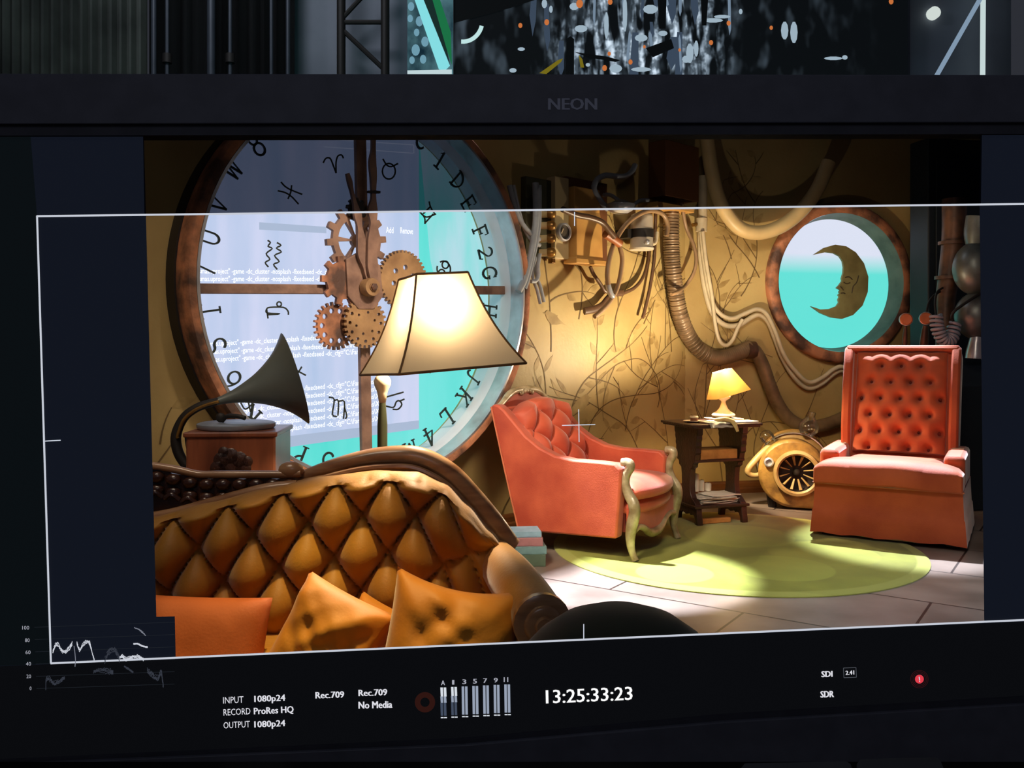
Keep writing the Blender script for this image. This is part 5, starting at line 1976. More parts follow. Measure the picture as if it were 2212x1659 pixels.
# ================================================================== shades lit from inside
def shade_mat(name, col, trans, fac):
    m, t, b = nt(name)
    t.nodes.remove(b)
    o = t.nodes['Material Output']
    d = t.nodes.new('ShaderNodeBsdfDiffuse')
    d.inputs[0].default_value = tuple(col) + (1,)
    tl = t.nodes.new('ShaderNodeBsdfTranslucent')
    tl.inputs[0].default_value = tuple(trans) + (1,)
    tc = t.nodes.new('ShaderNodeTexCoord')
    n = t.nodes.new('ShaderNodeTexNoise')
    n.inputs['Scale'].default_value = 400
    t.links.new(tc.outputs['Object'], n.inputs['Vector'])
    bp = t.nodes.new('ShaderNodeBump')
    bp.inputs['Strength'].default_value = 0.15
    bp.inputs['Distance'].default_value = 0.002
    t.links.new(n.outputs['Fac'], bp.inputs['Height'])
    t.links.new(bp.outputs[0], d.inputs['Normal'])
    a = t.nodes.new('ShaderNodeMixShader')
    a.inputs[0].default_value = fac
    t.links.new(d.outputs[0], a.inputs[1])
    t.links.new(tl.outputs[0], a.inputs[2])
    t.links.new(a.outputs[0], o.inputs[0])
    return m


def bulb(name, loc, parent, power, color, size=0.03):
    d = bpy.data.lights.new(name, 'POINT')
    d.energy = power
    d.color = color
    d.shadow_soft_size = size
    o = bpy.data.objects.new(name, d)
    COL.objects.link(o)
    o.parent = parent
    o.location = loc
    return o


# ---- floor lamp behind the sofa
LY = 2.80
pole = P(826, 750, LY)
shc = P(943, 697, LY)                     # middle of the shade
fl = thing('floor_lamp', 'standing lamp with a big flared cream square shade behind the sofa back', 'lamp', (pole.x, LY, 0))
M_LPOLE = mat('dark_olive_lamp_pole', c3(62, 66, 46), 0.4, 0.2, scale=8)
M_CREAM = mat('cream_enamel', c3(226, 208, 176), 0.35, scale=10)
zb = P(0, 836, LY).z
bm = BM()
lathe(bm, [(0.0, 0.0), (0.14, 0.0), (0.145, 0.015), (0.10, 0.035), (0.04, 0.055), (0.022, 0.09), (0.0, 0.09)], 32)
build('base', bm, M_LPOLE, fl, smooth=50)
bm = BM()
lathe(bm, [(0.0, 0.085), (0.020, 0.085), (0.016, 0.30), (0.016, 0.62), (0.022, 0.64), (0.016, 0.66), (0.016, zb - 0.12), (0.010, zb - 0.04), (0.010, zb), (0.0, zb)], 16)
build('pole', bm, M_LPOLE, fl, smooth=50)
bm = BM()
lathe(bm, [(0.0, zb - 0.055), (0.011, zb - 0.05), (0.016, zb - 0.02), (0.018, zb - 0.012), (0.026, zb + 0.006), (0.028, zb + 0.02), (0.022, zb + 0.032), (0.012, zb + 0.04), (0.009, zb + 0.055), (0.0, zb + 0.055)], 20)
build('finial', bm, M_CREAM, fl, smooth=60, label='cream knob under the shade')
bm = BM()
dx = shc.x - pole.x
tube(bm, [(0, 0, zb + 0.04), (0.004, 0, zb + 0.055), (dx * 0.3, 0, zb + 0.062), (dx * 0.9, 0, zb + 0.066), (dx, 0, zb + 0.08), (dx, 0, shc.z + 0.02)], 0.006, 8, 5)
build('arm', bm, M_LPOLE, fl)
m_sh = shade_mat('cream_linen_shade', (0.72, 0.60, 0.40), (0.72, 0.56, 0.36), 0.085)
T = Matrix.Translation((dx, 0, shc.z)) @ Matrix.Rotation(R(-4.5), 4, 'Y') @ Matrix.Rotation(R(-109.4 - 45), 4, 'Z')
H2 = 0.149
prof = []
for i in range(13):
    f = i / 12
    r_ = 0.120 + (0.289 - 0.120) * (0.62 * f + 0.38 * f ** 2.6)
    prof.append((r_ / math.sqrt(2), H2 - 2 * H2 * f))


def sq_shade(bm, prof, off=0.0):
    rings = []
    for h, z in prof:
        ring = []
        for k in range(4):
            a, b_ = [(1, 1), (-1, 1), (-1, -1), (1, -1)][k], [(-1, 1), (-1, -1), (1, -1), (1, 1)][k]
            for i in range(8):
                f = i / 8
                bow = 1 - 0.05 * math.sin(math.pi * f)
                x, y = a[0] + (b_[0] - a[0]) * f, a[1] + (b_[1] - a[1]) * f
                ring.append(bm.verts.new((x * (h - off) * bow, y * (h - off) * bow, z)))
        rings.append(ring)
    for A, B in zip(rings, rings[1:]):
        for i in range(32):
            j = (i + 1) % 32
            bm.faces.new((A[i], A[j], B[j], B[i]))
    return rings


bm = BM()
sq_shade(bm, prof)
bm.transform(T)
build('lamp_shade', bm, m_sh, fl, smooth=50)
M_TRIM = mat('brown_shade_trim', c3(120, 88, 52), 0.7, scale=30)
bm = BM()
for k in range(4):
    a = [(1, 1), (-1, 1), (-1, -1), (1, -1)][k]
    tube(bm, [T @ Vector((a[0] * (h + 0.001), a[1] * (h + 0.001), z)) for h, z in prof], 0.0035, 6, 1)
build('shade_seam', bm, M_TRIM, fl, smooth=60)
bm = BM()
for h, z in (prof[0], prof[-1]):
    q = []
    for k in range(4):
        a, b_ = [(1, 1), (-1, 1), (-1, -1), (1, -1)][k], [(-1, 1), (-1, -1), (1, -1), (1, 1)][k]
        for i in range(8):
            f = i / 8
            bow = 1 - 0.05 * math.sin(math.pi * f)
            q.append(T @ Vector(((a[0] + (b_[0] - a[0]) * f) * h * bow, (a[1] + (b_[1] - a[1]) * f) * h * bow, z)))
    tube(bm, q, 0.004, 6, 1, closed=True)
build('shade_edge', bm, M_TRIM, fl, smooth=60)
bm = BM()
ball(bm, (dx, 0, shc.z + 0.055), 0.028, (1, 1, 1.2), 14, 8)
build('bulb', bm, emit('warm_bulb', (1.0, 0.74, 0.42), 3.0), fl)
bulb('floor_lamp_light', (dx - 0.002, -0.035, shc.z + 0.045), fl, 62, (1.0, 0.80, 0.55), 0.03)

# ================================================================== carved side table and what stands on it
tb = thing('side_table', 'small dark carved wooden side table with two shelves between the armchairs', 'table', (1.31, 5.80, 0.0125), R(18))
M_DKW = mat('dark_carved_oak', c3(64, 36, 26), 0.45, col2=c3(40, 22, 17), scale=9, bump=0.35, coat=0.2)
bm = BM()
box(bm, (-0.245, -0.205, 0.622), (0.245, 0.205, 0.640))
box(bm, (-0.255, -0.215, 0.632), (0.255, 0.215, 0.648))
build('table_top', bm, M_DKW, tb, smooth=0, bevel=0.004)
HALF = [(0.155, 0.622), (0.152, 0.58), (0.143, 0.57), (0.145, 0.55), (0.136, 0.53), (0.138, 0.505), (0.13, 0.49), (0.131, 0.46), (0.118, 0.445), (0.108, 0.40), (0.094, 0.385), (0.09, 0.365), (0.062, 0.35), (0.055, 0.31), (0.052, 0.24), (0.06, 0.19), (0.075, 0.165), (0.10, 0.15), (0.125, 0.13), (0.138, 0.10), (0.142, 0.06), (0.15, 0.03), (0.152, 0.0), (0.122, 0.0), (0.118, 0.03), (0.105, 0.055), (0.08, 0.062), (0.06, 0.052), (0.045, 0.065), (0.02, 0.055), (0.0, 0.05)]
for sgn in (-1, 1):
    bm = BM()
    o_ = [(y, z) for y, z in HALF] + [(-y, z) for y, z in HALF[-2::-1]]
    prism(bm, o_, 'x', sgn * 0.165 - 0.02, sgn * 0.165 + 0.02)
    leg_ = build('leg', bm, M_DKW, tb, smooth=20, bevel=0.003, label='carved slab leg')
bm = BM()
box(bm, (-0.185, -0.115, 0.395), (0.185, 0.115, 0.412))
build('shelf', bm, M_DKW, tb, smooth=0, bevel=0.003)
bm = BM()
box(bm, (-0.20, -0.15, 0.105), (0.20, 0.15, 0.122))
build('shelf', bm, M_DKW, tb, smooth=0, bevel=0.003)
TM = chain_matrix(tb)


def on_table(x, y, z):
    return TM @ Vector((x, y, z))


def book(label, loc, rotz, w, d, h, m_cover, m_page=None, name='book', cat='book', group=None):
    t_ = thing(name, label, cat, loc, rotz, group)
    bm = BM()
    c_ = 0.0035
    box(bm, (-w / 2, -d / 2, 0.0), (w / 2, d / 2, c_))
    box(bm, (-w / 2, -d / 2, h - c_), (w / 2, d / 2, h))
    box(bm, (-w / 2, -d / 2, c_), (w / 2, -d / 2 + c_ * 1.5, h - c_))
    build('cover', bm, m_cover, t_, smooth=0, bevel=0.0015)
    bm = BM()
    box(bm, (-w / 2 + 0.006, -d / 2 + c_ * 1.5, c_), (w / 2 - 0.006, d / 2 - 0.006, h - c_))
    build('pages', bm, m_page or M_PAGE, t_, smooth=0)
    return t_


M_PAGE = mat('aged_paper_pages', c3(206, 190, 156), 0.8, col2=c3(178, 160, 124), scale=3, stretch=(1, 1, 60))
M_WHITE = mat('white_paper', c3(232, 224, 212), 0.7, col2=c3(216, 206, 192), scale=6)
M_NEWS = mat('grey_newsprint', c3(212, 204, 194), 0.75, col2=c3(168, 158, 148), scale=26, lo=0.4, hi=0.6)
M_TAN = mat('tan_leather_cover', c3(196, 138, 76), 0.5, col2=c3(160, 104, 52), scale=14)
M_BRNC = mat('brown_leather_cover', c3(120, 70, 40), 0.5, scale=14)

o = book('thick tan leather book lying on the middle shelf of the dark side table', on_table(0.0, -0.02, 0.4125), R(18), 0.27, 0.17, 0.062, M_TAN, M_PAGE)
book('flat white book under the lit table lamp', on_table(0.11, 0.02, 0.6485), R(14), 0.21, 0.16, 0.018, M_WHITE, M_WHITE)
bm = BM()
g = grid_surf(bm, 14, 10, lambda u, v: Vector(((u - 0.5) * 0.17, (v - 0.5) * 0.20, 0.004 + 0.004 * math.sin(7 * u + 3 * v) ** 2 - (0.03 * max(0, (0.10 - v)) / 0.1))))
bmesh.ops.solidify(bm, geom=list(bm.faces), thickness=0.0015)
o = build('paper_sheet', bm, M_WHITE, smooth=60)
o.location = on_table(-0.05, -0.125, 0.6525)
o.rotation_euler = (0, 0, R(20))
tag(o, 'white paper sheet hanging slightly over the table edge beside the tin', 'paper')
bm = BM()
box(bm, (-0.11, -0.055, 0.0), (0.11, 0.055, 0.010))
o = build('envelope_stack', bm, M_WHITE, smooth=0, bevel=0.002)
o.location = on_table(0.135, -0.13, 0.6485)
o.rotation_euler = (0, 0, R(22))
tag(o, 'pale envelope bundle along the table edge in front of the lamp', 'envelopes')
sc = thing('rolled_scarf', 'small cream cloth roll draped over the table edge near the lamp', 'cloth', on_table(0.02, -0.17, 0.662))
bm = BM()
tube(bm, [(-0.05, 0.09, 0.002), (-0.03, 0.04, 0.008), (0.0, 0.0, 0.01), (0.025, -0.04, 0.0), (0.04, -0.06, -0.03), (0.05, -0.066, -0.06)], [0.012, 0.014, 0.016, 0.014, 0.011, 0.008], 10, 5, flat=1.4)
build('cloth', bm, mat('cream_cloth', c3(216, 190, 130), 0.85, scale=8, bump=0.3, bscale=60), sc, smooth=70)
tn = thing('saucer', 'shallow dish holding a small round tin on the table', 'dish', on_table(-0.145, -0.02, 0.6485))
bm = BM()
lathe(bm, [(0.0, 0.002), (0.035, 0.002), (0.06, 0.012), (0.062, 0.010), (0.036, 0.0), (0.0, 0.0)], 28)
build('dish', bm, M_CREAM, tn, smooth=60)
tin = thing('round_tin', 'small round brass tin in the shallow dish on the table', 'tin', on_table(-0.135, -0.02, 0.6508))
bm = BM()
lathe(bm, [(0.0, 0.0), (0.024, 0.0), (0.024, 0.026), (0.0, 0.026)], 24)
build('body', bm, M_BRNC, tin, smooth=40)
bm = BM()
lathe(bm, [(0.0, 0.0265), (0.027, 0.0265), (0.028, 0.034), (0.024, 0.038), (0.0, 0.038)], 24)
build('lid', bm, M_CREAM, tin, smooth=40)
# papers, candles on the bottom shelf
r4 = random.Random(21)
z = 0.1225
for k, (w, d, h, lb) in enumerate(((0.30, 0.21, 0.010, 'lowest magazine of the pile on the bottom shelf'), (0.28, 0.20, 0.008, 'grey newspaper second from the bottom of the shelf pile'), (0.29, 0.19, 0.012, 'folded newspaper in the middle of the shelf pile'), (0.27, 0.20, 0.008, 'thin newspaper near the top of the shelf pile'), (0.22, 0.17, 0.010, 'topmost pale newspaper jutting from the shelf pile'))):
    bm = BM()
    g = grid_surf(bm, 10, 8, lambda u, v: Vector(((u - 0.5) * w, (v - 0.5) * d, h * 0.8 + 0.002 * math.sin(8 * u + 2 * k + 3 * v))))
    close_grid(bm, g, (0, 0, -h * 0.7))
    o = build('newspaper', bm, M_NEWS if k % 2 else M_WHITE, smooth=30)
    o.location = on_table(r4.uniform(-0.02, 0.02) + (0.05 if k == 4 else 0), r4.uniform(-0.02, 0.01), z)
    o.rotation_euler = (0, 0, R(18 + r4.uniform(-10, 10)))
    z += h + 0.002
    tag(o, lb, 'newspaper', 'papers on the bottom shelf')
for x, y, h, r_, lb in ((-0.075, 0.06, 0.115, 0.020, 'tall white candle on the papers of the bottom shelf'), (-0.03, 0.065, 0.072, 0.018, 'middle-height white candle beside the tall candle'), (0.015, 0.06, 0.05, 0.022, 'short stubby white candle at the end of the candle row')):
    cd = thing('candle', lb, 'candle', on_table(x, y, z + 0.002), 0, 'candles on the bottom shelf')
    bm = BM()
    lathe(bm, [(0.0, 0.0), (r_, 0.0), (r_, h - 0.004), (r_ * 0.8, h), (0.004, h - 0.006), (0.0, h - 0.006)], 20)
    build('wax', bm, mat('white_wax', c3(236, 226, 206), 0.45, scale=6), cd, smooth=50)
    bm = BM()
    tube(bm, [(0, 0, h - 0.006), (0.001, 0, h + 0.006)], 0.0015, 6, 1)
    build('wick', bm, M_BLACKI, cd)
bm = BM()
box(bm, (-0.11, -0.02, 0.0), (0.11, 0.02, 0.03))
o = build('book', bm, M_TAN, smooth=0, bevel=0.004)
o.location = on_table(-0.03, -0.10, 0.001)
o.rotation_euler = (0, 0, R(20))
tag(o, 'slim tan book on the floor under the side table', 'book')

# ---- the table lamp with the crooked shade
tl = thing('table_lamp', 'small white-footed table lamp with a crooked glowing orange shade', 'lamp', on_table(0.115, 0.03, 0.667))
M_PORC = mat('white_porcelain', c3(238, 230, 214), 0.25, scale=6, coat=0.4)
bm = BM()
lathe(bm, [(0.0, 0.0), (0.052, 0.0), (0.054, 0.006), (0.046, 0.012), (0.0, 0.013)], 28)
build('foot', bm, mat('brass_foot', c3(206, 160, 72), 0.3, 0.7, scale=6), tl, smooth=50)
bm = BM()
lathe(bm, [(0.0, 0.013), (0.074, 0.013), (0.078, 0.020), (0.070, 0.030), (0.045, 0.045), (0.028, 0.065), (0.018, 0.088), (0.014, 0.105), (0.018, 0.115), (0.040, 0.128), (0.048, 0.140), (0.042, 0.152), (0.020, 0.160), (0.008, 0.164), (0.008, 0.20), (0.0, 0.20)], 28)
build('base', bm, M_PORC, tl, smooth=60)
ms2 = shade_mat('orange_paper_shade', (0.78, 0.48, 0.16), (0.76, 0.34, 0.07), 0.034)
TS = Matrix.Translation((0.012, 0, 0.235)) @ Matrix.Rotation(R(-15), 4, 'Y') @ Matrix.Rotation(R(14), 4, 'Z')
bm = BM()
rings = []
for f in range(9):
    t_ = f / 8
    hx, hy, z_ = 0.058 + 0.074 * t_, 0.045 + 0.055 * t_, 0.082 - 0.164 * t_
    ring = []
    for i in range(40):
        a = 2 * math.pi * i / 40
        cxx, sxx = math.cos(a), math.sin(a)
        ring.append(bm.verts.new((hx * abs(cxx) ** 0.35 * (1 if cxx > 0 else -1), hy * abs(sxx) ** 0.35 * (1 if sxx > 0 else -1), z_)))
    rings.append(ring)
for A, B in zip(rings, rings[1:]):
    for i in range(40):
        bm.faces.new((A[i], A[(i + 1) % 40], B[(i + 1) % 40], B[i]))
bm.transform(TS)
build('lamp_shade', bm, ms2, tl, smooth=50)
bm = BM()
ball(bm, (0.004, 0, 0.262), 0.012, (1, 1, 1.3), 12, 8)
build('bulb', bm, MATS['warm_bulb'], tl)
bulb('table_lamp_upper_light', (-0.008, 0.0, 0.300), tl, 90, (1.0, 0.82, 0.55), 0.02)
bulb('table_lamp_lower_fill', (0.03, 0.0, 0.205), tl, 26, (1.0, 0.74, 0.36), 0.02)  # second point light, added to brighten the wall below the shade

# ================================================================== books on the floor
M_BBLUE = mat('pale_blue_cloth_cover', c3(150, 186, 206), 0.6, scale=20)
M_BPINK = mat('dusty_pink_cover', c3(176, 120, 122), 0.6, scale=20)
M_BTEAL = mat('grey_teal_cover', c3(120, 156, 158), 0.6, scale=20)
M_BGREEN = mat('faded_green_cover', c3(92, 112, 92), 0.65, scale=20)
bx, by = 0.035, 4.70
rz = R(4)
book('thick faded green book at the bottom of the floor stack', (bx, by, 0.0005), rz, 0.27, 0.20, 0.062, M_BGREEN, group='books stacked on the floor')
book('grey teal book second from the bottom of the floor stack', (bx + 0.005, by + 0.005, 0.063), rz + R(2), 0.265, 0.195, 0.040, M_BTEAL, group='books stacked on the floor')
book('dusty pink book above the teal one in the floor stack', (bx + 0.012, by + 0.005, 0.1035), rz - R(2), 0.225, 0.17, 0.042, M_BPINK, group='books stacked on the floor')
book('pale blue book topmost in the floor stack', (bx + 0.02, by + 0.01, 0.146), rz + R(3), 0.185, 0.15, 0.030, M_BBLUE, group='books stacked on the floor')

# ================================================================== gramophone
GY = 3.25
gs = P(520, 1044, GY)
stand = thing('gramophone_stand', 'small dark stand carrying the gramophone, mostly behind the sofa', 'table', (gs.x, GY, 0))
bm = BM()
box(bm, (-0.21, -0.19, gs.z - 0.03), (0.21, 0.19, gs.z))
build('top', bm, M_DKW, stand, smooth=0, bevel=0.006)
for a in (-1, 1):
    for b_ in (-1, 1):
        bm = BM()
        tube(bm, [(a * 0.16, b_ * 0.14, gs.z - 0.03), (a * 0.17, b_ * 0.15, 0.0)], [0.022, 0.016], 10, 1)
        build('leg', bm, M_DKW, stand)
gr = thing('gramophone', 'old gramophone with a dark flared horn and a red-brown wooden box', 'gramophone', (gs.x, GY, gs.z + 0.0005), R(4))
M_GBOX = mat('red_brown_mahogany', c3(142, 82, 54), 0.4, col2=c3(100, 54, 36), scale=3, stretch=(6, 1, 1), coat=0.4)
M_HORN = mat('dark_green_grey_horn', c3(106, 114, 110), 0.42, 0.2, scale=6)
M_BRASS = mat('aged_brass', c3(170, 128, 62), 0.35, 0.7, col2=c3(104, 72, 34), scale=10)
k = GY / FPX
bm = BM()
box(bm, (-0.155, -0.15, 0.0), (0.155, 0.15, 0.19))
build('case', bm, M_GBOX, gr, smooth=0, bevel=0.008)
bm = BM()
box(bm, (-0.165, -0.16, 0.0), (0.165, 0.16, 0.02))
box(bm, (-0.163, -0.158, 0.185), (0.163, 0.158, 0.203))
build('moulding', bm, M_GBOX, gr, smooth=0, bevel=0.005)
bm = BM()
for a, r_, d in [(i * 45, 0.030, 0.042) for i in range(8)] + [(0, 0.045, 0.0)] + [(22.5 + i * 90, 0.020, 0.062) for i in range(4)]:
    lathe(bm, [(0.0, 0.003), (r_ * 0.85, 0.003), (r_, 0.0), (0.0, 0.0)], 14, Matrix.Translation((0.0 + d * math.cos(R(a)), -0.1505, 0.075 + d * math.sin(R(a)))) @ YROT)
build('grille', bm, M_DKW, gr, smooth=50)
bm = BM()
lathe(bm, [(0.0, 0.205), (0.135, 0.205), (0.14, 0.212), (0.14, 0.222), (0.13, 0.226), (0.0, 0.226)], 40, Matrix.Translation((-0.015, 0, 0)))
build('turntable', bm, mat('grey_felt_platter', c3(150, 160, 172), 0.4, 0.3, scale=20), gr, smooth=40)
bm = BM()
tube(bm, [(-0.06, -0.03, 0.232), (-0.04, -0.04, 0.25), (-0.005, -0.05, 0.252), (0.03, -0.06, 0.245)], 0.008, 8, 4)
ball(bm, (-0.065, -0.03, 0.245), 0.018, (1, 0.5, 1), 12, 8)
build('sound_box', bm, M_BLACKI, gr, smooth=50)


def gp(px, py, y=0.0):
    """picture point on the gramophone's own upright plane"""
    p = P(px, py, GY)
    return Vector((p.x - gs.x, y, p.z - gs.z))


n0, n1 = gp(468, 868), gp(633, 818)
ax = (n1 - n0)
Lh = ax.length
hp = [(0.0, 0.013), (0.12, 0.018), (0.25, 0.027), (0.4, 0.042), (0.55, 0.061), (0.7, 0.088), (0.82, 0.116), (0.92, 0.148), (0.98, 0.172), (1.0, 0.180)]
bm = BM()
q = spline([(r_, f * Lh, 0) for f, r_ in hp], 4)
po = [(v.x, v.y) for v in q]
pi_ = [(max(v.x - 0.003, 0.004), v.y + (0.0005 if i == len(q) - 1 else 0.002)) for i, v in enumerate(q)]
lathe(bm, po + pi_[::-1], 48, dirmat(n0, ax + Vector((0, 0.30 * ax.x, 0))), closed=False)
horn = build('horn', bm, M_HORN, gr, smooth=60)
bm = BM()
tube(bm, [gp(474, 866), gp(452, 872), gp(425, 882), gp(400, 902), gp(384, 938), gp(387, 972), gp(402, 1000), gp(424, 1016), gp(440, 1018)], [0.013, 0.015, 0.016, 0.017, 0.019, 0.019, 0.018, 0.016, 0.014], 14, 5)
build('horn_neck', bm, M_BLACKI, gr, smooth=60)
bm = BM()
tube(bm, [gp(476, 867, -0.014), gp(450, 874, -0.014), gp(424, 886, -0.015), gp(402, 906, -0.016), gp(390, 938, -0.017), gp(390, 945, -0.017)], 0.006, 8, 5)
build('brass_strip', bm, M_BRASS, gr, smooth=60)
bm = BM()
tube(bm, [gp(386, 965), gp(396, 990, -0.01), gp(402, 1010, -0.01), gp(404, 1030, -0.01)], [0.009, 0.008, 0.007, 0.004], 8, 4)
tube(bm, [gp(408, 935, -0.02), gp(412, 965, -0.02), gp(420, 985, -0.02), gp(440, 995, -0.02)], 0.007, 8, 4)
build('bracket', bm, M_BLACKI, gr, smooth=60)

# ================================================================== snail-shaped blower machine
BLY = 6.30
bl = thing('blower', 'mustard snail-shaped blower machine with a dark round mouth and glass bulbs', 'machine', (2.012, BLY, 0.0), R(-14))
M_MUST = mat('mottled_mustard_metal', c3(166, 128, 62), 0.5, 0.05, col2=c3(108, 78, 36), scale=9, bump=0.25, lo=0.38, hi=0.62)
M_CRM = mat('cream_painted_metal', c3(190, 162, 108), 0.45, 0.05, col2=c3(156, 126, 76), scale=8)
CZ = 0.265
pts = []
for i in range(0, 33):
    a = R(-90 - 270 * i / 32)            # from the bottom clockwise round to the right side
    r_ = 0.252 - 0.03 * (i / 32)
    pts.append((r_ * math.cos(a), CZ + r_ * math.sin(a)))
pts = [(0.34, 0.013), (0.10, 0.013)] + pts[1:] + [(0.232, 0.17), (0.25, 0.135), (0.34, 0.125)]
bm = BM()
es = []
for lp in (pts, [(0.02 + 0.135 * math.cos(2 * math.pi * i / 32), CZ + 0.135 * math.sin(2 * math.pi * i / 32)) for i in range(32)]):
    vs = [bm.verts.new((x, -0.10, z)) for x, z in lp]
    es += [bm.edges.new((vs[i], vs[(i + 1) % len(vs)])) for i in range(len(vs))]
bmesh.ops.triangle_fill(bm, use_beauty=True, use_dissolve=False, edges=es)
for v in [e for e in bmesh.ops.extrude_face_region(bm, geom=list(bm.faces))['geom'] if isinstance(e, bmesh.types.BMVert)]:
    v.co.y = 0.08
build('housing', bm, M_MUST, bl, smooth=40, bevel=0.02)
bm = BM()
tube(bm, [(-0.155, 0.0, 0.10), (-0.14, 0.0, 0.0)], 0.03, 8, 1)
build('foot', bm, M_BLACKI, bl)
bm = BM()
tube(bm, [(0.14, 0.0, 0.03), (0.14, 0.0, 0.0)], 0.03, 8, 1)
build('foot', bm, M_BLACKI, bl)
YB = Matrix.Translation((0.02, 0, CZ)) @ YROT
bm = BM()
lathe(bm, [(0.128, 0.09), (0.128, 0.145), (0.14, 0.155), (0.158, 0.15), (0.162, 0.13), (0.158, 0.09)], 40, YB)
build('mouth_ring', bm, M_CRM, bl, smooth=50)
bm = BM()
lathe(bm, [(0.128, 0.14), (0.127, 0.02), (0.0, 0.02)], 40, YB)
inn = build('mouth_recess', bm, mat('black_brown_recess', c3(40, 26, 20), 0.7, scale=10), bl, smooth=50, recalc=False)
for i in range(12):
    a = R(30 * i + 12)
    bm = BM()
    tube(bm, [Vector((0.02 + 0.05 * math.cos(a), -0.07, CZ + 0.05 * math.sin(a))), Vector((0.02 + 0.122 * math.cos(a), -0.12, CZ + 0.122 * math.sin(a)))], [0.003, 0.006], 6, 1, flat=2.0)
    build('fan_blade', bm, M_CRM, bl)
bm = BM()
ball(bm, (0.02, -0.06, CZ), 0.03, (1, 0.7, 1), 14, 8)
build('fan_hub', bm, M_BLACKI, bl)
for r_, y_, m_ in ((0.238, 0.125, M_CRM), (0.250, 0.20, M_MUST)):
    bm = BM()
    lathe(bm, [(0.0, -0.05), (r_ - 0.02, -0.05), (r_, -0.035), (r_, 0.03), (r_ - 0.02, 0.045), (0.0, 0.045)], 48, Matrix.Translation((0.012, y_, CZ + 0.02 + 0.012)) @ YROT)
    build('back_shell', bm, m_, bl, smooth=50)
bm = BM()
lathe(bm, [(0.245, -0.012), (0.252, -0.012), (0.252, 0.012), (0.245, 0.012)], 48, Matrix.Translation((0.008, 0.075, CZ + 0.016)) @ YROT, closed=True)
build('steel_band', bm, M_SILVER, bl, smooth=50)
bm = BM()
lathe(bm, [(0.020, 0.10), (0.020, 0.125), (0.024, 0.13), (0.033, 0.125), (0.034, 0.09)], 24, Matrix.Translation((-0.17, 0, CZ + 0.07)) @ YROT)
lathe(bm, [(0.0, 0.112), (0.02, 0.11), (0.02, 0.09)], 24, Matrix.Translation((-0.17, 0, CZ + 0.07)) @ YROT)
build('gauge_eye', bm, M_SILVER, bl, smooth=50)


def bp_(px, py, y):
    p = P(px, py, BLY + y)
    return chain_matrix(bl).inverted() @ p


bm = BM()
tube(bm, [bp_(1672, 952, 0.12), bp_(1690, 944, 0.12), bp_(1718, 938, 0.12), bp_(1745, 946, 0.12), bp_(1768, 966, 0.12), bp_(1786, 992, 0.12), bp_(1795, 1012, 0.12)], [0.018, 0.026, 0.030, 0.030, 0.028, 0.022, 0.018], 12, 5)
build('top_hose', bm, M_CRM, bl, smooth=60)
bm = BM()
tube(bm, [bp_(1672, 958, 0.05), bp_(1650, 975, 0.04), bp_(1630, 996, 0.03), bp_(1616, 1014, 0.02), bp_(1618, 1024, 0.02), bp_(1632, 1027, 0.02), bp_(1652, 1022, 0.02)], [0.022, 0.024, 0.024, 0.022, 0.020, 0.018, 0.018], 12, 5)
build('side_pipe', bm, M_CRM, bl, smooth=60)
bm = BM()
tube(bm, [bp_(1770, 1003, 0.10), bp_(1800, 1000, 0.10)], 0.035, 14, 1)
build('outlet_coupling', bm, M_SILVER, bl, smooth=50)
M_BULB = clear_mat('clear_bulb_glass', (0.96, 0.94, 0.88), 0.14, 0.15)
for n_ in M_BULB.node_tree.nodes:
    if n_.type == 'LAYER_WEIGHT':
        n_.inputs[0].default_value = 0.4
for nm, (x0, y0), (x1, y1), s_ in (('glass_bulb', (1676, 966), (1648, 934), 0.85), ('glass_bulb', (1741, 948), (1755, 890), 1.0)):
    a, b_ = bp_(x0, y0, 0.05), bp_(x1, y1, 0.05)
    d = b_ - a
    Lb = d.length
    if nm and s_ == 1.0:
        pr = [(0.012, 0.0), (0.046, 0.15 * Lb), (0.070, 0.32 * Lb), (0.072, 0.48 * Lb), (0.056, 0.65 * Lb), (0.032, 0.78 * Lb), (0.026, 0.86 * Lb), (0.028, 0.96 * Lb), (0.024, 1.0 * Lb), (0.0, 0.97 * Lb)]
    else:
        pr = [(0.016, 0.0), (0.022, 0.12 * Lb), (0.042, 0.4 * Lb), (0.050, 0.65 * Lb), (0.044, 0.88 * Lb), (0.025, 1.02 * Lb), (0.0, 1.07 * Lb)]
    bm = BM()
    lathe(bm, pr, 24, dirmat(a, d))
    gb = build(nm, bm, M_BULB, bl, smooth=70, label='clear bulb with an open neck' if s_ == 1.0 else 'clear rounded bulb on the pipe')
    if s_ == 1.0:
        continue
    bm = BM()
    tube(bm, [a + d * 0.05, a + d * 0.45], 0.004, 6, 1)
    tube(bm, [a + d * 0.42 - Vector((0.015, 0, 0)), a + d * 0.5, a + d * 0.42 + Vector((0.015, 0, 0))], 0.003, 6, 3)
    build('filament', bm, M_CRM, gb)
# ================================================================== pipework on the walls
def WP(px, py, w):
    return (W1 if px < 1480 else W2).px(px, py, w)


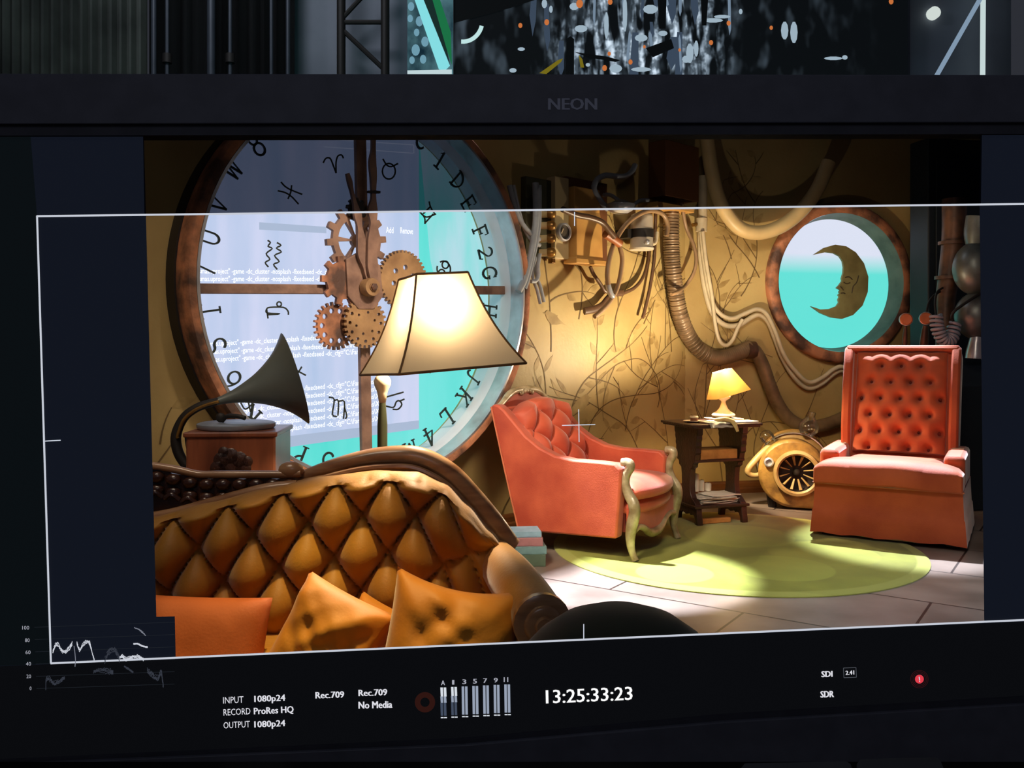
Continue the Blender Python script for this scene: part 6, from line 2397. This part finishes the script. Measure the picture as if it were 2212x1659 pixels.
M_CABG = mat('grey_rubber_cable', c3(158, 164, 172), 0.45, scale=20)
M_CABW = mat('cream_white_cable', c3(206, 190, 158), 0.42, scale=12)
M_CABB = mat('brown_rubber_cable', c3(92, 66, 46), 0.4, scale=20)
M_CABT = mat('taupe_cable', c3(150, 120, 88), 0.42, scale=16)
M_HOSEG = mat('grey_ribbed_hose', c3(140, 116, 88), 0.4, 0.15, col2=c3(104, 84, 62), scale=9)
M_HOSEC = mat('cream_smooth_hose', c3(214, 186, 132), 0.45, scale=6)
M_TANM = mat('tan_painted_box', c3(206, 158, 88), 0.5, col2=c3(186, 138, 74), scale=5)
M_BRWN = mat('brown_backing_plate', c3(110, 68, 38), 0.55, scale=6)
M_CREMP = mat('cream_gauge_plate', c3(208, 186, 138), 0.5, scale=6)
M_COPR = mat('dull_copper_pipe', c3(112, 78, 58), 0.45, 0.4, col2=c3(66, 50, 42), scale=8)


def cable(label, pts, r, m, name='cable', cat='cable', w=0.05, seg=10, flat=1.0, end=None, ws=None):
    """pts: picture points; w (or ws) stand-off from the wall"""
    q = [WP(x, y, (ws[i] if ws else w)) for i, (x, y) in enumerate(pts)]
    t_ = bm = BM()
    tube(bm, q, r, seg, 7, flat=flat)
    if end:
        ball(bm, q[-1], end, (1, 1, 1), 10, 6)
    return tag(build(name, bm, m, smooth=60), label, cat)


cable('grey cable bundle strand looping lowest beside the clock rim, twin ends dangling', [(1163, 553), (1156, 575), (1160, 600), (1168, 622), (1175, 652)], 0.012, M_CABG, w=0.06)
cable('second grey cable end hanging just inside the longest dangling strand', [(1158, 556), (1150, 580), (1152, 604), (1160, 626), (1167, 656)], 0.011, M_CABG, w=0.09)
cable('short grey cable loop curling back towards the clock rim', [(1166, 548), (1162, 575), (1163, 595), (1157, 607), (1147, 608)], 0.013, M_CABG, w=0.12)
cable('thick pale grey cable sweeping down across the clock rim to a white end', [(1157, 395), (1158, 470), (1154, 505), (1148, 545), (1140, 580), (1131, 608), (1120, 630)], 0.022, M_CABG, w=0.20)
cable('thin grey cable beside the thick pale cable over the clock rim', [(1166, 400), (1165, 480), (1160, 520), (1150, 565), (1142, 600), (1134, 624)], 0.013, M_CABG, w=0.21)
cable('grey cable slanting down from above to the second knob of the junction box', [(1100, 400), (1115, 458), (1130, 486), (1148, 506), (1165, 518)], 0.016, M_CABG, w=0.19)
cable('grey cable slanting to the third knob of the junction box', [(1108, 400), (1122, 462), (1136, 500), (1150, 520), (1166, 530)], 0.014, M_CABG, w=0.17)


def wbox(bm, pl, x0, y0, x1, y1, w0, w1, flare=None):
    """box against a wall given by picture corners on its front"""
    a, b_ = pl.px(x0, y0, w1), pl.px(x1, y1, w1)
    s0_, s1_ = pl.s_of(a), pl.s_of(b_)
    zt_, zb_ = max(a.z, b_.z), min(a.z, b_.z)
    q = []
    for s_, z_, w_ in ((s0_, zb_, w0), (s1_, zb_, w0), (s1_, zb_, w1), (s0_, zb_, w1), (s0_, zt_, w0), (s1_, zt_, w0), (s1_, zt_, w1), (s0_, zt_, w1)):
        q.append(bm.verts.new(pl.at(s_, z_, w_)))
    for f in ((0, 3, 2, 1), (4, 5, 6, 7), (0, 1, 5, 4), (1, 2, 6, 5), (2, 3, 7, 6), (3, 0, 4, 7)):
        bm.faces.new([q[i] for i in f])
    return s0_, s1_, zb_, zt_


def wthing(name, label, cat, pl, px, py):
    p = pl.px(px, py, 0.0)
    return thing(name, label, cat, p, pl.a)


# junction box with four knobs
jb = wthing('junction_box', 'dark green junction box with a column of four brass-tipped knobs', 'box', W1, 1165, 510)
bm = BM()
wbox(bm, W1, 1136, 380, 1200, 556, 0.001, 0.05)
build('case', bm, mat('dark_green_iron_box', c3(66, 66, 46), 0.6, 0.2, scale=10), jb, smooth=0, world=True, bevel=0.004)
for y in (463, 488, 516, 546):
    bm = BM()
    c = W1.px(1166, y, 0.05)
    d = W1.n * 0.8 + W1.t * 0.45
    lathe(bm, [(0.0, 0.0), (0.024, 0.0), (0.024, 0.05), (0.028, 0.055), (0.0, 0.055)], 16, dirmat(c, d))
    kn = build('knob', bm, M_CREMP, jb, smooth=40, world=True)
    bm = BM()
    c2 = c + d.normalized() * 0.056
    lathe(bm, [(0.0, 0.0), (0.030, 0.0), (0.032, 0.02), (0.028, 0.042), (0.014, 0.05), (0.0, 0.05)], 16, dirmat(c2, d))
    o = build('brass_tip', bm, M_BRASS, kn, smooth=50)
    o.data.transform(chain_matrix(kn).inverted())
# gauge plate
gp2 = wthing('gauge', 'cream wall plate carrying one round dark-faced pressure gauge', 'gauge', W1, 1213, 505)
bm = BM()
wbox(bm, W1, 1199, 380, 1229, 561, 0.001, 0.085)
build('plate', bm, M_CREMP, gp2, smooth=0, world=True, bevel=0.005)
c = W1.px(1214, 502, 0.086)
bm = BM()
lathe(bm, [(0.056, 0.0), (0.062, 0.008), (0.06, 0.03), (0.05, 0.034), (0.047, 0.022)], 28, dirmat(c, W1.n))
build('bezel_ring', bm, M_SILVER, gp2, smooth=50, world=True)
bm = BM()
lathe(bm, [(0.055, 0.002), (0.05, 0.018), (0.0, 0.022)], 28, dirmat(c, W1.n))
build('dial', bm, mat('dark_grey_dial', c3(96, 88, 78), 0.25, col2=c3(58, 52, 46), scale=14, coat=0.5), gp2, smooth=50, world=True)
bm = BM()
tube(bm, [W1.px(1213, 504, 0.112), W1.px(1217, 494, 0.112)], 0.004, 6, 1)
build('needle', bm, M_CREAM, gp2, world=True)
bm = BM()
wbox(bm, W1, 1193, 558, 1200, 569, 0.02, 0.06)
build('bracket', bm, M_BRASS, gp2, smooth=0, world=True, bevel=0.003)
# tan box on its brown backing
vb = wthing('duct_box', 'tan metal duct box with a flared foot on a brown backing plate', 'box', W1, 1270, 520)
bm = BM()
wbox(bm, W1, 1222, 380, 1312, 572, 0.001, 0.05)
build('backing_plate', bm, M_BRWN, vb, smooth=0, world=True, bevel=0.004)
bm = BM()
s0_, s1_, zb_, zt_ = None, None, None, None
a, b_ = W1.px(1248, 400, 0.15), W1.px(1303, 574, 0.15)
sa, sb = W1.s_of(a), W1.s_of(b_)
lv = [(b_.z, 0.035, 0.17), (b_.z + 0.03, 0.03, 0.165), (b_.z + 0.045, 0.004, 0.145), (b_.z + 0.30, 0.0, 0.14), (b_.z + 0.36, 0.0, 0.12), (a.z, 0.0, 0.12)]
rows = []
for z_, e, w_ in lv:
    rows.append([bm.verts.new(W1.at(s_, z_, ww)) for s_, ww in ((sa - e, 0.051), (sb + e, 0.051), (sb + e, w_), (sa - e, w_))])
for A, B in zip(rows, rows[1:]):
    for i in range(4):
        bm.faces.new((A[i], A[(i + 1) % 4], B[(i + 1) % 4], B[i]))
bm.faces.new(rows[0])
bm.faces.new(rows[-1])
build('duct', bm, M_TANM, vb, smooth=0, world=True, bevel=0.005)
# white canister
cn = wthing('canister', 'white metal canister strapped upright with a dark band and pipe stubs', 'canister', W1, 1385, 500)
c = W1.px(1386, 540, 0.13)
zt_ = W1.px(1386, 464, 0.13).z - c.z
bm = BM()
lathe(bm, [(0.0, 0.0), (0.085, 0.0), (0.088, 0.012), (0.082, 0.02), (0.082, zt_ - 0.02), (0.074, zt_), (0.0, zt_)], 28, Matrix.Translation(c))
build('body', bm, mat('white_enamel', c3(214, 204, 184), 0.35, scale=8), cn, smooth=40, world=True)
bm = BM()
lathe(bm, [(0.083, zt_ * 0.34), (0.087, zt_ * 0.34), (0.087, zt_ * 0.58), (0.083, zt_ * 0.58)], 28, Matrix.Translation(c), closed=True)
build('strap', bm, M_BLACKI, cn, smooth=40, world=True)
bm = BM()
wbox(bm, W1, 1356, 494, 1378, 516, 0.0, 0.11)
build('bracket', bm, M_BLACKI, cn, smooth=0, world=True)
bm = BM()
p = c + Vector((-0.03, 0, 0.045)) + W1.n * 0.06
tube(bm, [p, p + W1.n * 0.05 - W1.t * 0.03], 0.016, 12, 1)
ball(bm, p + W1.n * 0.055 - W1.t * 0.033, 0.020, (1, 1, 1), 12, 8)
build('valve_knob', bm, M_SILVER, cn, smooth=50, world=True)
bm = BM()
p = c + W1.t * 0.078 + Vector((0, 0, 0.055))
tube(bm, [p, p + W1.t * 0.06, p + W1.t * 0.09 + Vector((0, 0, 0.03)), p + W1.t * 0.10 + Vector((0, 0, 0.09))], 0.014, 10, 4)
build('pipe_stub', bm, M_CABW, cn, smooth=50, world=True)
# silver bowl lamp high above the tan box
bw = BM()
c = W1.px(1340, 448, 0.2)
lathe(bw, [(0.0, -0.045), (0.05, -0.04), (0.085, -0.02), (0.10, 0.012), (0.10, 0.02), (0.09, 0.022), (0.03, 0.05), (0.0, 0.055)], 28, Matrix.Translation(c))
tube(bw, [c + Vector((0, 0, 0.04)), c - W1.n * 0.1 + Vector((0, 0, 0.10)), c - W1.n * 0.2 + Vector((0, 0, 0.10))], 0.014, 8, 4)
tag(build('metal_bowl', bw, M_SILVER, smooth=60), 'shallow silver metal bowl fixed high on the wall under the frame line', 'bowl')
# brown square duct that comes down from above
dk = wthing('square_duct', 'brown square duct coming down from above, flanged just over the frame line', 'duct', W1, 1470, 380)
bm = BM()
wbox(bm, W1, 1438, 300, 1510, 436, 0.001, 0.16)
build('duct', bm, M_BRWN, dk, smooth=0, world=True, bevel=0.004)
bm = BM()
wbox(bm, W1, 1420, 434, 1500, 460, 0.001, 0.18)
build('flange', bm, M_TANM, dk, smooth=0, world=True, bevel=0.004)
# big ribbed hose
hs = wthing('ribbed_hose', 'thick grey ribbed hose running down the wall and curving behind the table lamp', 'hose', W1, 1455, 560)
HP = [(1450, 455), (1450, 520), (1453, 575), (1461, 640), (1472, 690), (1490, 730), (1516, 760), (1548, 773), (1585, 766), (1622, 750)]
q = spline([WP(x, y, 0.085) for x, y in HP], 26)
bm = BM()
tube(bm, q, lambda t: 0.060 + (0.005 * math.sin(t * 2 * math.pi * 92) if t < 0.72 else 0.001 * math.sin(t * 500)), 14, 1)
build('hose', bm, M_HOSEG, hs, smooth=80, world=True)
bm = BM()
q = [WP(x, y, w) for x, y, w in ((1618, 752, 0.085), (1632, 760, 0.085), (1648, 790, 0.085), (1662, 830, 0.08), (1680, 872, 0.08), (1705, 905, 0.08), (1742, 922, 0.08), (1790, 915, 0.07), (1835, 895, 0.062), (1880, 862, 0.06), (1920, 830, 0.06))]
q = spline(q, 14)
tube(bm, q, lambda t: 0.052 + (0.0025 * math.sin(t * 2 * math.pi * 60) if 0.25 < t < 0.5 else 0), 14, 1)
build('lower_hose', bm, M_HOSEG, hs, smooth=80, world=True)
bm = BM()
a, b_ = WP(1612, 756, 0.085), WP(1630, 756, 0.085)
tube(bm, [a, b_], 0.068, 16, 1)
build('hose_clamp', bm, M_COPR, hs, smooth=40, world=True)
# big cream loop
cable('thick cream smooth hose hanging in a big loop beside the porthole', [(1527, 300), (1536, 360), (1550, 420), (1570, 462), (1600, 494), (1636, 503), (1676, 494), (1712, 472), (1744, 440), (1770, 400), (1790, 350)], 0.056, M_HOSEC, 'smooth_hose', 'hose', w=0.16, seg=16)
# white coupling and cables below it
cp_ = wthing('pipe_coupling', 'white pipe coupling with a brass screw above the white cables', 'coupling', W2, 1515, 475)
bm = BM()
tube(bm, [W2.px(1518, 380, 0.07), W2.px(1518, 455, 0.07), W2.px(1518, 474, 0.07)], [0.034, 0.034, 0.034], 14, 1)
tube(bm, [W2.px(1516, 472, 0.07), W2.px(1515, 500, 0.07)], 0.044, 14, 1)
build('body', bm, M_CABW, cp_, smooth=40, world=True)
bm = BM()
tube(bm, [W2.px(1508, 484, 0.07), W2.px(1496, 486, 0.09)], 0.014, 10, 1)
build('screw', bm, M_BRASS, cp_, smooth=40, world=True)
bm = BM()
tube(bm, [W2.px(1516, 440, 0.001), W2.px(1516, 440, 0.05)], 0.02, 8, 1)
build('bracket', bm, M_BLACKI, cp_, world=True)
cable('longest white cable snaking from the coupling under the porthole to the tall armchair', [(1512, 500), (1514, 560), (1524, 630), (1540, 678), (1566, 702), (1596, 702), (1622, 686), (1640, 680), (1659, 694), (1674, 730), (1690, 772), (1716, 815), (1745, 838), (1775, 828), (1802, 806), (1822, 800), (1845, 822), (1875, 855), (1905, 880)], 0.021, M_CABW, ws=[0.035] * 14 + [0.04, 0.05, 0.08, 0.13, 0.15])
cable('white cable running just above the longest one along the porthole rim', [(1514, 500), (1520, 560), (1532, 630), (1550, 672), (1580, 688), (1612, 676), (1636, 668), (1657, 680), (1675, 718), (1694, 768), (1722, 806), (1748, 826), (1776, 816), (1800, 798), (1822, 793), (1848, 816), (1880, 848), (1910, 872)], 0.017, M_CABW, ws=[0.08] * 15 + [0.09, 0.12, 0.16, 0.18])
cable('white cable with a low loop dipping towards the table lamp', [(1518, 500), (1526, 570), (1538, 640), (1545, 700), (1554, 735), (1568, 746), (1582, 735), (1594, 708), (1604, 690)], 0.015, M_CABW, w=0.12)
cable('brown cable bowing out beside the ribbed hose, pale end against it', [(1473, 440), (1482, 490), (1498, 528), (1504, 560), (1498, 590), (1482, 615), (1465, 630), (1450, 636)], 0.014, M_CABT, w=0.17)
cable('thin brown cable hanging straight down with a cut end', [(1417, 440), (1415, 500), (1413, 560), (1404, 620), (1394, 665), (1388, 687)], 0.013, M_CABB, w=0.05)
cable('dark cable hanging beside the white canister', [(1400, 440), (1401, 520), (1399, 565), (1388, 600), (1370, 622), (1345, 634)], 0.020, M_CABB, w=0.04, flat=0.6)
cable('flat grey-brown strap curling to the lower wall with a blunt end', [(1345, 632), (1325, 634), (1312, 646), (1300, 660), (1284, 668), (1262, 672)], 0.026, M_CABB, w=0.05, flat=0.5)
cable('taupe cable arching over the white canister into a long hanging loop', [(1440, 510), (1442, 485), (1432, 463), (1408, 455), (1382, 462), (1355, 482), (1332, 515), (1318, 552), (1312, 590), (1314, 615)], 0.017, M_CABT, w=0.24)
cable('taupe cable forming the loop beside the arching one, running to a cut end', [(1338, 530), (1344, 558), (1341, 590), (1334, 620), (1324, 642), (1310, 660), (1296, 674), (1284, 684)], 0.016, M_CABT, w=0.22)
cable('dark cable crossing in front of the tan box to an orange splice', [(1215, 452), (1245, 464), (1275, 470), (1300, 480), (1316, 498), (1328, 512)], 0.020, M_CABB, w=0.30)
cable('thin brown cable hanging under the tan box and joining the loop', [(1275, 576), (1282, 592), (1296, 612), (1306, 628), (1318, 632)], 0.013, M_CABB, w=0.10)
cable('orange-brown heat-shrink splice joining two cables beside the tan box', [(1308, 505), (1322, 514), (1339, 526)], 0.030, mat('orange_brown_sleeve', c3(150, 84, 40), 0.5, scale=8), 'cable_splice', 'splice', w=0.26)
cable('white metal hose tip at the bottom of the taupe loop', [(1312, 606), (1315, 622), (1320, 636), (1324, 641)], 0.019, M_SILVER, 'hose_tip', 'fitting', w=0.23)
cable('grey cable curving up above the bowl, high behind the tinted band', [(1313, 452), (1296, 432), (1283, 408), (1290, 388), (1308, 379), (1330, 381), (1352, 380), (1366, 368), (1372, 356)], 0.020, M_CABG, w=0.12)
cable('short pale cable stub above the ribbed hose behind the tinted band', [(1362, 452), (1372, 440), (1384, 433), (1400, 432)], 0.014, M_CABG, w=0.12)

# ================================================================== dark machine corner
AY = 6.30
M_DKCAB = mat('blue_black_shade_and_console', c3(38, 46, 52), 0.5, 0.3, scale=3)
M_TANK = mat('dull_grey_tank', c3(120, 126, 124), 0.38, 0.55, col2=c3(84, 88, 86), scale=6)
cab = thing('shade_cabinet', 'tall blue-black cabinet shape added for the unlit dark beside the porthole', 'cabinet', (P(2060, 750, 6.75).x, 6.75, 0), R(12))  # dark box added in place of wall that is only unlit
bm = BM()
box(bm, (-0.22, 0.0, 0.0), (0.95, 0.22, 2.75))
build('body', bm, M_DKCAB, cab, smooth=0, bevel=0.01)
bm = BM()
box(bm, (-0.16, -0.012, 0.15), (0.38, -0.001, 2.6))
dr = build('door', bm, M_DKCAB, cab, smooth=0, bevel=0.005)
bm = BM()
box(bm, (0.33, -0.03, 1.2), (0.35, -0.0125, 1.4))
build('handle', bm, M_BLACKI, dr, smooth=0)
con = thing('console', 'dark iron control console behind the tall armchair carrying levers', 'console', (P(2030, 750, AY).x, AY, 0), R(12))
bm = BM()
prism(bm, [(0.20, 0.0), (-0.16, 0.0), (-0.16, 0.88), (0.0, 1.02), (0.20, 1.06)], 'x', -0.34, 0.55)
build('body', bm, M_DKCAB, con, smooth=0, bevel=0.01)
for (px, pyh, pyb, pxb), lb in (((1957, 690, 770, 1953), 'brass-headed lever of the console, standing upright'), ((2000, 688, 772, 1992), 'brass-headed lever of the console, thicker and leaning')):
    lv_ = thing('lever', lb, 'lever', P(pxb, pyb, AY - 0.02))
    o_ = lv_.location
    k = 1.0 if px < 1980 else 1.6
    h = P(px, pyh, AY - 0.06) - o_
    b0 = P(pxb, pyb + 10, AY - 0.02) - o_
    bm = BM()
    tube(bm, [b0, h * 0.55, h * 0.82], [0.020 * k, 0.016 * k, 0.010 * k], 10, 3)
    build('shaft', bm, M_COPR, lv_, smooth=50)
    bm = BM()
    lathe(bm, [(0.0, -0.016), (0.036, -0.016), (0.042, -0.008), (0.042, 0.012), (0.036, 0.018), (0.0, 0.016)], 24, dirmat(h, (-0.25, -1, 0.1)))
    hd = build('head', bm, mat('orange_brown_enamel', c3(188, 112, 62), 0.4, 0.1, col2=c3(160, 90, 50), scale=9), lv_, smooth=40)
    bm = BM()
    lathe(bm, [(0.0425, -0.010), (0.046, -0.008), (0.046, 0.010), (0.0425, 0.012)], 24, dirmat(h, (-0.25, -1, 0.1)), closed=True)
    build('head_rim', bm, M_SILVER, hd, smooth=40)
bm = BM()
tube(bm, [P(2062, 430, 6.45), P(2060, 520, 6.45), P(2050, 600, 6.45), P(2042, 660, 6.45), P(2040, 790, 6.42)], [0.085, 0.082, 0.075, 0.066, 0.06], 16, 6)
for y in (525, 600):
    p = P(2058 - (y - 525) * 0.1, y, 6.45)
    lathe(bm, [(0.086, -0.012), (0.10, -0.012), (0.10, 0.012), (0.086, 0.012)], 20, Matrix.Translation(p), closed=True)
tag(build('copper_pipe', bm, M_COPR, smooth=60), 'dull copper pipe rising up the dark corner behind the console', 'pipe')
for (px, py, r_, rz_), lb in (((2108, 580, 0.155, 0.19), 'larger dull grey metal float, upper of the two by the copper pipe'), ((2112, 682, 0.155, 0.17), 'smaller shiny grey metal float, lower of the two')):
    t_ = thing('metal_float', lb, 'tank', P(px, py, 6.22))
    bm = BM()
    ball(bm, (0, 0, 0), r_, (1, 0.9, rz_ / r_), 28, 18)
    build('body', bm, M_TANK, t_, smooth=80)
    bm = BM()
    tube(bm, [(0.03, 0.10, 0), (0.06, 0.50, 0)], 0.03, 10, 1)
    build('bracket', bm, M_BLACKI, t_)
bm = BM()
tube(bm, [P(2120, 470, 6.22), P(2112, 510, 6.23), P(2108, 548, 6.22)], [0.10, 0.09, 0.05], 16, 4)
tag(build('pipe_elbow', bm, M_TANK, smooth=60), 'grey pipe elbow running into the larger metal float', 'pipe')
# coiled cord
q = []
base = spline([P(2022, 680, 6.18), P(2026, 712, 6.16), P(2040, 735, 6.15), P(2056, 730, 6.15), P(2062, 700, 6.17)], 24)
L_ = len(base)
for i, p in enumerate(base):
    pass
dense = spline(base, 6)
n = len(dense)
for i, p in enumerate(dense):
    d = (dense[min(i + 1, n - 1)] - dense[max(i - 1, 0)]).normalized()
    s_ = d.cross(Vector((0, 1, 0))).normalized()
    u_ = s_.cross(d)
    a = i / n * 2 * math.pi * 15
    q.append(p + (s_ * math.cos(a) + u_ * math.sin(a)) * 0.036)
bm = BM()
cc = thing('coiled_cord', 'grey coiled handset cord hanging in a loop from the copper pipe', 'cord', P(2040, 700, 6.16))
tube(bm, q, 0.012, 8, 1)
build('coil', bm, mat('shiny_grey_plastic_cord', c3(150, 154, 168), 0.28, scale=10), cc, smooth=60, world=True)
bm = BM()
tube(bm, [P(2022, 682, 6.18), P(2020, 655, 6.24), P(2024, 632, 6.32), P(2036, 622, 6.40)], 0.008, 8, 5)
build('cord_end', bm, M_BLACKI, cc, world=True)
bm = BM()
tube(bm, [P(2062, 700, 6.17), P(2056, 685, 6.12), P(2062, 672, 6.10), P(2085, 655, 6.10), P(2108, 640, 6.12), P(2125, 630, 6.14)], 0.010, 8, 5)
build('cord_end', bm, M_BLACKI, cc, world=True)
cable_o = BM()
tube(cable_o, [P(2000, 678, 6.24), P(2006, 655, 6.28), P(2016, 640, 6.36), P(2030, 630, 6.42)], 0.008, 8, 5)
tag(build('cable', cable_o, M_BLACKI, smooth=60), 'thin black cable rising from the leaning lever to the copper pipe', 'cable')
bm = BM()
p = P(2106, 775, 6.2)
lathe(bm, [(0.0, 0.0), (0.065, 0.0), (0.062, 0.05), (0.046, 0.14), (0.034, 0.19), (0.026, 0.22), (0.014, 0.235), (0.0, 0.236)], 24, Matrix.Translation(p) @ Matrix.Rotation(R(5), 4, 'Y'))
tag(build('nozzle', bm, M_SILVER, smooth=60), 'tapered silver metal nozzle standing on the console by the armchair top', 'nozzle')
